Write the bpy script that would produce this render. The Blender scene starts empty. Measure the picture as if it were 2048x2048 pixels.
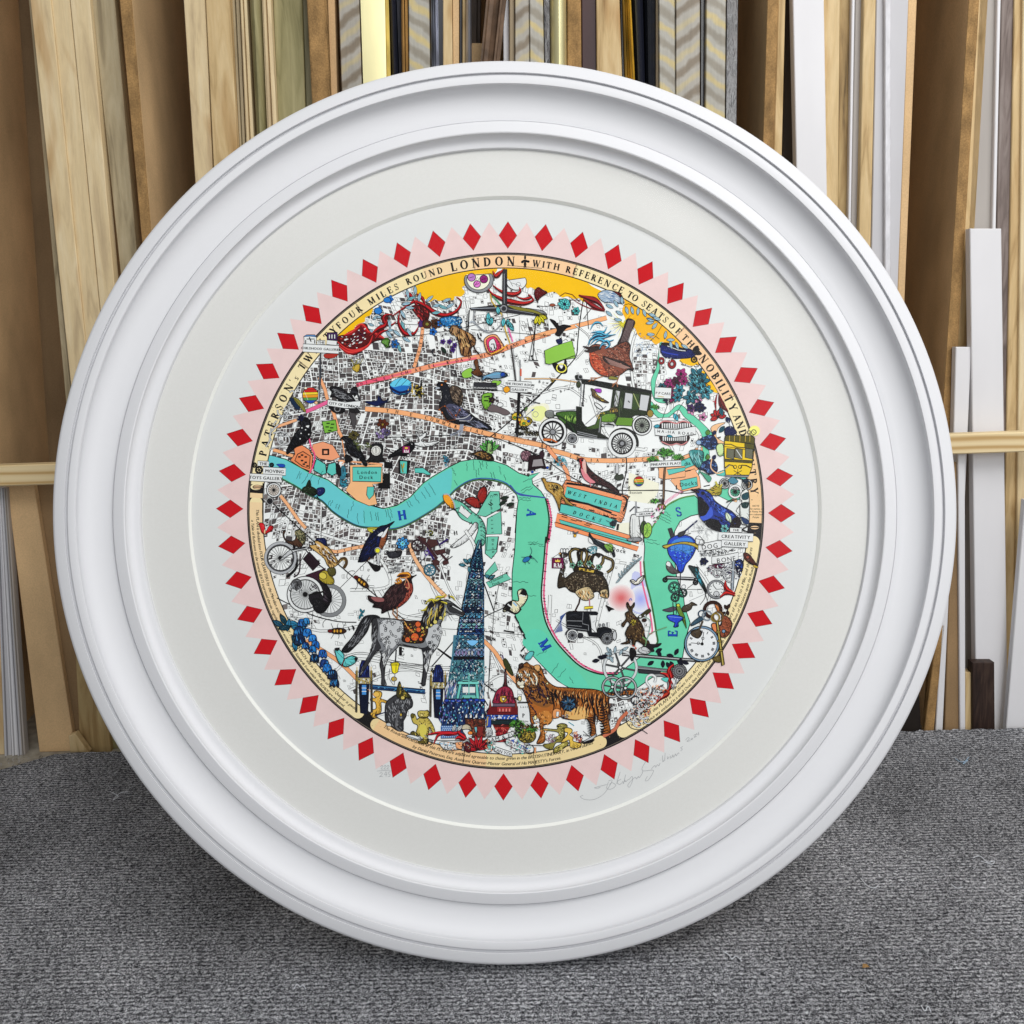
import bpy, math, random
from math import sin, cos, pi, radians, atan2, sqrt
from mathutils import Vector, Matrix
from mathutils.geometry import tessellate_polygon
random.seed(7)
SC = bpy.context.scene
COL = SC.collection
# ------------------------------------------------------------------ camera numbers
F = 1890.0                    # focal length in pixels of a 2048 picture
PITCH = radians(18.0); ROLL = radians(-1.4)
D = 1.15                      # camera to the face of the frame
RO = 903.5                    # outer radius of the frame in picture pixels
MM = D / F
CX, CY = 1009.5, 1025.5       # centre of the frame
BACK = 0.045                  # how deep the frame is
H = D*sin(PITCH) + RO*MM*cos(PITCH) + BACK*sin(PITCH) + 0.0015
ROT = Matrix.Rotation(pi/2 - PITCH, 3, 'X') @ Matrix.Rotation(ROLL, 3, 'Z')
CAM = Vector((0, 0, H))

def ray(px, py):
    return ROT @ Vector(((px-1024)/F, (1024-py)/F, -1.0))

def lin(c):
    c = c/255.0
    return c/12.92 if c <= 0.04045 else ((c+0.055)/1.055)**2.4

def rgb(r, g, b, k=1.0):
    return (min(.95, lin(r)*k), min(.95, lin(g)*k), min(.95, lin(b)*k), 1)

# ------------------------------------------------------------------ materials
def new_mat(name):
    m = bpy.data.materials.new(name); m.use_nodes = True
    nt = m.node_tree; b = nt.nodes['Principled BSDF']
    return m, nt, b

def node(nt, kind, **kw):
    n = nt.nodes.new(kind)
    for k, v in kw.items():
        if k.startswith('i_'):
            key = k[2:]
            key = int(key) if key.isdigit() else key.replace('_', ' ')
            n.inputs[key].default_value = v
        else:
            setattr(n, k, v)
    return n

def ramp(nt, stops):
    r = nt.nodes.new('ShaderNodeValToRGB')
    e = r.color_ramp.elements
    e[0].position, e[0].color = stops[0][0], stops[0][1]
    e[1].position, e[1].color = stops[-1][0], stops[-1][1]
    for p, c in stops[1:-1]:
        x = e.new(p); x.color = c
    return r

def coords(nt, scale, rot=(0, 0, 0)):
    tc = nt.nodes.new('ShaderNodeTexCoord'); oi = nt.nodes.new('ShaderNodeObjectInfo')
    mul = node(nt, 'ShaderNodeVectorMath', operation='MULTIPLY_ADD')
    comb = nt.nodes.new('ShaderNodeCombineXYZ')
    m10 = node(nt, 'ShaderNodeMath', operation='MULTIPLY'); m10.inputs[1].default_value = 7.3
    nt.links.new(oi.outputs['Random'], m10.inputs[0])
    for i in range(3): nt.links.new(m10.outputs[0], comb.inputs[i])
    mul.inputs[1].default_value = (1, 1, 1)
    nt.links.new(tc.outputs['Object'], mul.inputs[0]); nt.links.new(comb.outputs[0], mul.inputs[2])
    mp = nt.nodes.new('ShaderNodeMapping'); mp.inputs['Scale'].default_value = scale
    mp.inputs['Rotation'].default_value = rot
    nt.links.new(mul.outputs[0], mp.inputs['Vector'])
    return mp.outputs[0]

MATS = {}
def wood(name, dark, mid, light, rough=.6, grain=1.0, knots=True):
    m, nt, b = new_mat(name)
    v = coords(nt, (34, 34, 1.3))
    n1 = node(nt, 'ShaderNodeTexNoise', i_Scale=1.6*grain, i_Detail=7.0, i_Roughness=.55, i_Distortion=.9)
    nt.links.new(v, n1.inputs['Vector'])
    r = ramp(nt, [(.25, dark), (.47, mid), (.72, light)])
    nt.links.new(n1.outputs['Fac'], r.inputs[0])
    v2 = coords(nt, (330, 330, 5))
    n2 = node(nt, 'ShaderNodeTexNoise', i_Scale=1.0, i_Detail=5.0, i_Roughness=.7)
    nt.links.new(v2, n2.inputs['Vector'])
    mx = node(nt, 'ShaderNodeMixRGB', blend_type='MULTIPLY', i_Fac=.27)
    nt.links.new(r.outputs[0], mx.inputs[1]); nt.links.new(n2.outputs['Fac'], mx.inputs[2])
    v3 = coords(nt, (9, 9, 2.2))
    n3 = node(nt, 'ShaderNodeTexNoise', i_Scale=1.3, i_Detail=2.0, i_Distortion=1.5)
    nt.links.new(v3, n3.inputs['Vector'])
    r3 = ramp(nt, [(.60, (1, 1, 1, 1)), (.72, (.74, .62, .5, 1))])
    nt.links.new(n3.outputs['Fac'], r3.inputs[0])
    mx2 = node(nt, 'ShaderNodeMixRGB', blend_type='MULTIPLY', i_Fac=.9 if knots else .2)
    nt.links.new(mx.outputs[0], mx2.inputs[1]); nt.links.new(r3.outputs[0], mx2.inputs[2])
    nt.links.new(mx2.outputs[0], b.inputs['Base Color'])
    bp = node(nt, 'ShaderNodeBump', i_Strength=.15, i_Distance=.001)
    nt.links.new(n2.outputs['Fac'], bp.inputs['Height']); nt.links.new(bp.outputs[0], b.inputs['Normal'])
    b.inputs['Roughness'].default_value = rough
    b.inputs['Specular IOR Level'].default_value = .3
    MATS[name] = m
    return m

def plain(name, c, rough=.6, metal=0.0, spec=.3, var=.12, scale=(18, 18, 5), bump=0.0, fine=0.0):
    m, nt, b = new_mat(name)
    v = coords(nt, scale)
    n1 = node(nt, 'ShaderNodeTexNoise', i_Scale=1.0, i_Detail=5.0)
    nt.links.new(v, n1.inputs['Vector'])
    lo = tuple(max(0, x*(1-var*1.6)) for x in c[:3])+(1,); hi = tuple(min(1, x*(1+var)) for x in c[:3])+(1,)
    r = ramp(nt, [(.3, lo), (.7, hi)])
    nt.links.new(n1.outputs['Fac'], r.inputs[0])
    out = r.outputs[0]
    if fine:
        v2 = coords(nt, (420, 420, 420))
        n2 = node(nt, 'ShaderNodeTexNoise', i_Scale=1.0, i_Detail=2.0)
        nt.links.new(v2, n2.inputs['Vector'])
        r2 = ramp(nt, [(.3, (1-fine,)*3+(1,)), (.7, (1, 1, 1, 1))])
        nt.links.new(n2.outputs['Fac'], r2.inputs[0])
        mx = node(nt, 'ShaderNodeMixRGB', blend_type='MULTIPLY', i_Fac=1.0)
        nt.links.new(out, mx.inputs[1]); nt.links.new(r2.outputs[0], mx.inputs[2]); out = mx.outputs[0]
    nt.links.new(out, b.inputs['Base Color'])
    if bump:
        bp = node(nt, 'ShaderNodeBump', i_Strength=bump, i_Distance=.002)
        nt.links.new(n1.outputs['Fac'], bp.inputs['Height']); nt.links.new(bp.outputs[0], b.inputs['Normal'])
    b.inputs['Roughness'].default_value = rough; b.inputs['Metallic'].default_value = metal
    b.inputs['Specular IOR Level'].default_value = spec
    MATS[name] = m
    return m

def washed(name, base, dark, gold, lean):
    """distressed moulding finish: slanting worn bands over a pale ground"""
    m, nt, b = new_mat(name)
    v = coords(nt, (1, 1, 1), (0, lean, 0))
    w = node(nt, 'ShaderNodeTexWave', i_Scale=8.5, i_Distortion=1.1, i_Detail=3.0)
    w.bands_direction = 'Z'; w.inputs['Detail Scale'].default_value = 6.0
    nt.links.new(v, w.inputs['Vector'])
    n = node(nt, 'ShaderNodeTexNoise', i_Scale=11.0, i_Detail=5.0, i_Roughness=.65); nt.links.new(v, n.inputs['Vector'])
    r = ramp(nt, [(.05, dark), (.35, base), (.75, base), (1.0, gold)])
    nt.links.new(w.outputs['Fac'], r.inputs[0])
    r2 = ramp(nt, [(.35, (.78, .78, .78, 1)), (.6, (1.0, 1.0, 1.0, 1))]); nt.links.new(n.outputs['Fac'], r2.inputs[0])
    mx = node(nt, 'ShaderNodeMixRGB', blend_type='MULTIPLY', i_Fac=.75)
    nt.links.new(r.outputs[0], mx.inputs[1]); nt.links.new(r2.outputs[0], mx.inputs[2])
    v2 = coords(nt, (300, 300, 4)); n2 = node(nt, 'ShaderNodeTexNoise', i_Scale=1.0, i_Detail=2.0); nt.links.new(v2, n2.inputs['Vector'])
    mx2 = node(nt, 'ShaderNodeMixRGB', blend_type='MULTIPLY', i_Fac=.3)
    nt.links.new(mx.outputs[0], mx2.inputs[1]); nt.links.new(n2.outputs['Fac'], mx2.inputs[2])
    nt.links.new(mx2.outputs[0], b.inputs['Base Color'])
    b.inputs['Roughness'].default_value = .5
    MATS[name] = m
    return m

wood('pine_pale', rgb(206, 182, 144), rgb(238, 214, 168), rgb(250, 230, 190))
wood('pine_warm', rgb(168, 136, 88), rgb(222, 192, 140), rgb(240, 214, 166))
wood('pine_knotty', rgb(96, 76, 46), rgb(176, 146, 98), rgb(208, 182, 130))
wood('pine_grey', rgb(132, 118, 92), rgb(186, 170, 136), rgb(206, 192, 160))
wood('tulipwood', rgb(108, 102, 64), rgb(160, 152, 108), rgb(186, 176, 132), knots=False)
wood('tulipwood_dull', rgb(104, 100, 74), rgb(142, 136, 106), rgb(168, 160, 128), knots=False)
wood('mauve_oak', rgb(96, 84, 78), rgb(136, 122, 116), rgb(158, 146, 140), grain=2, knots=False)
wood('walnut', rgb(30, 20, 18), rgb(56, 40, 34), rgb(78, 60, 50), grain=2, knots=False)
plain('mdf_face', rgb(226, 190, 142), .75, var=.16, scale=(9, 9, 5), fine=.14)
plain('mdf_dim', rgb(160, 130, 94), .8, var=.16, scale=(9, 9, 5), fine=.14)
plain('mdf_edge', rgb(176, 138, 88), .85, var=.22, scale=(60, 60, 30), fine=.35)
plain('white_primed', rgb(232, 231, 233), .5, var=.02)
plain('white_dull', rgb(200, 199, 202), .55, var=.03)
plain('grey_pale', rgb(176, 170, 164), .55, var=.04)
plain('taupe', rgb(112, 104, 96), .6, var=.08)
plain('film_white', rgb(214, 213, 217), .25, var=.1, scale=(90, 90, 40), bump=.6, spec=.6)
plain('gold_bright', rgb(255, 240, 186), .42, metal=.8, var=.06, scale=(30, 30, 8))
plain('gold_old', rgb(214, 186, 100), .45, metal=.8, var=.3, scale=(60, 60, 14))
plain('gold_brown', rgb(140, 104, 54), .5, metal=.5, var=.35, scale=(60, 60, 14))
plain('silver', rgb(196, 198, 206), .35, metal=.8, var=.25, scale=(60, 60, 14))
plain('black_gloss', rgb(34, 36, 42), .22, var=.2, spec=.6)
plain('navy_gloss', rgb(30, 32, 44), .25, var=.2, spec=.7)
plain('maroon', rgb(62, 38, 38), .4, var=.15)
plain('brown_leather', rgb(112, 88, 68), .55, var=.3, scale=(50, 50, 50), bump=.4)
plain('brown_dark', rgb(72, 56, 44), .55, var=.3, scale=(50, 50, 20))
plain('film_black', rgb(58, 52, 50), .18, var=.5, scale=(120, 120, 30), bump=1.0, spec=.9)
plain('beige', rgb(178, 160, 130), .6, var=.08)
plain('dark_gap', rgb(38, 32, 28), .9, var=.1)
plain('concrete', rgb(168, 160, 144), .9, var=.2, scale=(60, 60, 60), bump=.5)
washed('washed_grey', rgb(186, 180, 168), rgb(142, 128, 108), rgb(204, 190, 150), .6)
washed('washed_gold', rgb(190, 186, 174), rgb(160, 152, 136), rgb(220, 200, 140), -.6)

# ------------------------------------------------------------------ object helpers
def mesh_obj(name, verts, faces, mat=None, parent=None, smooth=False, sharp=None, loc=None):
    me = bpy.data.meshes.new(name)
    me.from_pydata([tuple(v) for v in verts], [], faces); me.update()
    if smooth:
        me.polygons.foreach_set('use_smooth', [True]*len(me.polygons))
        if sharp is not None: me.set_sharp_from_angle(angle=sharp)
    if mat: me.materials.append(mat)
    o = bpy.data.objects.new(name, me); COL.objects.link(o)
    if parent: o.parent = parent
    if loc is not None: o.location = loc
    return o

def tag(o, label, cat, group=None):
    o['label'] = label; o['category'] = cat
    if group: o['group'] = group
    return o

def structure(o):
    o['kind'] = 'structure'; return o

# the rack is a plane that starts just behind the bench and leans back a little
LEAN = radians(6.5)
RN = Vector((0, -cos(LEAN), sin(LEAN)))       # its normal, towards the camera
RY = 1.53
def on_rack(px, py, d=0.0):
    """point of the rack face (d metres further back) seen at that place of the photograph"""
    r = ray(px, py); p0 = Vector((0, RY, 0)) - RN*d
    t = (p0 - CAM).dot(RN) / r.dot(RN)
    return CAM + r*t
LEDGE = -0.03
def at_z(a, b, z):
    t = (z - a.z)/(b.z - a.z); return a + (b - a)*t

def bevel_box(front, back, bev=.0012):
    """front = 4 points counter-clockwise seen from the camera, back = the same moved away"""
    c = sum(front, Vector())/4
    def ins(p, q):   # inset front corners for a small arris
        d = (c - p); return p
    a, b2, c2, d2 = front
    ux = (b2 - a).normalized(); uy = (d2 - a).normalized()
    n = (front[0]-back[0]).normalized()
    fi = [a+ux*bev+uy*bev, b2-ux*bev+uy*bev, c2-ux*bev-uy*bev, d2+ux*bev-uy*bev]
    mid = [p - n*bev for p in front]
    v = fi + mid + list(back)
    f = [(0, 1, 2, 3)]
    for i in range(4):
        j = (i+1) % 4
        f.append((i, 4+i, 4+j, j)); f.append((4+i, 8+i, 8+j, 4+j))
    f.append((11, 10, 9, 8))
    return v, f

def board(name, x0, x1, bx0, bx1, by, mat, label, cat='moulding length', d=0.0, thick=.02, top=1.9,
          bottom=LEDGE, ytop=None, group=None, ridges=None, ty=0, rot=0):
    """a length of stock standing in the rack: left/right edges x0,x1 at height ty of the photo and bx0,bx1 at by"""
    L = (on_rack(x0, ty, d), on_rack(bx0, by, d)); R = (on_rack(x1, ty, d), on_rack(bx1, by, d))
    if ytop is None:
        tl, tr = at_z(L[0], L[1], top), at_z(R[0], R[1], top)
    else:
        tl, tr = L[0], R[0]
    bl, br = at_z(L[0], L[1], bottom), at_z(R[0], R[1], bottom)
    back = [p - RN*thick for p in (bl, br, tr, tl)]
    org = (bl+br)/2 - RN*thick/2
    if not ridges:
        v, f = bevel_box([bl, br, tr, tl], back)
    else:      # a profiled moulding: ridges = [(position across 0..1, height in metres)]
        v, f = [], []
        n = len(ridges)
        for (lo, hi) in ((0, 1),):
            for (pl, pr) in ((bl, br), (tl, tr)):
                for (u, h) in ridges: v.append(pl + (pr-pl)*u + RN*(h - thick*.35))
                v.append(pr - RN*thick); v.append(pl - RN*thick)
        m = n+2
        for i in range(m):
            j = (i+1) % m
            f.append((i, j, m+j, m+i))
        f.append(tuple(range(m))[::-1]); f.append(tuple(range(m, 2*m)))
    o = mesh_obj(name, [p-org for p in v], f, MATS[mat], loc=org, smooth=bool(ridges), sharp=radians(35))
    tag(o, label, cat, group)
    return o
# ------------------------------------------------------------------ the drawing kit for the printed map
PD = 0.0265                       # the paper lies this far behind the face of the frame
PS = (D + PD)/F
LAY = 7e-6
class Art:
    def __init__(s):
        s.v, s.f, s.c = [], [], []
        s.ox = s.oy = 0.0; s.sc = 1.0; s.z = 10; s.clip = None
    def T(s, ox=0, oy=0, sc=0.18116, z=None):
        s.ox, s.oy, s.sc = ox, oy, sc
        if z is not None: s.z = z
    def xy(s, x, y):
        X = s.ox + x*s.sc; Y = s.oy + y*s.sc
        return X, Y
    def add(s, pts, tris, col, bump=0):
        z = (s.z + bump + random.random()*.8)*LAY
        b = len(s.v)
        for X, Y in pts: s.v.append(((X-1024)*PS, (1024-Y)*PS, z))
        for t in tris:
            s.f.append(tuple(b+i for i in t)); s.c.append(col)
A = Art()
PAL = {'k': (26, 24, 26), 'w': (226, 228, 228), 'g': (100, 92, 92), 'tq': (92, 196, 184), 'gr': (104, 206, 168), 'or': (240, 168, 116),
       'pk': (232, 96, 124), 'red': (186, 30, 36), 'dred': (104, 26, 28), 'yel': (248, 190, 22), 'bl': (30, 74, 176), 'nv': (24, 34, 84),
       'sky': (96, 178, 214), 'lb': (160, 196, 214), 'teal': (52, 150, 172), 'br': (112, 66, 38), 'dbr': (58, 36, 30), 'tan': (206, 152, 88),
       'gold': (196, 164, 60), 'olive': (130, 124, 50), 'gn': (90, 138, 54), 'dgn': (34, 52, 30), 'lime': (140, 194, 74), 'mag': (150, 34, 104),
       'pur': (88, 50, 120), 'gy': (140, 142, 146), 'lg': (196, 198, 200), 'dg': (56, 56, 62), 'cream': (236, 214, 164), 'peach': (238, 190, 144),
       'lc': (238, 236, 214), 'sil': (168, 176, 186), 'rust': (150, 66, 40), 'lp': (222, 150, 190)}
def C_(c):
    if isinstance(c, str): c = PAL[c]
    k = 1.08 if max(c) > 120 else .8
    return rgb(*c, k)
def nums(s):
    if isinstance(s, str):
        a = [float(t) for t in s.replace(',', ' ').split()]
        return list(zip(a[::2], a[1::2]))
    return list(s)
def cr(p, closed, n=4):
    out = []; m = len(p)
    rng = range(m if closed else m-1)
    for i in rng:
        if closed: a, b, c, d = p[(i-1) % m], p[i], p[(i+1) % m], p[(i+2) % m]
        else: a, b, c, d = p[max(i-1, 0)], p[i], p[i+1], p[min(i+2, m-1)]
        for k in range(n):
            t = k/n; t2 = t*t; t3 = t2*t
            out.append(tuple(.5*((2*b[j]) + (-a[j]+c[j])*t + (2*a[j]-5*b[j]+4*c[j]-d[j])*t2 + (-a[j]+3*b[j]-3*c[j]+d[j])*t3) for j in (0, 1)))
    if not closed: out.append(p[-1])
    return out
def fill(q, col, bump=0):
    tr = tessellate_polygon([[Vector((x, y, 0)) for x, y in q]])
    A.add(q, tr, col, bump)
def P(s, c, o=0, sm=1, oc='k', up=1):
    """filled shape, with an outline o wide"""
    p = nums(s)
    if sm: p = cr(p, True)
    fill([A.xy(*t) for t in p], C_(c))
    A.z += up
    if o:
        K(p, o*1.25, oc, 0, True)
        if sm and o >= 5 and A.sc < .5: engrave(p, c)
def engrave(p, c):
    """short strokes running in from the outline, longer on the shaded side, with a few lights opposite"""
    if isinstance(c, str): c = PAL[c]
    n = len(p); cx = sum(t[0] for t in p)/n; cy = sum(t[1] for t in p)/n
    if max(t[0] for t in p)-min(t[0] for t in p) < 34: return
    dk = tuple(v*.42 for v in c) if max(c) > 60 else (8, 8, 10); lt = tuple(v+(255-v)*.5 for v in c)
    for i in range(n):
        (ax, ay), (bx, by) = p[i], p[(i+1) % n]; l = sqrt((bx-ax)**2+(by-ay)**2); m = max(1, int(l/15))
        for k in range(m):
            x, y = ax+(bx-ax)*k/m, ay+(by-ay)*k/m; dx, dy = cx-x, cy-y; d = sqrt(dx*dx+dy*dy) or 1
            nx, ny = dx/d, dy/d; s = -(nx*.6+ny*.8)
            u = random.uniform(.12, .3)*(1.25+s) if s > -.6 else .1
            e = min(70, d*u); a = random.uniform(-.5, .5)
            x1, y1 = x+(nx-a*ny)*e, y+(ny+a*nx)*e
            if inside(p, x1, y1): K([(x, y), (x1, y1)], 8, dk, 0, False, 1.5)
            if s < -.2 and random.random() < .5:
                q, r = random.uniform(.2, .6)*d, random.uniform(8, 22)
                if inside(p, x+nx*q, y+ny*q) and inside(p, x+nx*(q+r), y+ny*(q+r)): K([(x+nx*q, y+ny*q), (x+nx*(q+r), y+ny*(q+r))], 6, lt, 0, False, True)
    A.z += 1
def K(s, w, c='k', sm=0, closed=False, taper=False):
    """line w wide"""
    p = nums(s)
    if sm: p = cr(p, closed)
    q = [A.xy(*t) for t in p]
    q = [t for i, t in enumerate(q) if i == 0 or (abs(t[0]-q[i-1][0])+abs(t[1]-q[i-1][1])) > 1e-4]
    if closed and len(q) > 2 and abs(q[0][0]-q[-1][0])+abs(q[0][1]-q[-1][1]) < 1e-4: q.pop()
    m = len(q)
    if m < 2: return
    hw = w*A.sc/2; L, R = [], []
    for i in range(m):
        a = q[(i-1) % m] if (closed or i) else q[i]; b = q[(i+1) % m] if (closed or i < m-1) else q[i]
        dx, dy = b[0]-a[0], b[1]-a[1]; l = sqrt(dx*dx+dy*dy) or 1
        h = hw*(1-abs(2*i/(m-1)-1)*.85) if taper is True else (hw*(1-.9*i/(m-1)) if taper == 1.5 else hw)
        nx, ny = -dy/l*h, dx/l*h
        L.append((q[i][0]+nx, q[i][1]+ny)); R.append((q[i][0]-nx, q[i][1]-ny))
    pts = L+R; tr = []
    for i in range(m if closed else m-1):
        j = (i+1) % m
        tr += [(i, j, m+j), (i, m+j, m+i)]
    A.add(pts, tr, C_(c), 1)
def ellp(x, y, rx, ry, rot=0, a0=0, a1=360, n=28):
    r = radians(rot); out = []
    for i in range(n+1 if a1-a0 < 360 else n):
        t = radians(a0+(a1-a0)*i/n)
        u, v = rx*cos(t), ry*sin(t)
        out.append((x+u*cos(r)-v*sin(r), y+u*sin(r)+v*cos(r)))
    return out
def E(x, y, rx, ry, c, o=0, rot=0, up=1):
    P(ellp(x, y, rx, ry, rot), c, o, 0, up=up)
def RG(x, y, r, w, c='k'):
    K(ellp(x, y, r, r), w, c, 0, True)
def AR(x, y, rx, ry, a0, a1, w, c='k', rot=0):
    K(ellp(x, y, rx, ry, rot, a0, a1, 16), w, c)
def inside(p, x, y):
    r = False; j = len(p)-1
    for i in range(len(p)):
        if (p[i][1] > y) != (p[j][1] > y) and x < (p[j][0]-p[i][0])*(y-p[i][1])/(p[j][1]-p[i][1])+p[i][0]: r = not r
        j = i
    return r
def HT(s, c, n, ln, ang, w=5, spread=15, up=1):
    """engraver's strokes scattered inside a shape"""
    p = cr(nums(s), True, 3)
    xs = [t[0] for t in p]; ys = [t[1] for t in p]
    cs = c if isinstance(c, list) else [c]
    k = 0; tries = 0
    while k < n and tries < n*12:
        tries += 1
        x, y = random.uniform(min(xs), max(xs)), random.uniform(min(ys), max(ys))
        a = radians(ang+random.uniform(-spread, spread)); l = ln*random.uniform(.6, 1.2)/2
        if inside(p, x, y) and inside(p, x+cos(a)*l, y+sin(a)*l) and inside(p, x-cos(a)*l, y-sin(a)*l):
            bx, by = x-sin(a)*l*.2, y+cos(a)*l*.2
            K([(x-cos(a)*l, y-sin(a)*l), (bx, by), (x+cos(a)*l, y+sin(a)*l)], w*random.uniform(1.0, 1.9), random.choice(cs), 0, False, True)
            k += 1
    A.z += up
def WH(x, y, r, n, tc, tw, c='k', hub=.14, back=None, ry=None, sw=6):
    if back: E(x, y, r, r, back)
    for i in range(n):
        t = 2*pi*i/n+.2
        K([(x, y), (x+(r-tw/2)*cos(t), y+(r-tw/2)*sin(t))], sw, c)
    A.z += 1
    RG(x, y, r-tw/2, tw, tc); RG(x, y, r, 9, 'k'); RG(x, y, r-tw, 9, c)
    A.z += 1
    E(x, y, r*hub, r*hub, c)
def LEAF(x, y, ln, wd, ang, c, o=4):
    a = radians(ang); ux, uy = cos(a), sin(a)
    P([(x, y), (x+ux*ln*.5-uy*wd/2, y+uy*ln*.5+ux*wd/2), (x+ux*ln, y+uy*ln), (x+ux*ln*.5+uy*wd/2, y+uy*ln*.5-ux*wd/2)], c, o)
    K([(x, y), (x+ux*ln*.8, y+uy*ln*.8)], o*.8, 'k')
def FL(x, y, r, n, c, cc='gold', o=4, wd=.7):
    for i in range(n):
        LEAF(x, y, r*random.uniform(.85, 1.1), r*wd, 360*i/n+random.uniform(-8, 8), c, o)
    E(x, y, r*.2, r*.2, cc, o)

# ------------------------------------------------------------------ lettering
_tx = {}
def sans(ch):
    if ch not in _tx:
        cu = bpy.data.curves.new('t', 'FONT'); cu.body = ch; cu.size = 1; cu.resolution_u = 3
        o = bpy.data.objects.new('t', cu); COL.objects.link(o)
        bpy.context.view_layer.update()
        dg = bpy.context.evaluated_depsgraph_get(); me = bpy.data.meshes.new_from_object(o.evaluated_get(dg))
        v = [(q.co.x, q.co.y) for q in me.vertices]; me.calc_loop_triangles()
        f = [tuple(t.vertices) for t in me.loop_triangles]
        bpy.data.objects.remove(o); bpy.data.curves.remove(cu); bpy.data.meshes.remove(me)
        x1 = max([q[0] for q in v]) if v else .28; x0 = min([q[0] for q in v]) if v else 0
        _tx[ch] = ([((q[0]-x0), q[1]) for q in v], f, x1-x0)
    return _tx[ch]
# a Roman capital letter face drawn with thick stems, thin hairlines and serifs
TH, TN, SF = .23, .10, .07
def _stem(x, y0=0, y1=1, w=TH, s=.15):
    o = [[(x-w/2, y0), (x+w/2, y0), (x+w/2, y1), (x-w/2, y1)]]
    if y0 == 0: o.append([(x-s, 0), (x+s, 0), (x+s, SF), (x-s, SF)])
    if y1 == 1: o.append([(x-s, 1-SF), (x+s, 1-SF), (x+s, 1), (x-s, 1)])
    return o
def _ln(x0, y0, x1, y1, w):
    dx, dy = x1-x0, y1-y0; l = sqrt(dx*dx+dy*dy); nx, ny = -dy/l*w/2, dx/l*w/2
    return [[(x0+nx, y0+ny), (x0-nx, y0-ny), (x1-nx, y1-ny), (x1+nx, y1+ny)]]
def _sr(x, y, s=.13): return [[(x-s, y), (x+s, y), (x+s, y+SF), (x-s, y+SF)]]
def _arc(x, y, rx, ry, a0, a1, wx=TH, wy=TN, n=14):
    o = []
    for i in range(n):
        t0, t1 = radians(a0+(a1-a0)*i/n), radians(a0+(a1-a0)*(i+1)/n)
        o.append([(x+rx*cos(t0), y+ry*sin(t0)), (x+rx*cos(t1), y+ry*sin(t1)), (x+(rx-wx)*cos(t1), y+(ry-wy)*sin(t1)), (x+(rx-wx)*cos(t0), y+(ry-wy)*sin(t0))])
    return o
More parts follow.
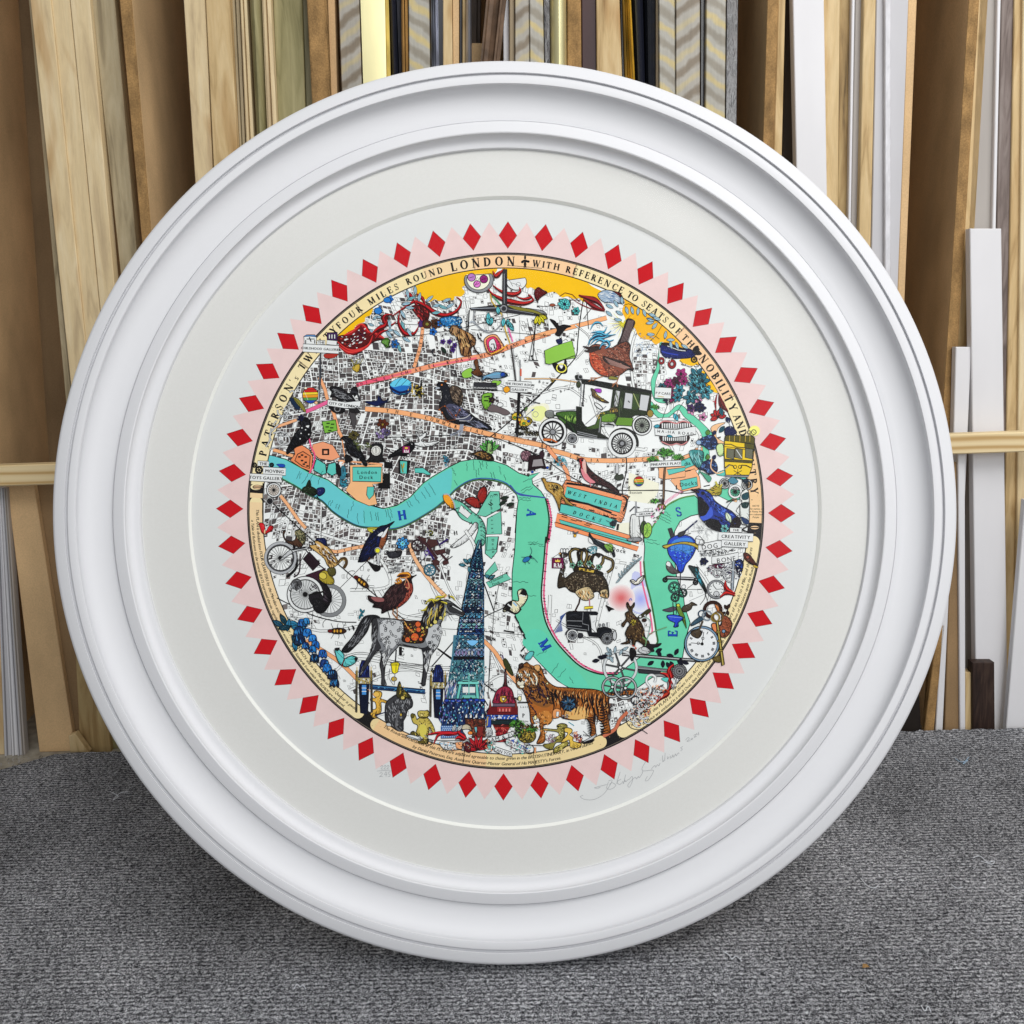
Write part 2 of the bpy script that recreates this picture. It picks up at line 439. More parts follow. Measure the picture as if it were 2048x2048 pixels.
ROMAN = {
 'A': (.86, lambda: _ln(.12, 0, .42, 1, TN)+_ln(.42, 1, .72, 0, TH)+_ln(.22, .36, .6, .36, TN)+_sr(.12, 0)+_sr(.74, 0)),
 'B': (.70, lambda: _stem(.18)+_arc(.26, .74, .34, .26, -90, 90)+_arc(.26, .26, .4, .27, -90, 90)+_ln(.1, .97, .28, .97, TN)+_ln(.1, .03, .28, .03, TN)),
 'C': (.82, lambda: _arc(.48, .5, .44, .52, 48, 312)+_ln(.78, .68, .78, .96, TN)+_ln(.78, .05, .78, .28, TN)),
 'D': (.86, lambda: _stem(.18)+_arc(.28, .5, .52, .5, -90, 90)),
 'E': (.70, lambda: _stem(.18)+_ln(.1, .97, .62, .97, TN)+_ln(.1, .03, .66, .03, TN)+_ln(.2, .52, .5, .52, TN)+_ln(.61, .76, .61, 1, TN)+_ln(.65, 0, .65, .26, TN)+_ln(.5, .4, .5, .64, TN)),
 'F': (.66, lambda: _stem(.18)+_ln(.1, .97, .6, .97, TN)+_ln(.2, .5, .48, .5, TN)+_ln(.59, .74, .59, 1, TN)+_ln(.48, .38, .48, .62, TN)),
 'G': (.88, lambda: _arc(.48, .5, .44, .52, 48, 330)+_stem(.76, .02, .42)+_sr(.76, .4)+_ln(.78, .7, .78, .96, TN)),
 'H': (.92, lambda: _stem(.18)+_stem(.74)+_ln(.2, .52, .72, .52, TN)),
 'I': (.36, lambda: _stem(.18)),
 'L': (.68, lambda: _stem(.18)+_ln(.1, .03, .62, .03, TN)+_ln(.61, 0, .61, .28, TN)),
 'M': (1.02, lambda: _ln(.14, 0, .16, 1, TN)+_ln(.16, 1, .5, 0, TH)+_ln(.5, 0, .84, 1, TN)+_stem(.86)+_sr(.14, 0)+_sr(.12, .95)),
 'N': (.90, lambda: _ln(.16, 0, .16, 1, TN)+_ln(.14, 1, .74, 0, TH)+_ln(.74, 0, .74, 1, TN)+_sr(.16, 0)+_sr(.74, .95)+_sr(.1, .95, .1)),
 'O': (.92, lambda: _arc(.46, .5, .44, .52, 0, 360, n=24)),
 'P': (.68, lambda: _stem(.18)+_arc(.26, .72, .38, .28, -90, 90)),
 'R': (.80, lambda: _stem(.18)+_arc(.26, .73, .36, .27, -90, 90)+_ln(.36, .48, .7, .02, TH)+_sr(.72, 0, .1)),
 'S': (.60, lambda: _arc(.3, .74, .24, .27, 20, 180, .08)+_arc(.3, .26, .26, .27, -180, 0, .1)+_ln(.1, .72, .5, .3, .16)+_ln(.52, .72, .52, .96, TN)+_ln(.07, .04, .07, .28, TN)+_arc(.3, .3, .26, .24, 0, 40, .13)),
 'T': (.78, lambda: _stem(.39)+_ln(.06, .97, .72, .97, TN)+_ln(.07, .74, .07, 1, TN)+_ln(.71, .74, .71, 1, TN)),
 'U': (.88, lambda: _stem(.18, .3, 1)+_ln(.72, .3, .72, 1, TN)+_sr(.72, .95)+_arc(.42, .32, .33, .33, 180, 360, .14)),
 'V': (.82, lambda: _ln(.1, 1, .42, 0, TH)+_ln(.42, 0, .72, 1, TN)+_sr(.12, .95)+_sr(.72, .95)),
 'W': (1.16, lambda: _ln(.1, 1, .36, 0, TH)+_ln(.36, 0, .58, 1, TN)+_ln(.52, 1, .8, 0, TH)+_ln(.8, 0, 1.06, 1, TN)+_sr(.12, .95)+_sr(1.06, .95)+_sr(.56, .95)),
 'Y': (.80, lambda: _ln(.1, 1, .4, .46, TH)+_ln(.4, .46, .7, 1, TN)+_stem(.4, 0, .5)+_sr(.12, .95)+_sr(.7, .95)),
 'K': (.86, lambda: _stem(.18)+_ln(.2, .4, .7, 1, TN)+_ln(.36, .56, .74, 0, TH)+_sr(.76, 0, .1)+_sr(.7, .95, .1)),
 "'": (.24, lambda: _ln(.14, 1, .08, .76, .1)), '.': (.24, lambda: _arc(.12, .07, .08, .08, 0, 360, .08, .08, 8)),
}
def glyph(ch, x, y, h, ang, c, serif=True, slant=0.0, center=True, bold=0):
    """one letter, its foot at x,y (picture pixels), ang = direction of reading in the picture, degrees clockwise"""
    a = radians(ang); ca, sa = cos(a), sin(a)
    if serif and ch in ROMAN:
        w, fn = ROMAN[ch]; polys = fn(); off = -w/2 if center else 0
        for pg in polys:
            q = [((px+off+py*slant)*h, py*h) for px, py in pg]
            A.add([(x+u*ca+v*sa, y+u*sa-v*ca) for u, v in q], [(0, 1, 2), (0, 2, 3)] if len(q) == 4 else [], C_(c), 2)
        return w*h
    v, f, w = sans(ch); s = h/.72; off = -w/2 if center else 0
    q = [((px+off+py*slant)*s, py*s) for px, py in v]
    A.add([(x+u*ca+t*sa, y+u*sa-t*ca) for u, t in q], f, C_(c), 2)
    if bold:
        A.add([(x+(u+bold)*ca+t*sa, y+(u+bold)*sa-t*ca) for u, t in q], f, C_(c), 2)
    return w*s
def adv(ch, h, serif):
    if ch == ' ': return h*.42
    if serif and ch in ROMAN: return ROMAN[ch][0]*h
    return sans(ch)[2]*h/.72 + h*.13
def TX(s, x, y, h, ang=0, c='k', serif=False, sp=0, slant=0, bold=0, mid=True):
    """a line of writing centred on x,y in the current frame"""
    X, Y = A.xy(x, y); h *= A.sc; sp *= A.sc
    tot = sum(adv(ch, h, serif)+sp for ch in s) - sp
    a = radians(ang); d = -tot/2 if mid else 0
    ox, oy = X - sin(a)*(h/2), Y + cos(a)*(h/2)
    for ch in s:
        w = adv(ch, h, serif)
        if ch != ' ': glyph(ch, ox+cos(a)*(d+w/2), oy+sin(a)*(d+w/2), h, ang, c, serif, slant, True, bold*A.sc)
        d += w + sp
    A.z += 1
MX, MY = 1011.0, 1022.0
def arc_out(s, a0, a1, r, h, **kw):
    """letters standing outwards on the ring, a0 to a1 = degrees clockwise from the top"""
    ws = [adv(ch, h, True) for ch in s]; tot = [0]
    for i in range(1, len(s)): tot.append(tot[-1] + (ws[i-1]+ws[i])/2)
    for i, ch in enumerate(s):
        t = a0 + (a1-a0)*(tot[i]/(tot[-1] or 1)); b = radians(t)
        glyph(ch, MX+r*sin(b), MY-r*cos(b), h*(.8 if ch == 's' else 1), t, 'k', **kw)
def arc_in(s, a0, a1, r, h, **kw):
    """small writing with its heads to the middle, a0 to a1 = degrees from the bottom, rightwards positive"""
    ws = [adv(ch, h, False) for ch in s]; T = sum(ws); d = 0
    for i, ch in enumerate(s):
        t = a0 + (a1-a0)*((d+ws[i]/2)/T); d += ws[i]; b = radians(t)
        if ch != ' ': glyph(ch, MX+r*sin(b), MY+r*cos(b), h, -t, 'k', serif=False, **kw)
def SIGN(s, x, y, w, h, ang=0, th=None, serif=False, c='w', tc='k', o=5):
    a = radians(ang); ca, sa = cos(a), sin(a)
    q = [(-w/2, -h/2), (w/2, -h/2), (w/2, h/2), (-w/2, h/2)]
    P([(x+u*ca-v*sa, y+u*sa+v*ca) for u, v in q], c, o, 0)
    A.z += 1
    if s: TX(s, x, y, (th or h*.5)*1.06, ang, tc, serif, sp=2, bold=3)
MARKS = [(0, 0)]
# ------------------------------------------------------------------ the printed map: ground, streets, water
def cv(ox, oy, s, sc=.18116): return [(ox+x*sc, oy+y*sc) for x, y in nums(s)]
SL = 'slate'
PAL['slate'] = (98, 90, 90); PAL['slate2'] = (122, 114, 112)
A.T(0, 0, 1, 2)
# pink star border and its red diamonds
ND = 48; A0 = .46
star = []
for i in range(ND):
    for k, r in ((0, 527), (.5, 578)):
        t = radians(A0 + 360*(i+k)/ND); star.append((MX+r*sin(t), MY-r*cos(t)))
inner = []
for i in range(96):
    t = radians(A0+360*i/96); inner.append((MX+510*sin(t), MY-510*cos(t)))
A.add(star+inner, [t for i in range(96) for t in ((i, (i+1) % 96, 96+(i+1) % 96), (i, 96+(i+1) % 96, 96+i))], C_((230, 203, 201)))
A.z = 4
for i in range(ND):
    t = radians(A0+360*i/ND); u = (sin(t), -cos(t)); v = (cos(t), sin(t))
    q = [(MX+u[0]*r+v[0]*s, MY+u[1]*r+v[1]*s) for r, s in ((579, 0), (551, 18), (525, 0), (551, -18))]
    fill(q, C_((196, 22, 32))); K(q, .8, (90, 30, 30), closed=True)
A.z = 6
def ringband(r0, r1, a0, a1, col, n=None, z=None):
    if z is not None: A.z = z
    n = n or max(2, int(abs(a1-a0)/2.5)); pts = []
    for r in (r0, r1):
        for i in range(n+1):
            t = radians(a0+(a1-a0)*i/n); pts.append((MX+r*sin(t), MY-r*cos(t)))
    A.add(pts, [t for i in range(n) for t in ((i, i+1, n+2+i), (i, n+2+i, n+1+i))], C_(col))
MARKS.append((len(A.v), len(A.f)))
fill(ellp(MX, MY, 490, 490, n=120), C_((238, 240, 239)))

# street blocks
river_n = (cv(430, 740, '560 930 780 985 1040 1130 1250 1215 1400 1330 1540 1430 1700 1480 1840 1525') +
           cv(730, 740, '60 1500 200 1530 350 1495 500 1400 640 1250 740 1180 900 1085 1050 1010 1200 985 1400 1000 1560 1050 1700 1140 1810 1175') +
           cv(1020, 740, '200 1165 330 1130 240 1200 250 1260 340 1340 390 1420 410 1500 430 1640 420 1740 400 1900') +
           cv(1000, 1020, '505 300 480 600 455 900 465 1050 490 1190 530 1300 610 1440 710 1560 840 1690 960 1765 1110 1812 1290 1815') +
           cv(1280, 1050, '-30 1480 100 1400 190 1300 180 1200 150 1000 110 800 60 600 40 400 50 250') +
           cv(1280, 780, '40 1640 130 1520 200 1410 300 1275 450 1195 600 1165 640 1200'))
river_s = (cv(1280, 780, '900 1330 700 1360 560 1390 440 1450 380 1560') +
           cv(1280, 1050, '370 300 400 560 480 800 490 900 552 1080 500 1260 470 1450 420 1600 330 1640 180 1660') +
           cv(1050, 1270, '1400 470 1230 590 900 640 700 600 480 580 350 500 200 350 60 200') +
           cv(1000, 1020, '300 1430 220 1290 160 1150 132 1000 132 700 160 450 185 0') +
           cv(730, 740, '1655 1800 1670 1600 1690 1440 1670 1370 1560 1260 1420 1215 1260 1205 1130 1240 1000 1320 900 1420 780 1520 640 1610 480 1700 330 1750 140 1762 0 1742') +
           cv(430, 740, '1560 1722 1420 1650 1290 1560 1180 1450 1040 1380 900 1290 740 1200 560 1120'))
RIVER = river_n + river_s
def prob(x, y):
    """how closely the streets are built over: (chance of a dark block, chance of an outlined one)"""
    if (x-MX)**2+(y-MY)**2 > 489**2: return 0, 0
    if inside(RIVER, x, y): return 0, 0
    yb = None
    if x < 1075 and y < 1020:
        if x > 990 and y < 800: return .05, .26
        if 905 < x and y < 740: return .2, .4
        if y < 640: return .38, .5
        if y < 700 and x > 700: return .22, .42
        if x > 980: return .3, .45
        return .84, .14
    if y < 1500 and x < 900 and y < 1000 + (x-530)*.25 + 75*(1 if x > 600 else 1): return .52, .4
    if 530 < x < 640 and 1120 < y < 1260: return .08, .35
    if 1050 < x < 1160 and 560 < y < 680: return .12, .35
    if 1255 < x < 1330 and 690 < y < 790: return .3, .4
    if 1180 < x < 1330 and 895 < y < 1010: return .14, .5
    if 1110 < x < 1340 and 905 < y < 960: return .2, .4
    if 1010 < x < 1150 and 880 < y < 960: return .25, .35
    if 985 < x < 1060 and 1020 < y < 1480: return .1, .3
    if 940 < x < 1030 and 1250 < y < 1400: return .1, .22
    if x > 1220 and y > 1380: return .4, .45
    if 1330 < x < 1400 and 800 < y < 900: return .02, .3
    return .012, .085
def block(q, depth):
    (ax, ay), (bx, by), (cx, cy), (dx, dy) = q
    w = (sqrt((bx-ax)**2+(by-ay)**2)+sqrt((cx-dx)**2+(cy-dy)**2))/2
    h = (sqrt((dx-ax)**2+(dy-ay)**2)+sqrt((cx-bx)**2+(cy-by)**2))/2
    mx, my = (ax+bx+cx+dx)/4, (ay+by+cy+dy)/4
    lim = random.uniform(6.5, 15)
    if depth and (w > lim or h > lim):
        t = random.uniform(.34, .66); u = t+random.uniform(-.07, .07); g = random.uniform(.45, .95)
        if w > h:
            e = (ax+(bx-ax)*t, ay+(by-ay)*t); f = (dx+(cx-dx)*u, dy+(cy-dy)*u); k = g/w
            e1 = (e[0]-(bx-ax)*k, e[1]-(by-ay)*k); e2 = (e[0]+(bx-ax)*k, e[1]+(by-ay)*k)
            f1 = (f[0]-(cx-dx)*k, f[1]-(cy-dy)*k); f2 = (f[0]+(cx-dx)*k, f[1]+(cy-dy)*k)
            block([q[0], e1, f1, q[3]], depth-1); block([e2, q[1], q[2], f2], depth-1)
        else:
            e = (ax+(dx-ax)*t, ay+(dy-ay)*t); f = (bx+(cx-bx)*u, by+(cy-by)*u); k = g/h
            e1 = (e[0]-(dx-ax)*k, e[1]-(dy-ay)*k); e2 = (e[0]+(dx-ax)*k, e[1]+(dy-ay)*k)
            f1 = (f[0]-(cx-bx)*k, f[1]-(cy-by)*k); f2 = (f[0]+(cx-bx)*k, f[1]+(cy-by)*k)
            block([q[0], q[1], f1, e1], depth-1); block([e2, f2, q[2], q[3]], depth-1)
        return
    d, o = prob(mx, my); r = random.random()
    if any((x-MX)**2+(y-MY)**2 > 488**2 for x, y in q): return
    if r < d:
        A.z = 8; fill(q, C_(random.choice([SL, SL, 'slate2', (86, 80, 82)])))
        if random.random() < .5: K(q, .8, 'k', closed=True)
        if random.random() < .35:
            A.z = 9
            for _ in range(2):
                x, y = mx+random.uniform(-w/4, w/4), my+random.uniform(-h/4, h/4)
                K([(x-1.5, y), (x+1.5, y)], 1.6, 'w')
    elif r < d+o:
        A.z = 8; K(q, random.uniform(.55, 1.0), (52, 48, 50), closed=True)
        if random.random() < .4: K([((ax+bx)/2, (ay+by)/2), ((cx+dx)/2, (cy+dy)/2)], .6, (70, 66, 66))
        if random.random() < .3 and d+o > .3:
            A.z = 9; fill([(mx-1.8, my-1.5), (mx+1.8, my-1.5), (mx+1.8, my+1.5), (mx-1.8, my+1.5)], C_((50, 46, 48)))
N = 15
g = [[(MX-490+980*i/N+random.uniform(-13, 13), MY-490+980*j/N+random.uniform(-13, 13)) for i in range(N+1)] for j in range(N+1)]
def warp(p):
    x, y = p; a = .25*sin((x-500)/170.)+.22*cos((y-400)/140.)
    return (x+26*sin(y/120.+1), y+30*sin(x/150.)+14*cos(y/90.))
for j in range(N):
    for i in range(N):
        q = [warp(t) for t in (g[j][i], g[j][i+1], g[j+1][i+1], g[j+1][i])]
        m = (sum(t[0] for t in q)/4, sum(t[1] for t in q)/4)
        q = [(m[0]+(t[0]-m[0])*.955, m[1]+(t[1]-m[1])*.955) for t in q]
        block(q, 7)
# soft tinted grounds
A.T(0, 0, 1, 10)
P(cv(1020, 740, '180 430 330 370 430 400 400 600 300 560 200 560'), 'lc')
P(cv(1020, 740, '1310 1130 1640 1250 1640 1330 1560 1480 1300 1440'), 'lc', 0, 0)
P(cv(1020, 740, '1170 1700 1330 1680 1320 1830 1170 1790'), 'lc', 0, 0)
P(cv(1000, 1020, '1460 700 1590 760 1640 1100 1460 1110'), (196, 200, 236))
for i in range(9):      # the two soft printed washes, red and blue
    k = i/8; E(1281, 1198, 24*(1-k*.85), 27*(1-k*.85), (int(230-60*k), int(232-56*k), 240))
for i in range(9):
    k = i/8; E(1242, 1196, 28*(1-k*.85), 27*(1-k*.85), (int(238-22*k), int(226-116*k), int(226-114*k)))
# long lanes and paths of the open country
A.T(0, 0, 1, 12)
def lane(pts, w=5.0, dots=False):
    p = cr(pts, False, 5); K(p, w+1.6, (50, 46, 48)); A.z += 1; K(p, w, (232, 234, 233)); A.z += 1
    if dots:
        for i in range(0, len(p)-1, 2): K([p[i], (p[i][0]+1.6, p[i][1]+1.2)], 1.3, 'k')
for s, w in (('1010,990 1080,960 1140,940', 4), ('880,1130 905,1190 960,1260 1000,1340', 3), ('1100,1190 1103,1300 1160,1370 1230,1395', 6), ('1112,1240 1160,1270 1200,1300 1210,1390', 3),
             ('1225,1130 1205,1200 1190,1260', 6), ('700,1380 800,1340 900,1350 960,1330', 4), ('640,1380 700,1320 790,1330 880,1350', 4),
             ('560,1230 640,1262 760,1244 860,1225', 4), ('1000,770 1060,790 1130,775 1170,800', 3), ('895,1110 860,1160 905,1240', 4),
             ('940,1420 960,1380 1010,1350 1060,1400', 4), ('620,1060 680,1080 745,1100 780,1170 700,1180', 5), ('1290,620 1262,700 1270,790 1290,850', 4),
             ('1180,790 1220,880 1290,900', 5), ('1300,840 1360,840 1400,870 1390,930', 5), ('1150,650 1180,680 1150,720', 2), ('760,1180 800,1230 870,1240', 6),
             ('930,1060 950,1100 935,1160 950,1190', 5), ('1320,880 1345,900 1340,960', 4), ('1390,1130 1420,1180 1400,1250', 4)):
    lane(nums(s), w, w > 4)
for _ in range(70):
    x, y = random.uniform(560, 1460), random.uniform(620, 1480)
    if prob(x, y)[0] or inside(RIVER, x, y) or (x-MX)**2+(y-MY)**2 > 430**2: continue
    a = random.uniform(0, 3.1); l = random.uniform(20, 60); b = random.uniform(-9, 9)
    K(cr([(x, y), (x+cos(a)*l/2-b*sin(a), y+sin(a)*l/2+b*cos(a)), (x+cos(a)*l, y+sin(a)*l)], False, 4), .8, (60, 58, 60))
for _ in range(150):
    x, y = random.uniform(560, 1460), random.uniform(620, 1490)
    if prob(x, y)[0] or inside(RIVER, x, y) or (x-MX)**2+(y-MY)**2 > 450**2: continue
    w, h, a = random.uniform(2, 8), random.uniform(1, 3), random.uniform(0, 3)
    P([(x+u*cos(a)-v*sin(a), y+u*sin(a)+v*cos(a)) for u, v in ((-w, -h), (w, -h), (w, h), (-w, h))], (40, 38, 42), 0, 0, up=0)

# coloured roads
def road(pts, w, col, words='', a=None):
    p = cr(pts, False, 6); K(p, w+1.5, (120, 84, 70)); A.z += 1; K(p, w, col); A.z += 1
    if words:
        m = len(p); n = len(words)
        for i, ch in enumerate(words):
            if ch == ' ': continue
            k = int((i+.7)*(m-2)/n); x, y = p[k]; q = p[min(k+1, m-1)]; d = degs(q[1]-y, q[0]-x)
            t = radians(d); glyph(ch, x-sin(t)*w*.36, y+cos(t)*w*.36, w*.72, d, 'k')
def degs(a, b): return math.degrees(atan2(a, b))
A.T(0, 0, 1, 20)
road(cv(730, 740, '0 430 300 455 600 510 800 560 1000 625 1200 665 1400 715 1650 765 1932 825'), 9, (242, 172, 120), '  THE COMMERCIAL ROAD ')
road(cv(1020, 740, '0 765 180 800 380 840 450 880 640 935 800 985 1000 1000 1250 1000 1500 985 1640 975'), 8.5, (242, 172, 120), '    EAST  INDIA  DOCK ')
road(cv(1020, 740, '400 840 470 930 550 1020 620 1110 650 1230'), 7, (240, 160, 116))
road(cv(750, 430, '-100 1850 100 1800 400 1725 700 1650 1000 1590 1250 1540 1500 1450 1700 1380 1932 1305'), 9, (240, 156, 118), ' WHITECHAPEL ROAD MILE END ROAD')
K(cv(750, 430, '-100 1850 100 1800 400 1725'), 5, (230, 110, 120)); K(cv(750, 430, '620 1668 860 1625 1120 1580'), 4, (236, 110, 124))
road(cv(1050, 430, '0 1372 200 1315 330 1280 500 1240 700 1190 900 1135'), 8, (242, 172, 120))
road(cv(750, 430, '530 1080 520 1300 490 1480 430 1680'), 6, (240, 168, 120), '  CAMBRIDGE')
road(cv(430, 740, '1150 80 1210 210 1240 320 1310 480 1350 640 1410 760'), 6, (240, 168, 120))
road(cv(430, 430, '1560 1880 1700 1840 1932 1790'), 7, (236, 92, 120), 'WHITE')
road(cv(430, 740, '1000 460 1100 420 1250 350'), 7, (228, 100, 150))
road(cv(430, 740, '640 880 740 910 860 950'), 6, (242, 172, 120)); road(cv(430, 740, '640 640 760 600 900 550'), 5, (240, 176, 130))
road(cv(430, 1020, '720 -160 800 -60 870 40 920 110 1000 200'), 6, (242, 178, 130))
road(cv(430, 1020, '1200 420 1330 460 1480 430 1640 400 1750 380'), 6, (242, 178, 130), 'DEPTFORD')
road(cv(700, 1020, '650 370 690 480 740 580 830 710 950 850 1060 960'), 6.5, (242, 186, 140))
for i in range(14):
    x, y = cv(700, 1020, '%f %f' % (665+28*i, 420+38*i))[0]; K([(x-3, y+2), (x+3, y-2)], .8)
road(cv(430, 1020, '1000 1440 1200 1560 1400 1700 1580 1880'), 7, (242, 172, 120)); road(cv(780, 1270, '1030 60 1150 180 1250 330 1380 500 1500 620'), 7, (242, 172, 120))
road(cv(1050, 1270, '1130 850 1050 930 990 1040 860 1120'), 6, (200, 110, 80)); road(cv(1050, 430, '-10 1810 300 1810 600 1850'), 1.5, (240, 200, 150))
for s in ('1280 1240 1400 1330 1640 1440', ): pass

# water: the river, its docks and creeks
A.T(0, 0, 1, 26)
P(cv(1280, 480, '250 920 215 1150 180 1400 120 1560 150 1750 240 1800 300 1780 190 1700 170 1570 215 1420 210 1300 240 1150'), 'gr', .8)
P(cv(1280, 780, '130 130 200 240 300 260 430 160 560 260 700 380 830 520 930 640 940 740 820 640 720 560 600 400 480 290 420 220 300 310 190 300 100 180'), 'gr', .8)
P(cv(1280, 780, '640 640 740 620 760 760 680 860 620 1000 660 830'), 'gr', .8)
P(cv(1280, 780, '650 1190 800 1150 930 1200 1050 1260 1180 1280 1190 1130 1050 1100 900 1080 830 1100'), 'gr', .8)
P(cv(1280, 780, '880 900 1000 880 1180 940 1190 1000 1000 960 850 940'), 'tq', .8)
A.z = 24; P(RIVER, 'gr', 1.4, 0)
A.z = 29
P(cv(430, 740, '575 950 780 1000 1040 1145 1250 1230 1400 1345 1540 1445 1700 1495 1840 1535 1932 1560 1932 1700 1700 1722 1560 1705 1420 1635 1290 1545 1180 1435 1040 1365 900 1275 740 1185 600 1110'), (104, 200, 206), 0)
P(cv(730, 740, '0 1510 200 1545 350 1510 500 1415 650 1265 750 1195 900 1105 960 1110 940 1350 880 1400 780 1500 640 1590 480 1680 330 1730 140 1740 0 1725'), (100, 200, 198), 0)
P(cv(1050, 1270, '-30 80 60 195 200 345 350 490 480 570 700 590 700 560 600 420 450 290 300 90 200 -40 60 -60'), (98, 208, 176), 0)
# banks: green hedges south, blue and black margins
A.z = 32
K(cr(cv(430, 740, '740 1205 900 1292 1040 1382 1180 1452 1290 1562 1420 1652 1560 1722 1700 1744 1932 1740'), False), 3.2, (60, 100, 70))
K(cr(cv(430, 740, '860 1262 1040 1372 1180 1440 1290 1550 1420 1640 1560 1712 1700 1735 1932 1730'), False), 2.0, (30, 56, 130))
K(cr(cv(730, 740, '140 1768 330 1757 480 1706 640 1616 780 1526 900 1426 1000 1326 1130 1243 1260 1212 1420 1222 1560 1268 1670 1370'), False), 3.4, (74, 110, 66))
K(cr(cv(730, 740, '140 1756 330 1745 480 1694 640 1604 780 1514 900 1412 1000 1312 1130 1228 1260 1196 1420 1204 1560 1250 1690 1360 1932 1400'), False), 1.8, (52, 80, 170))
K(cr(cv(1020, 740, '0 1270 90 1370 200 1390 390 1410'), False), 2.6, (66, 84, 160))
K(cr(cv(1020, 740, '390 1420 410 1500 430 1640 425 1740 400 1900')+cv(1000, 1020, '505 300 480 600 455 900 465 1050 490 1190 530 1300 610 1440 710 1560 840 1690 960 1765 1110 1812 1290 1815'), False), 3.2, (40, 60, 44))
pk = cr(cv(1020, 740, '400 1430 425 1510 445 1640 440 1740 415 1900')+cv(1000, 1020, '530 200 495 600 475 900 485 1050 510 1190 550 1300 630 1440 730 1555 855 1680 970 1750 1110 1798 1290 1800'), False)
K([(x+1.5, y-.5) for x, y in pk], 3.4, (224, 90, 134))
for i in range(0, len(pk), 1):
    x, y = pk[i]; K([(x-1, y-2), (x+4, y-1)], 1.6, 'k')
K(cr(cv(1280, 1050, '100 1400 190 1300 180 1200 150 1000 110 800 60 600 40 400'), False), 3.6, (66, 120, 70))
K([(x-3, y) for x, y in cr(cv(1280, 1050, '110 1200 150 1180 130 1000 80 800 30 580 20 400'), False)], 3.4, (232, 110, 150))
K(cr(cv(1280, 780, '40 1640 130 1520 200 1410 300 1275 450 1195 600 1165'), False), 3.2, (80, 140, 70))
for i in range(26):
    x, y = cv(1280, 780, '%f %f' % (270+i*13, 1270-i*6-60*sin(i/16)))[0]; K([(x, y), (x-2, y-6)], 1.2, (230, 110, 160))
# docks
A.T(430, 740, .18116, 33)
P('1090 1060 1120 980 1220 1040 1230 1140 1180 1160 1090 1110', 'tq', 9, 0); P('1250 1040 1330 1020 1345 1140 1290 1170 1230 1130', 'tq', 9, 0)
P('1490 1050 1845 1040 1850 1250 1740 1260 1790 1480 1700 1500 1560 1440 1440 1330 1490 1240', (244, 184, 132), 5, 0)
P('1518 1072 1838 1072 1830 1236 1518 1228', 'tq', 7, 0); P('1680 1290 1756 1290 1750 1380 1700 1430 1672 1380', 'tq', 6, 0)
P('1855 1140 1932 1140 1932 1310 1800 1310 1800 1250 1855 1240', 'k', 0, 0); P('1865 1010 1960 1020 1960 1090 1865 1080', 'k', 0, 0)
TX('London', 1678, 1128, 40, 0, sp=9, bold=2, serif=False); TX('Dock', 1668, 1184, 40, 0, sp=9, bold=2)
P('1080 820 1190 790 1300 830 1380 960 1290 1000 1150 980 1060 900', (238, 158, 118), 5, 0); P('1180 870 1260 870 1260 940 1180 940', 'k', 0, 0); P('1200 890 1240 890 1240 925 1200 925', (238, 158, 118), 0, 0)
P('870 860 960 830 1040 880 1080 960 1060 1120 950 1080 830 1000 880 930', (232, 140, 92), 6, 0)
P('910 930 970 900 1050 950 1040 1090 960 1060 880 1000', (226, 132, 84), 8, 0)
for x, y in ((930, 960), (960, 1000), (1000, 960), (1000, 1020), (960, 940), (1020, 1060), (980, 1040)): P([(x-14, y-9), (x+14, y-9), (x+14, y+9), (x-14, y+9)], 'k', 0, 0, up=0)
K('1040 760 1060 850 1100 940 1080 1060 1040 1140', 16, (232, 80, 130), 1)
K('1320 480 1400 760 1440 1000 1400 1040', 12, (240, 168, 120)); K('1360 1000 1850 1040', 16, (240, 168, 120))
P('1180 570 1330 550 1350 670 1210 700', (120, 180, 66), 8, 0)
for x, y in ((1250, 590), (1300, 600), (1240, 630), (1290, 640), (1270, 670)): P([(x-22, y-8), (x+16, y-8), (x+16, y+6), (x-22, y+6)], (34, 60, 24), 0, 0, up=0)
A.T(730, 740, .18116, 33)
P('365 990 500 1000 480 1140 370 1150', 'k', 0, 0); P('385 1005 465 1010 460 1145 390 1140', 'tq', 5, 0)
P('545 1085 640 1080 730 1150 690 1160 640 1140 550 1135', 'tq', 6, 0)
P('960 1430 1080 1470 1180 1560 1280 1640 1330 1760 1310 1932 1200 1932 1250 1740 1160 1690 1040 1620', (110, 196, 170), 7, 1)
P('1060 1490 1170 1590 1130 1640 1030 1560', 'w', 6, 0)
P('1230 1600 1380 1340 1480 1340 1495 1530 1330 1620', (110, 196, 170), 7, 0); P('1350 1640 1500 1560 1510 1810 1340 1815', (110, 196, 170), 7, 0); P('1350 1840 1470 1840 1450 1980 1340 1990', (110, 196, 170), 7, 0)
P('1130 1790 1100 1820 1000 1900 940 1950 1000 1960 1130 1880 1240 1740 1240 1690 1200 1690', 'w', 6)
TX('H', 1000, 1800, 44, -8, serif=True); TX('H', 1385, 1480, 44, -50, serif=True); TX('E', 1440, 1380, 40, 90, serif=True); TX('I', 1165, 1690, 40, 50, serif=True)
for i, ch in enumerate('Grand'): TX(ch, 1095+i*42, 1520+i*26, 32, 35, bold=1)
for i, ch in enumerate('Surrey'): TX(ch, 1282+2*i, 1680+i*50, 32, 90, bold=1)
for i, ch in enumerate('Commercial Docks'): TX(ch, 1395+i*1.5, 1395+i*44, 28, 82, bold=1)
TX('I', 1250, 1570, 30, 40, serif=True)
A.T(700, 1020, .18116, 33)
P('1495 300 1640 295 1620 460 1560 540 1490 480', (110, 196, 170), 7, 0); P('1490 700 1600 570 1630 660 1500 760', (110, 196, 170), 6, 0)
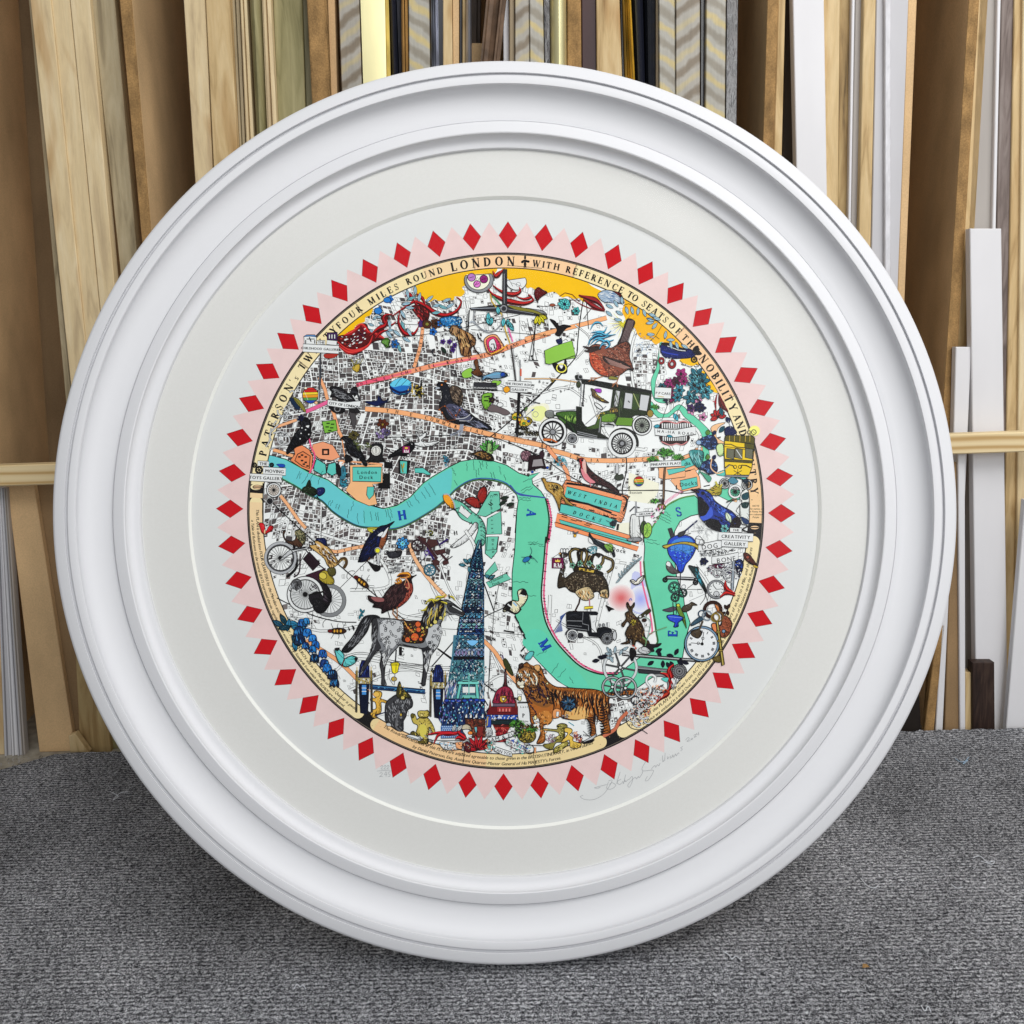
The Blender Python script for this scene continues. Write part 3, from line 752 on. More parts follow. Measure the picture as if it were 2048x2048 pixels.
P('1500 800 1720 700 1780 760 1540 860', (110, 196, 170), 6, 0); TX('Greenland', 1610, 765, 28, -24, bold=1); TX('Dock', 1610, 808, 28, -22, bold=1); TX('H', 1165, 255, 44, -8, serif=True)
A.T(1020, 740, .18116, 33)
P('600 1240 700 1230 1270 1380 1300 1430 1240 1660 1140 1660 560 1470', (238, 150, 104), 6, 1)
P('625 1285 1235 1445 1210 1575 598 1405', 'tq', 6, 0)
K('620 1250 820 1275 1050 1335 1230 1385', 24, 'k'); K('1240 1390 1290 1440 1250 1560', 20, 'k', 1); K('610 1430 860 1480 1120 1580', 24, 'k')
for x, y in ((700, 1485), (1060, 1610), (1145, 1600), (1145, 1635), (900, 1550)): K([(x-32, y-8), (x+32, y+8)], 13)
P('560 1480 700 1500 1180 1660 1150 1750 540 1570', 'tq', 6, 0)
P('520 1580 1440 1860 1420 1920 500 1680', (238, 146, 96), 5, 0); P('540 1650 1350 1880 1330 1932 560 1700', 'tq', 5, 0)
P('490 1680 1420 1950 1400 2000 500 1730', (238, 146, 96), 4, 0)
for x, y in ((600, 1600), (600, 1625), (760, 1665), (870, 1700), (700, 1660), (850, 1715)): K([(x-32, y-9), (x+32, y+9)], 9)
P('1180 1700 1205 1700 1195 1770 1170 1765', 'k', 0, 0)
for i, ch in enumerate('WEST'): TX(ch, 655+i*55, 1352+i*15, 40, 15, serif=True, slant=.2)
for i, ch in enumerate('INDIA'): TX(ch, 938+i*56, 1442+i*16, 40, 15, serif=True, slant=.2)
for i, ch in enumerate('DOCKS'): TX(ch, 710+i*70, 1574+i*21, 40, 15, serif=True, slant=.2)
for i, (ch, x, y) in enumerate((('E', 695, 1020), ('P', 775, 1190), ('L', 1185, 1300), ('A', 1310, 1300), ('U', 598, 865))): TX(ch, x, y, 40, 30, serif=True)
TX('Station', 1385, 1352, 26, 0, sp=4, bold=1)
for i, ch in enumerate('Common'): TX(ch, 250+i*45, 205+i*4, 26, 4, serif=False, bold=1)
for i, ch in enumerate('Brom'): TX(ch, 560+i*42, 235-i*14, 28, -18, bold=1)
for i, ch in enumerate('Bow'): TX(ch, 325+i*42, 128+i*6, 30, 5, bold=1)
P('1640 1080 1932 1060 1932 1180 1700 1210 1640 1190', (242, 176, 130), 5, 0)
P('1730 1100 1932 1075 1932 1110 1750 1160', 'tq', 5, 0)
A.T(1280, 780, .18116, 33)
P('195 860 250 820 540 700 620 640 690 630 690 680 600 720 640 880 600 900 230 970', (242, 176, 130), 5, 0)
P('260 860 560 740 600 830 300 940', 'tq', 5, 0); P('300 960 600 870 655 960 670 1080 480 1120 420 1100', (242, 176, 130), 5, 0)
P('440 1000 625 960 635 1060 460 1105', 'tq', 6, 0); TX('Docks', 530, 1034, 46, -8, sp=6, bold=2); TX('dia', 520, 810, 44, -10, bold=2)
K('350 945 400 935', 13); K('420 920 470 912', 13); K('490 900 560 885', 13); K('700 1065 770 1050', 11); K('400 1100 400 1050', 12); K('210 870 225 960', 14)
K('655 680 680 690 670 740', 12)
# the name of the river in blue and its small notes
def note(x, y, ang, w, n=2):
    a = radians(ang)
    for i in range(n):
        p = [(x+cos(a)*w*t/8.-sin(a)*(i*26)+random.uniform(-7, 7), y+sin(a)*w*t/8.+cos(a)*(i*26)+random.uniform(-9, 9)) for t in range(random.choice((6, 7, 8))+1)]
        K(p, 4.5, (30, 60, 60))
A.T(730, 740, .18116, 35)
for t, x, y, a in (('H', 405, 1600, -10),): TX(t, x+6, y+6, 100, a, 'nv', True, bold=4); TX(t, x, y, 100, a, 'bl', True)
TX('A', 1838, 1582, 96, 100, 'nv', True); TX('A', 1832, 1580, 96, 100, 'bl', True)
for x, y, a, w in ((1120, 1020, 85, 130), (1190, 1000, 86, 120), (1250, 1090, 84, 90), (1290, 1000, 80, 100), (1340, 1010, 84, 90), (1410, 1120, 75, 100), (1480, 1060, 80, 120), (1530, 1160, 70, 70),
                   (700, 1240, 62, 160), (660, 1300, 60, 140), (620, 1340, 60, 120), (540, 1380, 60, 130), (480, 1440, 60, 110), (960, 1080, 65, 90), (980, 1210, 60, 80), (1740, 1240, -25, 100), (1720, 1330, -25, 130),
                   (60, 1560, 85, 120), (140, 1570, 84, 120), (230, 1540, 84, 110), (275, 1530, 76, 130), (1700, 1410, 2, 130), (1800, 1900, 0, 110)): note(x, y, a, w, random.choice((1, 2)))
A.T(430, 740, .18116, 35)
for x, y, a, w in ((740, 1150, -75, 80), (900, 1200, -70, 90), (960, 1260, -60, 140), (1040, 1260, -68, 150), (1130, 1260, -68, 160), (1250, 1500, -72, 90), (1330, 1530, -70, 70), (1460, 1640, -80, 130), (1500, 1560, -75, 110), (1570, 1580, 86, 120), (1640, 1560, 86, 130)): note(x, y, a, w, random.choice((1, 2)))
A.T(1020, 740, .18116, 35)
TX('S', 1862, 1568, 100, -18, 'nv', True); TX('S', 1856, 1564, 100, -18, 'bl', True)
for x, y, a, w in ((1690, 1560, 30, 120), (1660, 1610, 30, 130)): note(x, y, a, w)
A.T(1000, 1020, .18116, 35)
TX('M', 496, 1490, 110, 60, 'nv', True, bold=3); TX('M', 490, 1486, 110, 60, 'bl', True)
for x, y, a, w in ((330, 370, 2, 140), (420, 400, 2, 80), (140, 790, 3, 170), (300, 950, -3, 140), (400, 1600, -20, 140), (560, 1800, -50, 180), (640, 1850, -50, 170), (770, 1850, 55, 90), (1620, 320, 10, 110), (1600, 350, 10, 160)): note(x, y, a, w, 1)
E(375, 0, .1, .1, 'k')
A.T(1280, 1050, .18116, 35)
TX('E', 362, 1202, 100, -88, 'nv', True, bold=3); TX('E', 356, 1198, 100, -88, 'bl', True)
# ------------------------------------------------------------------ yellow clouds of the upper rim
def cloud(pts, o=0, col=(250, 188, 24)):
    P(pts, col, o, 1)
A.T(0, 0, 1, 37)
cloud(cv(750, 430, '370 860 560 690 800 620 1080 560 1300 570 1350 600 1300 660 1240 650 1200 680 1130 700 1050 660 990 700 1010 760 960 800 990 850 950 900 880 900 860 940 760 940 700 950 660 930 600 960 560 930 520 960 490 900 440 880 430 810'))
cloud(cv(750, 430, '1405 580 1560 590 1750 600 1932 620 2100 640 2300 720 2400 790 2480 830 2560 870 2500 930 2440 960 2380 950 2300 960 2250 920 2200 930 2120 900 2060 910 1980 850 1900 860 1850 820 1780 830 1720 800 1680 810 1640 770 1560 760 1500 730 1440 680'))
cloud(cv(430, 430, '1345 1320 1480 1210 1620 1110 1740 1010 1720 1100 1660 1130 1650 1180 1590 1200 1540 1240 1530 1290 1470 1290 1420 1330'))
cloud(cv(1050, 430, '1100 960 1080 910 1300 1020 1500 1170 1650 1280 1760 1400 1880 1530 1932 1640 1880 1650 1790 1640 1720 1590 1640 1560 1600 1480 1520 1400 1440 1430 1380 1380 1300 1370 1240 1320 1210 1250 1140 1220 1100 1130 1070 1060'), col=(250, 178, 30))
cloud(cv(1280, 480, '690 1440 740 1500 800 1590 860 1680 810 1680 760 1640 720 1600 720 1550 680 1500'))
cloud(cv(1280, 480, '430 1330 520 1290 600 1280 640 1350 580 1390 500 1370'))
for _ in range(60):     # watercolour blooms of the yellow
    pass
MARKS.append((len(A.v), len(A.f)))
# ------------------------------------------------------------------ the ring with its titles
A.T(0, 0, 1, 40)
cols = [(242, 224, 176), (240, 210, 164), (242, 200, 156), (244, 222, 172), (236, 212, 158), (240, 200, 150)]
ringband(485, 517, 0, 360, (34, 32, 34), 180, 40)
def band(a0, a1, c): ringband(486.5, 512, a0, a1, c, None, 41)
ringband(513, 514.6, 0, 360, (120, 110, 100), 180, 41)
segs = [(-84, -54.25, 0), (-54.2, -36.02, 3), (-36, -19, 3), (-19, -7.42, 1), (-7.4, 15.98, 2), (16, 44, 3), (44, 63.28, 2), (63.3, 74, 0), (74, 92.7, 5)]
for a0, a1, k in segs: band(a0, a1, cols[k])
def cart(a0, a1, k, k2=None):
    """a long label with round ends, a0..a1 clockwise from the top"""
    band(a0+1.4, a1-1.4, cols[k])
    for a in (a0+1.5, a1-1.5):
        t = radians(a); A.z = 41; E(MX+499.3*sin(t), MY-499.3*cos(t), 12.6, 12.6, cols[k])
    if k2 is not None: band((a0+a1)/2, a1-1.4, cols[k2])
cart(214.8, 273.4, 3, 1); cart(156.2, 212.6, 4, 5); cart(95.7, 153.4, 3, 5); 

for a in (-84.5, 93.8):
    t = radians(a); A.z = 42; E(MX+499*sin(t), MY-499*cos(t), 9, 4, cols[2], .8); K([(MX+499*sin(t)-8, MY-499*cos(t)), (MX+499*sin(t)+8, MY-499*cos(t))], 2.2)
band(-87, -85.9, cols[1]); E(MX-499, MY-48, 11, 6, cols[0])
ringband(486, 487, 0, 360, (40, 36, 36), 180, 42)
for a in (-54.2, -36, -7.4, 16, 44.2, 63.3):
    t = radians(a); K([(MX+486*sin(t), MY-486*cos(t)), (MX+516*sin(t)+1, MY-516*cos(t)-1)], 1.0, (120, 100, 84)); K([(MX+486*sin(t)+2, MY-486*cos(t)), (MX+516*sin(t)+3, MY-516*cos(t)-1)], .6, (130, 110, 90))
for a in (189.7, 173.5, 221.5, 236.5):
    t = radians(a); K([(MX+486*sin(t), MY-486*cos(t)), (MX+514*sin(t)+1, MY-514*cos(t)-1)], 1.4, (90, 80, 60))
for _ in range(260):     # foxing of the old paper
    t = random.uniform(0, 2*pi); r = random.uniform(488, 511); A.z = 42
    E(MX+r*sin(t), MY-r*cos(t), random.uniform(.3, .9), random.uniform(.3, .9), random.choice([(200, 164, 110), (150, 110, 80), (214, 180, 130)]), up=0)
A.z = 43
R0 = 492
for s, a0, a1, h, r in (("PATERSON's", -76.6, -57.6, 15.5, R0-1), ('TWENTY', -54.6, -43.6, 14.5, R0), ('FOUR', -41.9, -36.0, 13.2, R0), ('MILES', -32.6, -26.0, 13.2, R0), ('ROUND', -22.9, -15.3, 13.2, R0),
                        ('LONDON', -12.0, 1.2, 18, R0-1.5), ('WITH', 7.1, 11.8, 13.2, R0), ('REFERENCE', 14.6, 27.6, 13.2, R0), ('TO', 29.9, 31.3, 13.2, R0), ('SEATS', 33.8, 39.9, 13.2, R0),
                        ('OF', 41.9, 43.9, 13.2, R0), ('THE', 46.0, 49.8, 13.2, R0), ('NOBILITY', 52.5, 65.5, 16, R0-1), ('AND', 68.0, 71.8, 15, R0), ('GENTRY', 74.6, 85.4, 15.5, R0-1), ('.', 87.4, 87.4, 13.2, R0)):
    arc_out(s, a0, a1, r, h)
# the fleuron
A.T(750, 430, .18116, 43)
for x, y, rx, ry in ((1655, 470, 12, 24), (1655, 510, 34, 16), (1625, 520, 16, 14), (1690, 515, 16, 14), (1655, 545, 16, 26), (1655, 575, 22, 8)): E(x, y, rx, ry, 'k', up=0)
for i in range(26): K([(1480+i*14, 556+i*1.2), (1488+i*14, 562+i*1.2)], 8)
A.T(0, 0, 1, 43)
arc_in('The Roads and Distances in this PLAN are adjusted agreeable to those given in the BRITISH ITINERARY, in two Volumes', -29.6, 20.6, 497.5, 6.4, slant=.28, bold=.35)
arc_in("by Daniel Paterson, Esq. Assistant Quarter-Master General of His MAJESTY's Forces.", -21.6, 12.6, 508.5, 6.4, slant=.28, bold=.35)
arc_in("This PLAN is divided into FOUR QUARTERS by the Meridian and Parallel of ST. PAUL's CHURCH; and in the Margin of each Quarter is given", -90.5, -37.2, 499, 6.0, slant=.28, bold=.35)
arc_in('a Table of Reference to the several SEATS expressed therein, together with an account of the Standards from which the ROADS are measured.', -88, -39.6, 509, 5.6, slant=.28, bold=.35)
arc_in('The SCALE of this PLAN is laid down from ACTUAL SURVEY, is three Quarters of an Inch to a Mile, and the figures', 29.5, 81.5, 499, 6.4, slant=.28, bold=.35)
arc_in('of Distance are enclosed in a small Oval, thus (45) in order to distinguish them from those of Distances upon the Road', 31.5, 77, 509, 6.0, slant=.28, bold=.35)
A.T(1280, 780, .18116, 43)
for i, s in enumerate(('NOTE', 'The names of', 'the Penny Post', 'are coloured', 'Purple')): TX(s, 1275, 1280+i*31, 20, 1, sp=0, slant=.2, bold=1)
# pencilled edition number and signature flourish on the lower margin
A.T(500, 1270, .18116, 44)
pen = (140, 142, 146)
def pencil(s, w=3.2): K(cr(nums(s), False, 4), w, pen)
for dx in (0, 35, 68): pencil('%f 1455 %f 1438 %f 1450 %f 1475 %f 1480 %f 1478' % (1440+dx, 1455+dx, 1466+dx, 1444+dx, 1455+dx, 1470+dx))
pencil('1400 1502 1480 1496 1560 1500')
pencil('1430 1530 1448 1514 1460 1530 1445 1550 1428 1565 1445 1560 1466 1562'); pencil('1500 1508 1484 1540 1512 1540'); pencil('1506 1512 1500 1562'); pencil('1552 1512 1528 1514 1524 1532 1545 1538 1540 1560 1520 1562')
A.T(1050, 1270, .18116, 44)
pencil('900 1650 830 1668 765 1685 800 1690 830 1680'); pencil('920 1610 960 1600 935 1660 860 1760 760 1815 660 1815 608 1785 640 1770')
pencil('920 1620 900 1690 950 1700 1000 1660 960 1630 930 1650'); pencil('1050 1510 1030 1570 1010 1640'); pencil('1060 1590 1015 1620 1040 1650 1070 1630')
pencil('1075 1625 1080 1615 1085 1640 1100 1600 1110 1620 1130 1600'); pencil('1110 1540 1098 1590 1100 1620'); pencil('1130 1600 1150 1590 1180 1560 1185 1610 1150 1680 1135 1650 1200 1580 1220 1570 1230 1590 1250 1560 1260 1575 1290 1530 1300 1500')
pencil('1335 1390 1290 1470 1310 1500 1400 1490 1415 1510 1360 1600 1325 1605 1350 1560'); pencil('1390 1480 1430 1440 1440 1460 1460 1430 1475 1445 1490 1410'); pencil('1490 1380 1493 1384')
pencil('1515 1330 1520 1400 1530 1380'); pencil('1545 1300 1540 1390'); pencil('1570 1340 1572 1370 1590 1340'); pencil('1590 1320 1593 1324'); pencil('1610 1330 1600 1360 1625 1345 1630 1320 1640 1350 1660 1310 1668 1335 1690 1300 1700 1310')
pencil('1740 1230 1715 1245 1735 1260 1715 1280')
A.T(1280, 1250, .18116, 44)
pencil('500 1270 530 1240 540 1260 515 1285 555 1275'); pencil('570 1250 560 1265 575 1262 578 1250 570 1250'); pencil('590 1220 610 1205 612 1220 595 1240 625 1228'); pencil('625 1190 622 1208 645 1200'); pencil('642 1180 648 1215')
MARKS.append((len(A.v), len(A.f)))
# ------------------------------------------------------------------ the figures of the printed map
def V(ox, oy, z=46): A.T(ox, oy, .18116, z)
# wires and poles that cross the sheet
V(750, 430, 45)
for s, w in (('0 1365 480 1330 900 1265 1160 1200 1600 1100', 7), ('320 1205 500 1215', 5), ('1060 1265 1400 1290 1932 1335', 6), ('900 1400 890 1932', 4), ('1590 1120 1600 1420', 3)): K(s, w)
V(1050, 430, 45)
for s, w in (('640 940 600 1200 580 1400 560 1560 430 1720 240 1932', 11), ('610 1120 570 1500', 6), ('670 900 700 1260', 8), ('640 1150 740 1020', 7), ('480 940 620 940', 7), ('370 1000 140 1015', 6), ('20 1140 130 1600', 5)): K(s, w, 'k', 1)
V(430, 740, 45)
for s, w in (('1040 768 1200 775 1450 765', 9), ('730 1560 930 1750 1100 1900', 12), ('640 1470 740 1580', 12), ('530 1250 530 1680', 12), ('720 1370 980 1385', 5), ('1180 1480 1170 1932', 5), ('1180 0 1500 60 1932 150', 5), ('1310 0 1300 300', 4)): K(s, w)
V(730, 740, 45)
for s, w in (('150 745 600 735 940 720 1300 735 1430 750 1600 810 1780 880 1932 950', 9), ('-30 790 250 800', 5), ('940 620 920 1080', 5), ('930 860 1250 885', 5), ('1050 210 1500 230 1932 280', 7), ('990 0 985 200', 5), ('1110 210 1080 420', 7)): K(s, w, 'k', 1)
K('1932 280 1710 470 1500 650 1380 740', 12); K('850 1600 860 1932', 5)
V(1020, 740, 45)
for s, w in (('0 805 200 900 400 1000 560 1110 760 1230 880 1290 1150 1325 1500 1330 1700 1330 1900 1365', 10), ('1280 960 1285 1100 1240 1300 1245 1390', 12), ('620 -10 120 470', 13), ('355 780 355 900', 6)): K(s, w, 'k', 1)
V(1280, 780, 45); K('0 1110 200 1105 330 1115 460 1140 600 1130', 9, 'k', 1)
V(430, 1020, 45)
for s, w in (('1360 600 1560 770 1780 950 1850 1020', 12), ('680 970 900 1080 1100 1170 1350 1230 1560 1240', 11), ('1680 560 1280 960', 6), ('880 950 1000 1060', 6), ('1080 1120 1060 1320', 5), ('800 1180 1080 1200', 4)): K(s, w, 'k', 1)
V(700, 1020, 45)
for s, w in (('250 870 290 950', 9), ('450 1090 620 1230', 10), ('970 1530 1130 1640 1180 1690', 12), ('1160 1430 1040 1570 900 1730', 13), ('900 1740 1000 1932', 12), ('1470 790 1590 1120', 13), ('1380 1240 1540 1150 1700 1080', 10), ('1640 830 1590 1100 1530 1932', 6), ('1010 1310 1400 1330 1932 1380', 5)): K(s, w)
V(780, 1270, 45)
for s, w in (('450 380 560 560 700 700', 14), ('1040 540 1250 690 1420 810 1560 920', 13), ('980 610 1080 780', 12), ('520 150 680 270', 12), ('1110 0 1080 700', 6)): K(s, w)
for s in ('0 275 400 345 740 350', '0 300 400 365 740 372', '0 325 400 385 740 395'): K(s, 4)
V(500, 1270, 45)
for s in ('1040 230 1200 190 1400 220 1600 290 1932 330', '1080 240 1200 210 1400 240 1600 310 1932 345'): K(s, 5, 'k', 1)
TX('E', 1675, 185, 80, 0, serif=True); K('1660 130 1660 220', 34)
V(1280, 1050, 45); K('480 710 680 712', 5); K('540 840 720 760', 4, 'gy')

# scarlet and maroon scrollwork along the top
def scroll(pts, w, c=('dred', 'red'), n=6):
    K(cr(nums(pts), False, 5), w, c[0], taper=True); A.z += 1
    p = cr(nums(pts), False, 5)
    K([(x, y-w*.12) for x, y in p], w*.42, c[1], taper=True); A.z += 1
    K([(x, y+w*.22) for x, y in p], w*.14, 'k', taper=True)
V(430, 430, 46)
P('1345 1350 1450 1320 1540 1270 1590 1210 1660 1200 1690 1250 1730 1290 1850 1260 1800 1320 1870 1370 1780 1390 1690 1440 1560 1540 1480 1530 1390 1460', 'dred', 6)
for s in ('1350 1400 1450 1480 1560 1500 1690 1440 1740 1330', '1540 1250 1620 1210 1690 1290 1750 1290', '1360 1440 1480 1520 1640 1490', '1740 1290 1800 1330 1880 1370', '1420 1330 1500 1300 1600 1230'): scroll(s, 44, ('red', (214, 60, 54)))
HT('1430 1380 1530 1300 1660 1230 1680 1340 1560 1440', [(90, 30, 60), 'k', 'w'], 50, 30, -30, 9)
HT('1360 1360 1500 1320 1600 1440 1500 1480', ['k', 'w', (190, 60, 50)], 30, 26, 10, 8)
for x, y, a in ((1690, 1200, 20), (1740, 1160, -40), (1800, 1190, 10), (1850, 1240, -20), (1700, 1260, 40), (1900, 1280, -10), (1780, 1130, 0), (1850, 1160, 30)): LEAF(x, y, 70, 28, a, 'lb')
E(1900, 940, 40, 30, (40, 120, 200), 5); E(1800, 1060, 44, 36, (40, 120, 200), 5); E(1870, 1140, 40, 34, 'dred', 5)
P('1840 1380 1900 1360 1932 1390 1900 1470 1860 1430', 'gn', 5); P('1830 1750 1860 1660 1890 1640 1870 1740', 'w', 5)
K('1530 1700 1570 1600 1640 1580 1600 1640 1540 1660 1500 1590', 12, 'olive'); RG(1570, 1590, 36, 10, 'gy'); P('1510 1690 1580 1640 1600 1680 1570 1740', 'gold', 5)
RG(1630, 1610, 30, 8, 'gy')
V(750, 430, 46)
for x, y in ((160, 930), (40, 1060), (640, 1290), (220, 1420)): FL(x, y, 50, 5, (40, 120, 214), 'nv')
for s, w in (('190 1120 330 1020 440 960 560 1010 660 1080 780 1110 900 1060 950 960 900 910', 62), ('270 1080 260 1200 330 1310 430 1310 480 1230', 56), ('190 1100 110 1110 100 1180 170 1220 230 1180', 50),
             ('440 960 380 880 330 900', 50), ('440 970 520 1080 520 1160 470 1200', 70), ('-60 1340 30 1260 110 1220 130 1160', 60), ('560 1010 520 920 440 860', 40), ('0 1370 60 1300 140 1270', 40)): scroll(s, w)
P('400 1020 500 1000 600 1080 560 1200 500 1160', 'dred', 5); P('500 1150 530 1160 530 1230 480 1230', 'pur', 4)
HT('400 1020 500 1000 600 1080 560 1200 500 1160', [(190, 50, 50), 'k'], 24, 50, 60, 8)
for x, y, a in ((290, 990, -10), (350, 940, -20), (350, 820, 80), (440, 780, 85), (480, 960, -80), (560, 960, -40), (630, 1010, -10), (740, 960, -20), (620, 1085, -5), (780, 1030, -30), (760, 1140, 85), (820, 1150, 0), (280, 1050, 60),
                (330, 1020, 5), (120, 1280, 50), (200, 1270, 40), (290, 1170, 70), (150, 1150, 80), (350, 1250, 60), (700, 1000, 20), (300, 1350, 30), (250, 1420, 70)): LEAF(x, y, 105, 34, a, random.choice(['lb', 'lb', (120, 180, 190)]))
E(572, 1208, 50, 46, (90, 50, 30), 4); E(574, 1206, 22, 20, 'olive', 5); FL(670, 1200, 60, 8, (100, 60, 40), 'k'); FL(720, 1200, 44, 5, (40, 120, 214))
P('720 1140 840 1120 940 1130 960 1190 900 1220 960 1240 880 1260 820 1230 760 1230 720 1180', (30, 100, 160), 5); HT('720 1140 840 1120 940 1130 960 1190 880 1250 760 1230', ['k', 'lb', (60, 150, 210)], 60, 26, 0, 8, 90)
P('90 1380 160 1380 150 1420 160 1470 120 1440 70 1410', 'gn', 5); FL(220, 1430, 46, 6, (50, 120, 200))
# pocket watches in the clouds
P(ellp(1145, 720, 160, 140, 0, -30, 200), 'gy', 6, 0); P(ellp(1140, 712, 128, 116, 0, -30, 200), 'lc', 5, 0); P('1010 660 1240 650 1250 720 1020 740', 'lc', 0, 0)
for x, y, r, c in ((1065, 690, 44, (180, 120, 190)), (1200, 710, 44, (140, 30, 110)), (1125, 765, 38, (220, 120, 200))):
    E(x, y, r, r, c, 6); K([(x-24, y+6), (x+24, y-6)], 6)
K('1150 700 1090 800', 4); K('1130 690 1090 760', 4)
P(ellp(1560, 740, 110, 90, 0, -30, 190), 'w', 6, 0); K('1500 750 1620 790', 4); K('1480 720 1520 790', 4); RG(1580, 770, 24, 5, 'gy')
for s, w in (('1250 820 1300 880 1400 930 1500 960 1640 980 1740 950 1730 910', 66), ('1300 780 1400 850 1520 880 1600 850 1590 800', 60), ('1300 620 1330 680 1380 640 1430 600', 60), ('1560 900 1640 930 1720 910 1690 880', 40)): scroll(s, w, ('dred', (190, 40, 38)))
P('1760 840 1800 800 1850 830 1900 860 1830 910 1790 950 1760 890', 'dred', 5)
K('1270 870 1290 960 1400 1100 1440 1280 1490 1420', 14, 'gold'); K('1300 900 1400 1010', 16, (80, 150, 110))
P('1410 600 1455 600 1455 1000 1405 1000', 'dg', 5, 0); K('1425 650 1425 980', 7, 'gy')
P('1040 1030 1410 990 1800 1090 1800 1115 1420 1075 1060 1050', 'dg', 4, 0); RG(1420, 1035, 32, 12, 'gy'); K('1060 1035 1400 1025', 6, 'sil'); K('1470 1040 1750 1090', 6, 'gy')
K(cr(nums('1100 1050 1090 1150 1130 1220 1220 1290 1300 1290 1390 1210 1410 1100'), False), 15, 'gy'); K(cr(nums('1030 1200 1080 1180 1160 1250 1240 1290'), False), 14, 'sil')
for x, y, a in ((1250, 1080, 90), (1230, 1140, 60), (1290, 1130, 100), (1420, 1140, 95), (1460, 1150, 80), (1450, 1180, 40), (1480, 1200, 60), (1350, 1010, 80)): LEAF(x, y, 95, 46, a, (90, 190, 200), 5)
K('1040 1050 1010 1540', 12); K('1020 1100 980 1540', 7); K('960 1545 1070 1548', 10); K('1780 1100 1740 1600', 9); K('1790 1120 1700 1600', 7); K('1690 1605 1800 1608', 9)
K('1600 600 1400 1000', .1)
P('1460 1000 1600 1020 1780 1060 1870 1120 1740 1080 1560 1050', 'olive', 4)
for a in (20, 50, 80, 110): LEAF(1800, 1110, 110, 46, a, (224, 214, 40), 5)
K('1500 1440 1550 1830', 14, (70, 64, 64)); K('1520 1440 1560 1830', 6, 'gy'); K('1600 1600 1605 1830', 12, 'gy'); K('1608 1700 1608 1780', 18, (210, 90, 60))
# the small tiger
P('830 1290 850 1230 930 1250 1010 1290 1080 1330 1110 1390 1100 1440 1050 1470 1060 1550 960 1550 930 1460 910 1370 870 1320', (150, 106, 66), 6)
P('820 1280 850 1220 920 1240 930 1300 860 1330', (170, 130, 90), 5)
HT('840 1290 930 1250 1080 1330 1100 1440 1040 1480 960 1500 920 1380', ['k', 'k', (220, 180, 120)], 75, 60, 70, 7)
K('1050 1460 1030 1540', 20, 'dbr'); K('980 1460 970 1545', 20, 'dbr'); K('1090 1450 1110 1500 1150 1540', 16, 'dbr'); K('860 1250 840 1310', 14, 'k')
P('620 1500 660 1480 640 1530 690 1560 650 1550', 'dg', 3); LEAF(730, 1460, 90, 40, 50, (40, 60, 50)); K('800 1490 820 1620', 5)
for x, y in ((750, 1400), (820, 1400), (860, 1490), (880, 1440)): FL(x, y, 32, 5, (90, 50, 150), 'pur', 3)
P('1200 1400 1240 1340 1310 1320 1360 1350 1420 1480 1260 1540', 'or', 6); P('1225 1400 1260 1355 1310 1345 1345 1370 1390 1470 1270 1520', (226, 60, 110), 5); P('1255 1410 1310 1370 1340 1470 1280 1500', 'w', 5); K('1280 1430 1310 1425 1320 1480', 12); K('1275 1460 1290 1490', 12)
K('1130 1310 1150 1370', 14); K('1160 1380 1190 1400', 12); K('1470 1250 1520 1400', 14, (230, 110, 170)); K('1280 1540 1420 1470 1460 1430', 12, (244, 170, 40))
# seal, fish and the market sign
P('960 1740 1060 1690 1070 1780 980 1800', 'lime', 4); P('1090 1620 1130 1600 1150 1700 1190 1760 1120 1780 1060 1740 1110 1700', 'br', 5); P('1060 1750 1140 1790 1200 1800 1120 1810', 'lg', 4)
P('1180 1790 1250 1760 1340 1730 1420 1740 1450 1770 1400 1800 1300 1810 1230 1800 1190 1830', (110, 150, 180), 6); E(1410, 1765, 26, 24, 'bl', 4); K('1230 1780 1380 1750', 7, 'sky')
P('1300 1830 1390 1840 1360 1880 1290 1880', 'lime', 4)
P('1090 1850 1340 1858 1345 1932 1088 1920', 'dg', 6, 0); TX('BILLINGSGATE MARKET', 1218, 1912, 17, 2, 'w', sp=0)
P('1870 1500 1980 1450 2170 1390 2210 1550 1930 1650 1880 1640', 'lime', 5, 0)
V(1050, 430, 46)
P('210 1500 525 1400 550 1580 420 1600 340 1640 230 1645', 'lime', 6, 0)
TX('Tower Hamlets', 370, 1508, 36, -14, sp=2, slant=.2, bold=3); TX('Cemetery', 368, 1562, 36, -14, sp=2, slant=.2, bold=3)
# black bird over the road and the jester moth
P('270 1150 330 1170 370 1220 430 1210 510 1230 460 1250 420 1290 380 1340 330 1320 350 1270 320 1220', 'k', 3)
P('340 1380 400 1370 410 1410 370 1430', 'nv', 3); K('420 1390 450 1370 470 1390', 5)
P('300 1640 350 1640 400 1700 430 1640 440 1570 460 1650 460 1740 400 1750 340 1720', 'k', 4); K(ellp(400, 1690, 52, 46), 12, (240, 230, 90), 0, True)
FL(300, 1830, 22, 4, 'gold', 'k', 3); K('270 1790 300 1830', 8)
P('1080 920 1040 860 920 830 980 870 1060 920', 'dred', 5)
P('800 880 880 830 980 850 1080 940 1080 980 960 970 860 960', (160, 180, 200), 5); HT('800 880 880 830 980 850 1080 940 960 970', ['w', (90, 120, 160)], 50, 50, 10, 5)
for s, w in (('590 890 700 920 800 960 880 1050', 74), ('640 930 760 1010 880 1060', 60), ('480 900 600 980 740 1040 880 1070', 14)): scroll(s, w, ('dred', (150, 40, 44)))
K('380 900 440 860 520 880 600 960', 9, 'dred')
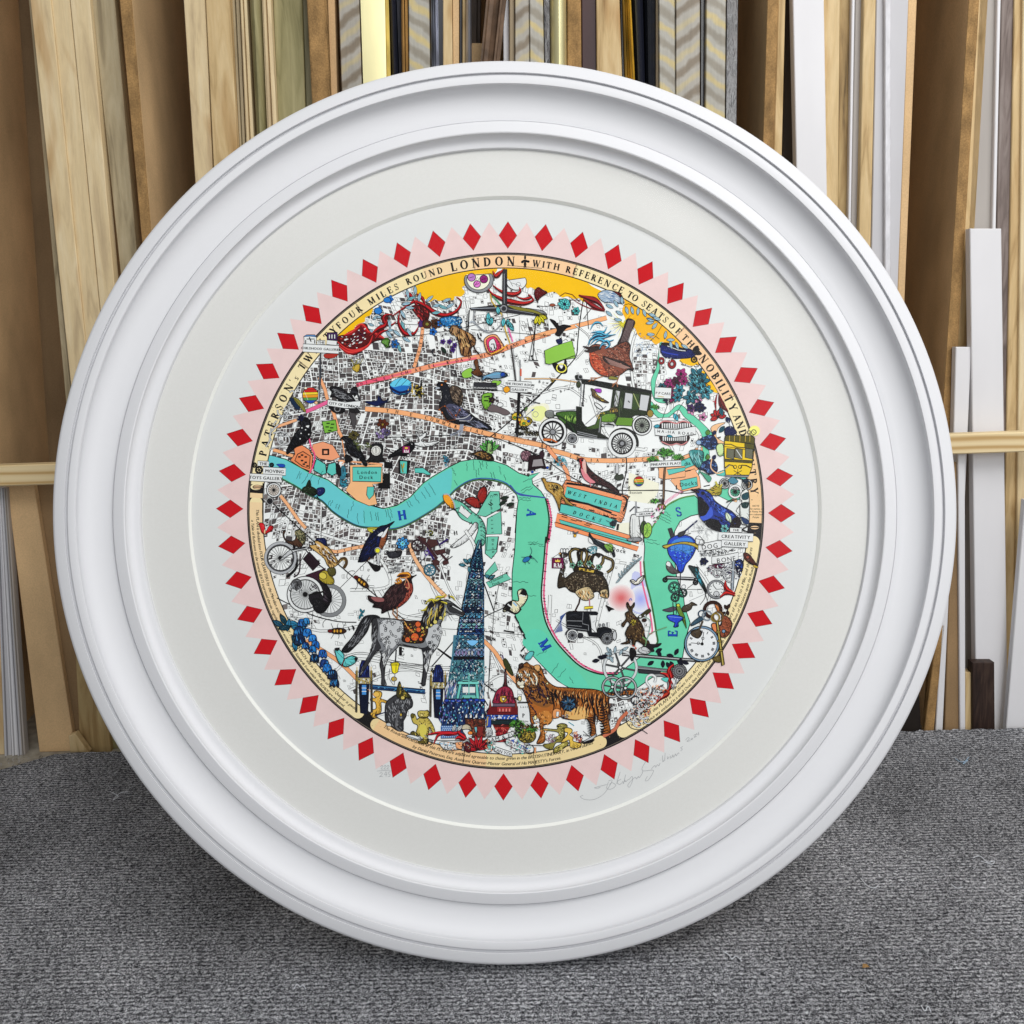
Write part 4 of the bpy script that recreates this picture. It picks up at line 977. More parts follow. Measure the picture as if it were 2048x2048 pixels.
E(435, 985, 62, 62, (90, 200, 200), 5); FL(435, 985, 72, 8, (90, 200, 200), 'nv'); FL(565, 1060, 50, 6, (90, 200, 200), 'nv'); E(300, 995, 32, 16, (150, 80, 60), 4)
P('0 1030 90 1040 200 1060 240 1110 150 1080', 'gy', 5); K('60 1060 200 1100', 9, 'olive')
for a in (30, 60, 90, 120): LEAF(160, 1090, 100, 40, a, (224, 214, 40), 5)
for a in range(-60, 240, 24): K([(1080, 1200), (1080+170*cos(radians(a)), 1200+170*sin(radians(a)))], 9, (240, 226, 60), taper=1.5)
for a in range(-48, 240, 24): K([(1080, 1200), (1080+150*cos(radians(a)), 1200+150*sin(radians(a)))], 5, 'k', taper=1.5)
for x, y, a in ((890, 990, 25), (980, 940, 60), (890, 1060, 40), (1000, 1060, 30), (1110, 1010, 75), (1170, 1010, 75), (1250, 1020, 95), (1300, 1040, 70), (1340, 1140, 20), (1330, 1200, -10), (1400, 1260, -50), (1340, 1320, 0), (1540, 1370, -80),
                (1560, 1380, 0), (1600, 1390, 80), (1660, 1400, 70), (1720, 1430, 30), (1360, 1090, 20), (980, 1150, 10), (1410, 1130, 20), (1060, 900, 80)): LEAF(x, y, 90, 34, a, 'lb', 4)
K('1350 1140 1480 1180 1510 1220 1440 1340 1380 1390', 5); K('1440 1340 1480 1370', 5); K('1080 1000 1140 980 1250 1020', 5)
for i in range(60):
    x, y = random.uniform(1220, 1440), random.uniform(1300, 1560)
    K([(x, y), (x+random.uniform(-30, 30), y+random.uniform(-8, 30))], 5, random.choice([(150, 170, 200), (180, 200, 220), (60, 70, 90)]))
# the robin with the blue plume
K('900 1780 960 1800', 8, 'k')
P('1130 1150 1190 1160 1210 1200 1160 1310 1130 1400 1150 1450 1120 1480 1020 1440 1060 1340 1090 1240', (64, 46, 46), 6)
for i in range(6): K([(1140+i*11, 1165), (1060+i*16, 1400)], 5, (130, 110, 110))
P('720 1540 700 1480 760 1430 860 1440 950 1470 1020 1430 1120 1400 1160 1450 1150 1560 1180 1660 1190 1720 1130 1710 1040 1770 920 1790 820 1760 740 1680 710 1600', (132, 72, 54), 7)
P('710 1490 760 1520 820 1580 860 1680 920 1760 840 1760 750 1690 715 1600', (186, 76, 48), 0)
HT('720 1500 800 1500 900 1600 1000 1700 1040 1760 900 1780 760 1690', [(90, 40, 30), (220, 140, 100), 'dbr'], 120, 30, 20, 5, 25)
HT('900 1460 1040 1440 1130 1420 1150 1600 1000 1650 900 1560', [(50, 30, 30), 'k', (170, 120, 100)], 120, 28, 30, 6, 30)
P('860 1560 960 1590 1080 1620 1190 1710 1080 1690 960 1660 880 1620', (60, 42, 40), 5)
for i in range(5): K([(880+i*14, 1580+i*17), (1160-i*14, 1690+i*2)], 6, (170, 130, 120))
P('635 1450 720 1460 800 1450 840 1480 780 1500 720 1520 650 1500 700 1490', (60, 40, 36), 4); E(785, 1465, 15, 14, 'k', 4)
for s, w in (('700 1440 720 1380 800 1330 880 1330 950 1280', 40), ('720 1430 780 1370 860 1360 960 1330', 34), ('760 1430 820 1380 900 1400 980 1380', 34), ('720 1270 760 1200 820 1190 860 1230', 30), ('730 1300 800 1290 870 1290 900 1240', 30),
             ('740 1330 820 1300 900 1330 1000 1320', 30), ('880 1480 930 1440 900 1390 840 1420', 34), ('820 1480 850 1430 900 1430', 26), ('700 1400 760 1340 830 1320', 24)): scroll(s, w, ((20, 70, 110), (90, 190, 226)))
for s in ('860 1780 800 1800 740 1830', '800 1800 720 1800', '740 1810 700 1840', '1040 1770 1010 1850 960 1870', '1010 1850 1020 1900', '1000 1850 960 1900'): K(s, 10, (160, 100, 60))
P('920 1810 940 1780 1000 1790 1030 1800 1000 1820', 'olive', 4)
# the little blue aeroplane
V(1280, 480, 50)
P('215 1200 240 1150 330 1150 430 1190 540 1200 600 1240 620 1260 560 1300 450 1310 350 1310 260 1290', (22, 36, 110), 6)
P('230 1140 300 1135 400 1170 520 1220 420 1230 330 1190 250 1160', 'k', 4); K('300 1170 420 1215 500 1225', 8, 'w'); K('240 1230 300 1250 420 1270', 14, (40, 60, 170))
P('580 1220 600 1180 640 1170 650 1220 680 1260 620 1270', 'k', 3); K('215 1190 215 1290', 9, 'w')
for x, y, r in ((235, 1335, 34), (350, 1370, 46)): E(x, y, r, r+6, (140, 30, 34), 5); E(x, y, r*.4, r*.45, 'lg', 5)
WH(595, 1320, 34, 8, 'w', 7); K('300 1300 320 1350', 6, 'w'); K('340 1300 330 1340', 6, 'w'); K('440 1330 480 1380 540 1400', 6)
for x, y in ((480, 1370), (550, 1390), (620, 1390), (640, 1370)): AR(x, y, 24, 12, 0, 200, 8)
# magenta blossom and teal lilies
for x, y, r in ((450, 1480, 70), (400, 1560, 66), (480, 1560, 56), (310, 1580, 56), (330, 1620, 50), (360, 1740, 56), (340, 1660, 40)): FL(x, y, r, 6, random.choice([(140, 24, 90), (170, 40, 120), (90, 20, 60)]), 'k')
for x, y, r in ((620, 1500, 100), (680, 1560, 100), (600, 1600, 90), (560, 1740, 90), (430, 1660, 70), (720, 1680, 90), (410, 1740, 60), (240, 1620, 50), (650, 1640, 70)): FL(x, y, r, 6, random.choice(['teal', 'teal', (30, 110, 130)]), 'k', 5, .5)
HT('540 1440 660 1420 800 1700 560 1760 500 1560', ['k', (120, 200, 210), (20, 60, 80)], 120, 44, 50, 6, 40)
SIGN('', 250, 1690, 180, 120, 3); TX('P P CARS', 250, 1695, 28, 4, bold=2); K('190 1725 260 1735', 7, 'gold'); LEAF(250, 1770, 60, 24, 0, 'nv'); LEAF(290, 1760, 50, 22, 90, 'nv')
V(1280, 780, 50)
K('340 60 240 330', 6); K('480 130 420 220 380 330 410 290', 6)
LEAF(370, 260, 90, 50, 60, (70, 180, 200))
for x, y, c in ((640, 110, 'lp'), (560, 230, 'lp'), (690, 300, 'lp'), (560, 200, 'pur'), (640, 200, 'nv'), (650, 170, 'nv'), (680, 200, 'nv')): FL(x, y, 52, 5, c, 'k')
scroll('850 40 830 140 840 250', 26, ('dred', 'red')); scroll('870 50 900 160 970 240', 70, ('dred', (120, 40, 40))); K('800 120 840 140', 8, 'red')
for a in (200, 240, 280, 320, 350, 160): LEAF(860, 300, 90, 50, a, (190, 34, 34), 6)
LEAF(880, 190, 100, 46, 75, (20, 100, 120)); LEAF(930, 400, 90, 50, 130, (20, 90, 110)); LEAF(950, 300, 70, 50, 60, 'nv'); P('940 420 1000 400 1050 440 1060 480 960 520 930 470', 'nv', 4); K('970 340 1000 420', 8, 'gy')
P('780 420 830 380 940 360 860 420 840 520 930 580 860 590 800 480', 'peach', 4)
# dentures
P('210 400 240 350 300 345 400 370 470 345 540 360 570 400 560 420 400 410 230 420', (60, 40, 40), 5)
P('220 500 250 590 340 610 400 590 470 610 520 580 540 510 400 490', (60, 40, 40), 5)
for i in range(13): P([(235+i*25, 368+(4*sin(i))), (255+i*25, 368), (253+i*25, 425), (237+i*25, 425)], 'w', 4, 0, up=0)
for i in range(12): P([(245+i*23, 505), (264+i*23, 505), (262+i*23, 562), (247+i*23, 562)], 'w', 4, 0, up=0)
A.z += 2; K('220 370 260 345 330 350 400 370 470 345 545 365', 15, (200, 130, 130), 1); K('235 570 300 600 350 608 400 592 460 606 520 570', 13, (200, 130, 130), 1)
P('160 420 380 440 610 400 615 490 380 525 165 500', 'w', 6, 0); TX('HA-HA ROAD', 388, 470, 34, 5, sp=11, bold=1.5); E(205, 460, 5, 5, 'k'); E(560, 476, 5, 5, 'k'); P('150 400 190 380 215 400 180 420', 'teal', 4); LEAF(290, 505, 70, 30, 10, 'teal')
# palms
def palm(x, y, r, n=16, c=((60, 130, 40), (28, 80, 24), (100, 170, 70))):
    for i in range(n):
        a = 180+180*i/(n-1)+random.uniform(-10, 10); l = r*random.uniform(.7, 1.05)
        K([(x, y), (x+l*.6*cos(radians(a)), y+l*.6*sin(radians(a))-r*.1), (x+l*cos(radians(a)), y+l*.8*sin(radians(a))+r*.25)], r*.14, random.choice(c), taper=1.5)
    HT(ellp(x, y-r*.15, r*.8, r*.42), list(c)+['k'], int(r*.5), r*.3, 0, 8, 90)
K('275 830 262 1000 258 1200 240 1280', 26, 'dbr', 1); K('275 830 262 1000 258 1200', 8, (130, 100, 70), 1)
palm(280, 720, 130, 22); palm(140, 780, 90, 16); palm(420, 760, 90, 16); palm(160, 1240, 76, 14)
E(235, 1290, 44, 36, (120, 104, 50), 5); HT(ellp(235, 1290, 40, 32), ['k', 'gold'], 24, 16, 40, 5, 60)
palm(160, 200, 70, 14); E(110, 260, 34, 40, (150, 124, 50), 5)
SIGN('PINEAPPLE PLACE', 282, 816, 340, 66, -3, 26)
P('600 500 700 500 640 380 640 360', 'w', 0, 0, up=0) if 0 else None
# betta fish
for yy in (0, 270):
    P([(x, y+yy) for x, y in nums('640 560 700 520 800 500 850 570 840 640 760 660 700 620 640 600')], (40, 56, 100), 5)
    HT([(x, y+yy) for x, y in nums('640 560 700 520 800 500 850 570 840 640 760 660 700 620')], ['k', (90, 130, 190), 'nv'], 60, 30, 20, 8, 50)
    LEAF(740, 500+yy, 60, 50, -80, 'gn'); LEAF(800, 500+yy, 60, 40, -60, 'nv')
E(645, 580, 30, 26, (150, 180, 210), 5)
P('540 680 620 660 700 690 680 820 640 860 580 800', (60, 140, 140), 5); HT('540 680 620 660 700 690 680 820 640 860 580 800', ['k', (140, 200, 200)], 34, 80, 75, 6)
P('660 900 780 960 760 1020 720 980 690 940', (80, 160, 130), 4); K('790 760 780 860 850 920 920 900', 12, 'peach', 1); K('740 700 720 760', 6)
P('840 620 900 590 920 640 910 720 860 720', (200, 224, 160), 5)
# the tram
E(1260, 450, 60, 56, (240, 236, 130)); RG(1200, 468, 18, 8, 'dg'); RG(1252, 466, 26, 9, 'dg'); K('1240 456 1264 478', 5); K('1200 490 1200 520', 6); K('1250 490 1240 520', 6)
P('935 515 960 500 1240 510 1262 530 1258 640 1230 860 1200 940 945 940 930 850 925 620', (232, 196, 40), 7, 0)
P('940 510 960 500 1240 512 1262 530 1258 600 930 560', (96, 90, 34), 5, 0); P('1150 580 1258 600 1250 680 1150 640', (96, 90, 34), 4, 0)
for x in (985, 1040, 1100, 1160, 1210): K([(x, 505), (x-2, 570)], 6, 'gold')
K('930 600 1000 600 1060 630 1150 640 1250 660', 10); K('930 625 1060 640 1250 680', 6)
for x0 in (955, 1045, 1160): P([(x0, 645), (x0+82, 655), (x0+78, 765), (x0-4, 745)], (120, 120, 100), 7, 0)
K('1060 660 1120 750', 7, 'w'); P('925 760 1245 780 1240 810 928 790', (90, 84, 40), 4, 0)
for x in (1045, 1100): RG(x, 850, 18, 7)
K('935 860 980 825 1020 835 1040 870', 12); K('1105 870 1120 830 1170 835 1220 860', 12); K('930 880 990 830', 7, 'gy'); K('1030 890 1120 940', 7); K('1120 890 1030 940', 7); K('1075 870 1075 940', 6)
P('930 940 1200 945 1190 965 940 958', 'gy', 4, 0); K('1070 960 1000 1000', 7); K('1070 960 1160 1000', 7)
WH(933, 1032, 58, 12, 'w', 15); WH(1180, 1045, 58, 12, 'w', 15); WH(1047, 1122, 74, 14, 'w', 18)
P('970 1000 1020 960 1080 1010 1020 1040', (70, 130, 150), 4); P('1120 1000 1190 980 1180 1040', (20, 40, 60), 4)
P('1110 1140 1195 1120 1200 1470 1160 1490 1110 1460 1100 1300', (222, 226, 222), 6); P('1115 1250 1195 1240 1180 1300 1130 1300', (20, 60, 60), 4); P('1110 1400 1195 1440 1190 1480 1140 1470', (30, 60, 110), 4); P('1120 1160 1190 1130 1190 1200 1130 1210', (30, 80, 90), 4)
P('960 1290 1010 1230 1100 1210 1120 1240 1060 1330 1090 1380 1010 1400 960 1340', 'w', 5); K('950 1240 1000 1215 1060 1210', 14, 'k'); P('1000 1210 1060 1200 1060 1240', 'peach', 3)
# the blue starling
P('620 1090 760 1100 840 1040 890 1060 900 1100 880 1160 780 1160 700 1150', (170, 160, 60), 5); HT('700 1100 840 1050 890 1080 870 1150 780 1150', ['k', 'gold'], 34, 50, 10, 6)
K('860 1070 830 1010', 20, (190, 180, 70)); K('880 1080 900 1040', 18, (190, 180, 70))
P('560 1100 620 1100 700 1100 780 1150 820 1220 900 1280 1010 1340 1080 1420 1100 1480 1000 1500 960 1560 880 1560 780 1530 700 1460 650 1380 640 1270 635 1180 600 1120', (30, 52, 140), 7)
P('640 1180 680 1190 740 1260 760 1310 720 1380 660 1390 640 1280', (18, 14, 20), 0); P('700 1450 760 1420 860 1440 900 1520 860 1560 780 1530', (16, 14, 20), 0)
P('660 1400 720 1380 780 1290 800 1380 740 1430 690 1440', (60, 90, 200), 0); P('555 1100 600 1098 650 1120 640 1140 600 1125', (50, 24, 30), 4); E(688, 1140, 18, 18, 'k', 4)
HT('700 1120 790 1170 880 1280 1000 1350 1040 1420 900 1380 800 1300', [(80, 120, 230), 'nv', 'k'], 110, 40, 45, 6, 20)
HT('800 1380 960 1400 1060 1480 960 1500 860 1440', ['k', 'k', (40, 60, 150)], 60, 50, 30, 9, 20)
P('1010 1440 1080 1400 1110 1480 1050 1560 980 1560', (30, 20, 26), 4); LEAF(945, 1350, 130, 60, 65, (210, 226, 200), 5); FL(930, 1530, 50, 6, (120, 200, 200), 'k')
K('1120 1540 1190 1500', 14); K('1120 1540 1190 1570', 14)
K('490 1560 560 1500 630 1440', 16, 'nv'); P('420 1580 500 1550 480 1600 430 1620', 'dg', 3); K('420 1620 560 1580', 7); K('560 1560 700 1550', 4)
HT('540 1440 700 1420 820 1540 840 1600 700 1700 620 1600', ['gy', (200, 202, 200)], 40, 60, 60, 4, 60)
SIGN('THE', 1053, 1546, 130, 50, 2); SIGN('CREATIVITY', 1052, 1620, 385, 90, 2.5, 36); SIGN('GALLERY', 1042, 1698, 290, 74, 3, 36)
RG(680, 1680, 30, 5); P('610 1640 640 1610 680 1640 700 1700 620 1700', 'w', 5); K('610 1640 700 1660', 6)
# two tops, clock, pigeons' lane: left and middle upper part
V(430, 740, 50)
def top_(x, y, r, cs):
    E(x, y, r, r, cs[0], 5)
    n = len(cs)
    for i, c in enumerate(cs[1:]):
        k0 = -1+2*(i+1)/n; p = [(x+r*sqrt(max(0, 1-k*k))*s*.97, y+r*k+ (10 if s > 0 else 4)*(1-abs(k))*-1) for s, k in ((-1, k0), (1, k0), (1, min(.98, k0+2/n)), (-1, min(.98, k0+2/n)))]
        P(p, c, 3, 0)
    K([(x-r*.75, y-r*.5), (x-r*.3, y+r*.6)], r*.2, 'w', taper=True)
A.z = 50
top_(1052, 280, 88, [(200, 40, 36), (200, 40, 36), (236, 210, 60), (230, 150, 40), (90, 150, 70), (36, 70, 170)]); E(1000, 200, 18, 14, 'lc', 4); E(1115, 362, 20, 16, 'peach', 4)
K('1165 -40 1160 130 1145 340', 20, (90, 100, 110)); K('1162 -40 1140 340', 5, 'w')
for s, w in (('820 250 860 230 880 290 830 340 850 420 900 460 930 400 920 340', 14), ('760 420 800 470 760 510 700 490 690 440', 14), ('700 600 640 660 600 720 620 780', 14), ('640 700 720 680 800 720 820 800 760 830 700 800 690 730', 14), ('560 850 600 780 620 640', 12), ('600 880 700 850 780 870', 10), ('700 540 760 500 800 560', 10), ('680 560 640 610', 12)):
    K(cr(nums(s), False), w+6, 'k'); A.z += 1; K(cr(nums(s), False), w, 'lg'); A.z += 1
HT('720 440 800 380 860 400 860 500 780 520', ['k', 'gy', 'w'], 40, 24, 0, 7, 90); HT('660 700 780 680 820 780 740 820', ['k', 'w', 'gy'], 40, 30, 0, 6, 90)
P('820 320 860 310 930 380 930 440 880 420', (30, 50, 80), 4); P('860 310 930 330 1000 440 980 460', 'olive', 4)
# dragon and its banner
P('1260 200 1310 180 1400 200 1480 260 1510 200 1560 190 1580 250 1540 300 1570 360 1500 380 1450 340 1380 340 1320 300 1270 300 1290 250', (36, 34, 38), 5)
HT('1270 210 1400 210 1480 280 1540 330 1440 330 1300 280', ['gy', (90, 90, 94), 'k'], 60, 60, 30, 6, 40); K('1500 240 1560 250 1590 310 1600 350', 20, 'dg', 1); K('1520 280 1560 340', 8, 'w')
P('1260 400 1340 380 1420 400 1430 460 1370 480 1300 460', (30, 28, 30), 5); RG(1350, 430, 30, 8, 'gy'); P('1480 420 1530 430 1560 560 1530 640 1500 560', (84, 80, 82), 4); P('1480 400 1560 420 1600 470 1500 470', (40, 38, 40), 4)
P('1245 325 1440 355 1610 340 1600 425 1430 425 1240 395', 'w', 7, 0)
TX('CITY OF LONDON', 1425, 387, 29, 8, sp=0, bold=2.5)
P('1650 350 1780 340 1800 280 1840 340 1932 350 1840 370 1780 400', 'nv', 4); FL(1850, 600, 70, 6, (110, 50, 30), 'gold'); FL(1830, 700, 66, 6, (150, 130, 180), 'lc'); FL(1800, 660, 40, 5, 'w', 'gold'); FL(1900, 690, 44, 7, (110, 100, 140))
# three ravens
def raven(s, hs=''):
    P(s, (20, 20, 24), 5); HT(s, [(60, 62, 70), 'k', (44, 46, 54)], 60, 44, 45, 5, 30)
raven('930 590 950 540 1000 520 1050 560 1060 640 1050 740 990 800 900 850 850 890 800 930 790 890 850 760 900 680 950 620')
FL(950, 530, 40, 5, 'nv', 'pur'); P('1000 620 1040 610 1030 640', 'w', 2); [E(x, y, 7, 7, 'w', up=0) for x, y in ((950, 700), (1000, 660), (940, 760), (1035, 712), (960, 640))]; A.z += 1
raven('1390 760 1420 730 1490 735 1530 780 1590 860 1640 940 1680 1050 1640 1050 1600 980 1530 960 1460 900 1440 820 1430 780'); P('1440 930 1500 960 1520 1000 1440 1020', 'k', 3); FL(1530, 720, 60, 7, (110, 100, 50), 'k')
K('1650 1040 1750 1000', 8)
# clock
P('1720 840 1770 810 1850 830 1850 960 1870 1010 1680 1010 1710 960', (36, 36, 38), 5); E(1778, 892, 58, 58, (216, 216, 210), 6); RG(1778, 892, 40, 3); K('1778 892 1775 850', 8); K('1778 892 1776 920', 6)
for i in range(12): K([(1778+48*cos(i*pi/6), 892+48*sin(i*pi/6)), (1778+56*cos(i*pi/6), 892+56*sin(i*pi/6))], 5)
for x, y in ((1560, 800), (1600, 860), (1690, 830)): HT(ellp(x, y, 50, 40), [(70, 80, 50), (110, 120, 60)], 14, 50, 40, 6, 60)
# the moving toys gallery
A.z = 50
SIGN('THE', 532, 1034, 124, 58, 3, 32); SIGN('MOVING', 655, 1118, 250, 84, 3, 34); SIGN('TOYS GALLERY', 562, 1192, 356, 84, 3, 33)
WH(485, 1104, 40, 6, 'k', 12, hub=.25, sw=10); WH(435, 1050, 26, 6, 'k', 8); WH(625, 1048, 22, 6, 'k', 7)
WH(648, 1326, 80, 14, 'w', 17, back=(210, 200, 190)); WH(605, 1448, 38, 8, 'w', 8, back='dg')
P('1040 1210 1060 1290 1000 1300', 'dgn', 4); P('970 1300 1040 1280 1120 1320 1130 1360 1080 1390 1000 1350 960 1350', (34, 48, 30), 5); P('1125 1310 1200 1300 1210 1350 1160 1390 1130 1380', (30, 40, 100), 5); K('1120 1390 1150 1430', 12); K('1040 1230 1040 1290', 14)
P('680 1040 760 1040 770 1070 720 1075 700 1060', 'bl', 3)
P('1400 1060 1440 1080 1440 1180 1400 1240 1470 1260 1420 1300 1380 1260 1380 1150', (50, 110, 130), 4); HT('1380 1060 1450 1080 1470 1260 1390 1290', ['k', 'teal'], 30, 40, 60, 7, 60); P('1340 1040 1380 1060 1390 1170 1340 1140', 'k', 3)
# scarlet butterfly
P('490 1690 540 1700 560 1780 600 1720 645 1725 630 1770 580 1800 560 1815 520 1800 500 1750', (212, 36, 42), 5); E(548, 1785, 10, 26, 'peach', 3)
# childhood galleries
V(430, 430, 52)
P('980 1340 1010 1325 1100 1325 1120 1350 1115 1430 985 1425', 'w', 5, 0); P('975 1345 1010 1322 1100 1322 1122 1348 1050 1340', (90, 140, 200), 4, 0); K('1010 1370 1100 1370', 9); K('1040 1350 1060 1400', 12); K('1000 1380 1000 1420', 10); K('1100 1380 1100 1420', 10)
P('1235 1300 1350 1295 1350 1390 1235 1380', (70, 40, 90), 5, 0); P('1235 1380 1345 1390 1340 1440 1230 1430', 'w', 5, 0)
for x in (1262, 1290, 1320): P([(x-7, 1320), (x+7, 1320), (x+7, 1365), (x-7, 1365)], 'w', 3, 0, up=0)
A.z += 1; SIGN('THE', 1170, 1408, 90, 46, 0, 26); SIGN('CHILDHOOD GALLERIES', 1168, 1478, 396, 90, 3, 25); K('1165 1530 1150 1932', 20, 'dg'); K('1158 1530 1145 1932', 6, 'gy')
P('1200 1540 1280 1530 1360 1540 1300 1580 1220 1580', (170, 50, 40), 3)
# dome of blue glass, front room sign, palette
V(730, 740, 50)
P('275 160 330 110 420 90 500 130 520 180 480 260 380 275 300 240', (36, 110, 190), 6); P('275 160 330 110 420 90 500 130 500 170 400 170 320 190', (100, 200, 230), 0); K('270 190 380 250 500 220', 26, 'nv', 1); K('330 180 380 110 400 95', 5); K('400 170 460 110', 5); HT('290 200 400 240 490 200 480 260 380 270', ['nv', 'bl', 'teal'], 30, 40, 5, 6)
P('555 170 585 165 585 205 555 205', 'gold', 4, 0); P('550 200 620 180 620 290 560 290', 'k', 3, 0); K('620 110 620 300', 16); K('520 150 520 260', 12, 'gold'); K('560 180 760 180', 6); HT('480 180 640 180 640 300 500 290', ['k', 'gold', 'olive'], 50, 24, 0, 8, 90)
P('0 360 130 340 160 290 200 340 260 320 220 370 160 400 140 350', (26, 34, 66), 4)
P('1210 140 1450 150 1460 230 1205 215', 'dg', 6, 0); P('1230 170 1440 180 1440 215 1230 205', 'k', 3, 0); TX('BILLINGSGATE MARKET', 1330, 203, 18, 2, 'w', bold=.5)
P('1340 70 1420 40 1500 20 1560 40 1570 70 1500 90 1400 95 1330 100', (110, 150, 180), 5); E(1540, 52, 24, 24, 'bl', 4); K('1390 70 1500 40', 7, 'sky'); K('1400 85 1500 75', 5, 'w'); P('1170 20 1290 60 1300 80 1220 70', 'dg', 3)
SIGN('THE FRONT ROOM', 1705, 158, 260, 66, 4, 23); SIGN('GALLERY', 1700, 218, 190, 60, 3, 25); P('1530 200 1570 180 1600 215 1570 250 1535 240', (232, 160, 40), 4)
K('1700 255 1680 660 1660 700', 34, (26, 26, 28)); K('1690 260 1668 650', 6, 'gy'); K('1650 0 1660 120', 12, 'dg'); K('1715 0 1712 120', 14, 'gy'); K('1715 10 1715 50', 16, (214, 80, 50))
P('1290 290 1320 260 1400 260 1400 350 1340 440 1290 370', (120, 176, 60), 5); K('1310 300 1380 290', 14, 'dgn'); K('1310 340 1360 340', 14, 'dgn')
P('1350 430 1400 380 1460 400 1560 440 1600 480 1540 500 1460 470 1380 460', (120, 106, 108), 4); E(1490, 385, 34, 24, 'w', 5); FL(1400, 330, 40, 5, (60, 34, 44)); K('1780 300 1850 350 1932 370', 12, 'dg', 1)
# pigeon in harness
P('940 190 980 170 1050 200 1080 280 1070 380 1010 400 960 330 930 250', (84, 70, 60), 5); HT('940 190 1050 200 1080 300 1060 380 970 330', ['k', (150, 130, 110)], 40, 40, 60, 6, 40)
P('760 210 800 190 790 160 830 135 890 145 920 190 940 260 960 340 1030 390 1090 440 1160 480 1240 540 1350 600 1400 660 1300 650 1180 620 1080 600 1000 590 900 540 840 450 820 380 850 300 840 230 800 210', (36, 38, 46), 7)
P('890 400 940 370 1040 400 1120 460 1180 540 1100 560 1000 550 920 490', (84, 86, 112), 4)
HT('900 400 1040 400 1120 460 1150 530 1000 540 920 480', ['k', (130, 130, 160), (50, 52, 66)], 70, 40, 30, 7, 30)
K('1000 540 1100 530 1160 490', 8, 'lg', 1); K('1040 560 1150 560 1190 520', 7, 'lg', 1)
HT('1100 560 1250 560 1380 640 1300 645 1180 610', ['k', (130, 136, 160), (80, 84, 100)], 60, 70, 25, 6, 10); P('770 205 800 185 830 200 800 212', 'sil', 3); E(846, 165, 12, 12, (200, 120, 60), 3); E(890, 125, 18, 14, (150, 90, 50), 3)
K('820 430 880 390 950 480 990 550 1040 440', 9, (120, 70, 40)); K('830 440 900 560 1000 550', 8, (120, 70, 40))
for x, y in ((818, 440), (880, 400), (1045, 440), (915, 570), (1000, 500), (850, 470)): E(x, y, 10, 10, (190, 100, 50), 3)
K('1060 600 1050 660 1020 690 940 720', 22, (150, 156, 170)); K('1080 600 1070 680 1030 730', 20, (150, 156, 170)); K('1020 690 960 710', 8, 'k')
P('1100 1430 1180 1400 1230 1412 1250 1340 1300 1290 1340 1310 1340 1400 1300 1470 1268 1480 1280 1515 1220 1522 1160 1490', (150, 40, 34), 8); K('1150 1430 1240 1420', 5, 'dred'); K('1310 1310 1250 1410', 5, 'dred'); K('1225 1385 1260 1450', 14)
P('860 1385 900 1372 955 1420 985 1500 965 1535 920 1500 875 1450', (240, 160, 40), 5); K('865 1375 920 1375 975 1450 995 1530', 14, 'sil', 1); K('900 1560 1040 1520', 8); K('960 1530 1040 1580', 7)
LEAF(1490, 1420, 100, 40, -10, (40, 56, 44)); LEAF(1480, 1490, 90, 40, -30, (40, 56, 44)); LEAF(1560, 1500, 90, 40, -20, (40, 56, 44))
# raven with the royal banner, gull, teapots
P('400 740 440 790 520 800 600 790 560 690 570 680 600 730 660 690 680 720 620 780 700 800 830 775 760 830 640 850 540 820', 'w', 6); K('560 700 590 740 640 720', 8, 'gy')
P('250 960 330 900 420 840 500 800 540 805 545 860 500 910 430 950 360 945 290 965', (20, 20, 24), 5); K('220 850 280 900', 7); E(516, 818, 9, 9, 'w', 3); P('412 840 492 842 495 918 415 915', 'mag', 4, 0); TX('RM', 455, 898, 30, 0, 'w', serif=True); E(455, 862, 20, 12, (230, 190, 80), 2)
K('400 950 410 1000', 6); K('450 940 470 990', 6); K('400 1040 420 1130', 12, 'olive'); K('430 1030 420 1080', 14, 'gold')
HT('850 960 900 930 940 1000 900 1080', ['teal', 'k', (60, 100, 130)], 26, 50, 60, 8, 70)
# mole with leeks
for a in (-150, -130, -110, -95, -80, -60, -35): LEAF(1375, 900, 130, 44, a, (90, 170, 80), 4)
K('1350 780 1345 900', 12, (20, 50, 40)); K('1400 790 1400 900', 12, (20, 50, 40)); P('1345 820 1395 820 1410 920 1340 920', (150, 190, 120), 5)
P('1150 930 1210 910 1270 890 1340 910 1400 940 1420 1000 1330 1000 1250 975 1200 940', (52, 42, 30), 5); HT('1190 930 1270 900 1390 940 1400 990 1260 970', ['k', (150, 110, 60)], 50, 26, 20, 7, 30)
# paint palette
V(1020, 740, 50)
P('250 420 360 400 400 460 340 560 250 540', (232, 236, 160)); RG(280, 490, 30, 6, 'gy')
P('20 500 60 470 110 480 140 520 200 520 240 550 240 580 190 620 110 620 90 560 30 550', (220, 188, 60), 6)
for x, y, c in ((50, 525, 'gn'), (168, 540, 'w'), (150, 590, 'gn'), (205, 565, 'bl'), (100, 575, 'red')): E(x, y, 17, 14, c, 4)
K('100 570 240 450', 8, 'gy'); K('240 450 270 425', 20, 'bl', taper=1.5); K('120 540 180 430', 8, 'gy'); LEAF(160, 460, 60, 26, -60, 'gn')
for x, y in ((150, 640), (200, 690), (280, 700), (90, 700)): HT(ellp(x, y, 70, 36), [(50, 50, 36), (90, 84, 60), 'k'], 20, 60, 20, 8, 70)
K('60 640 80 740', 22, 'dg')
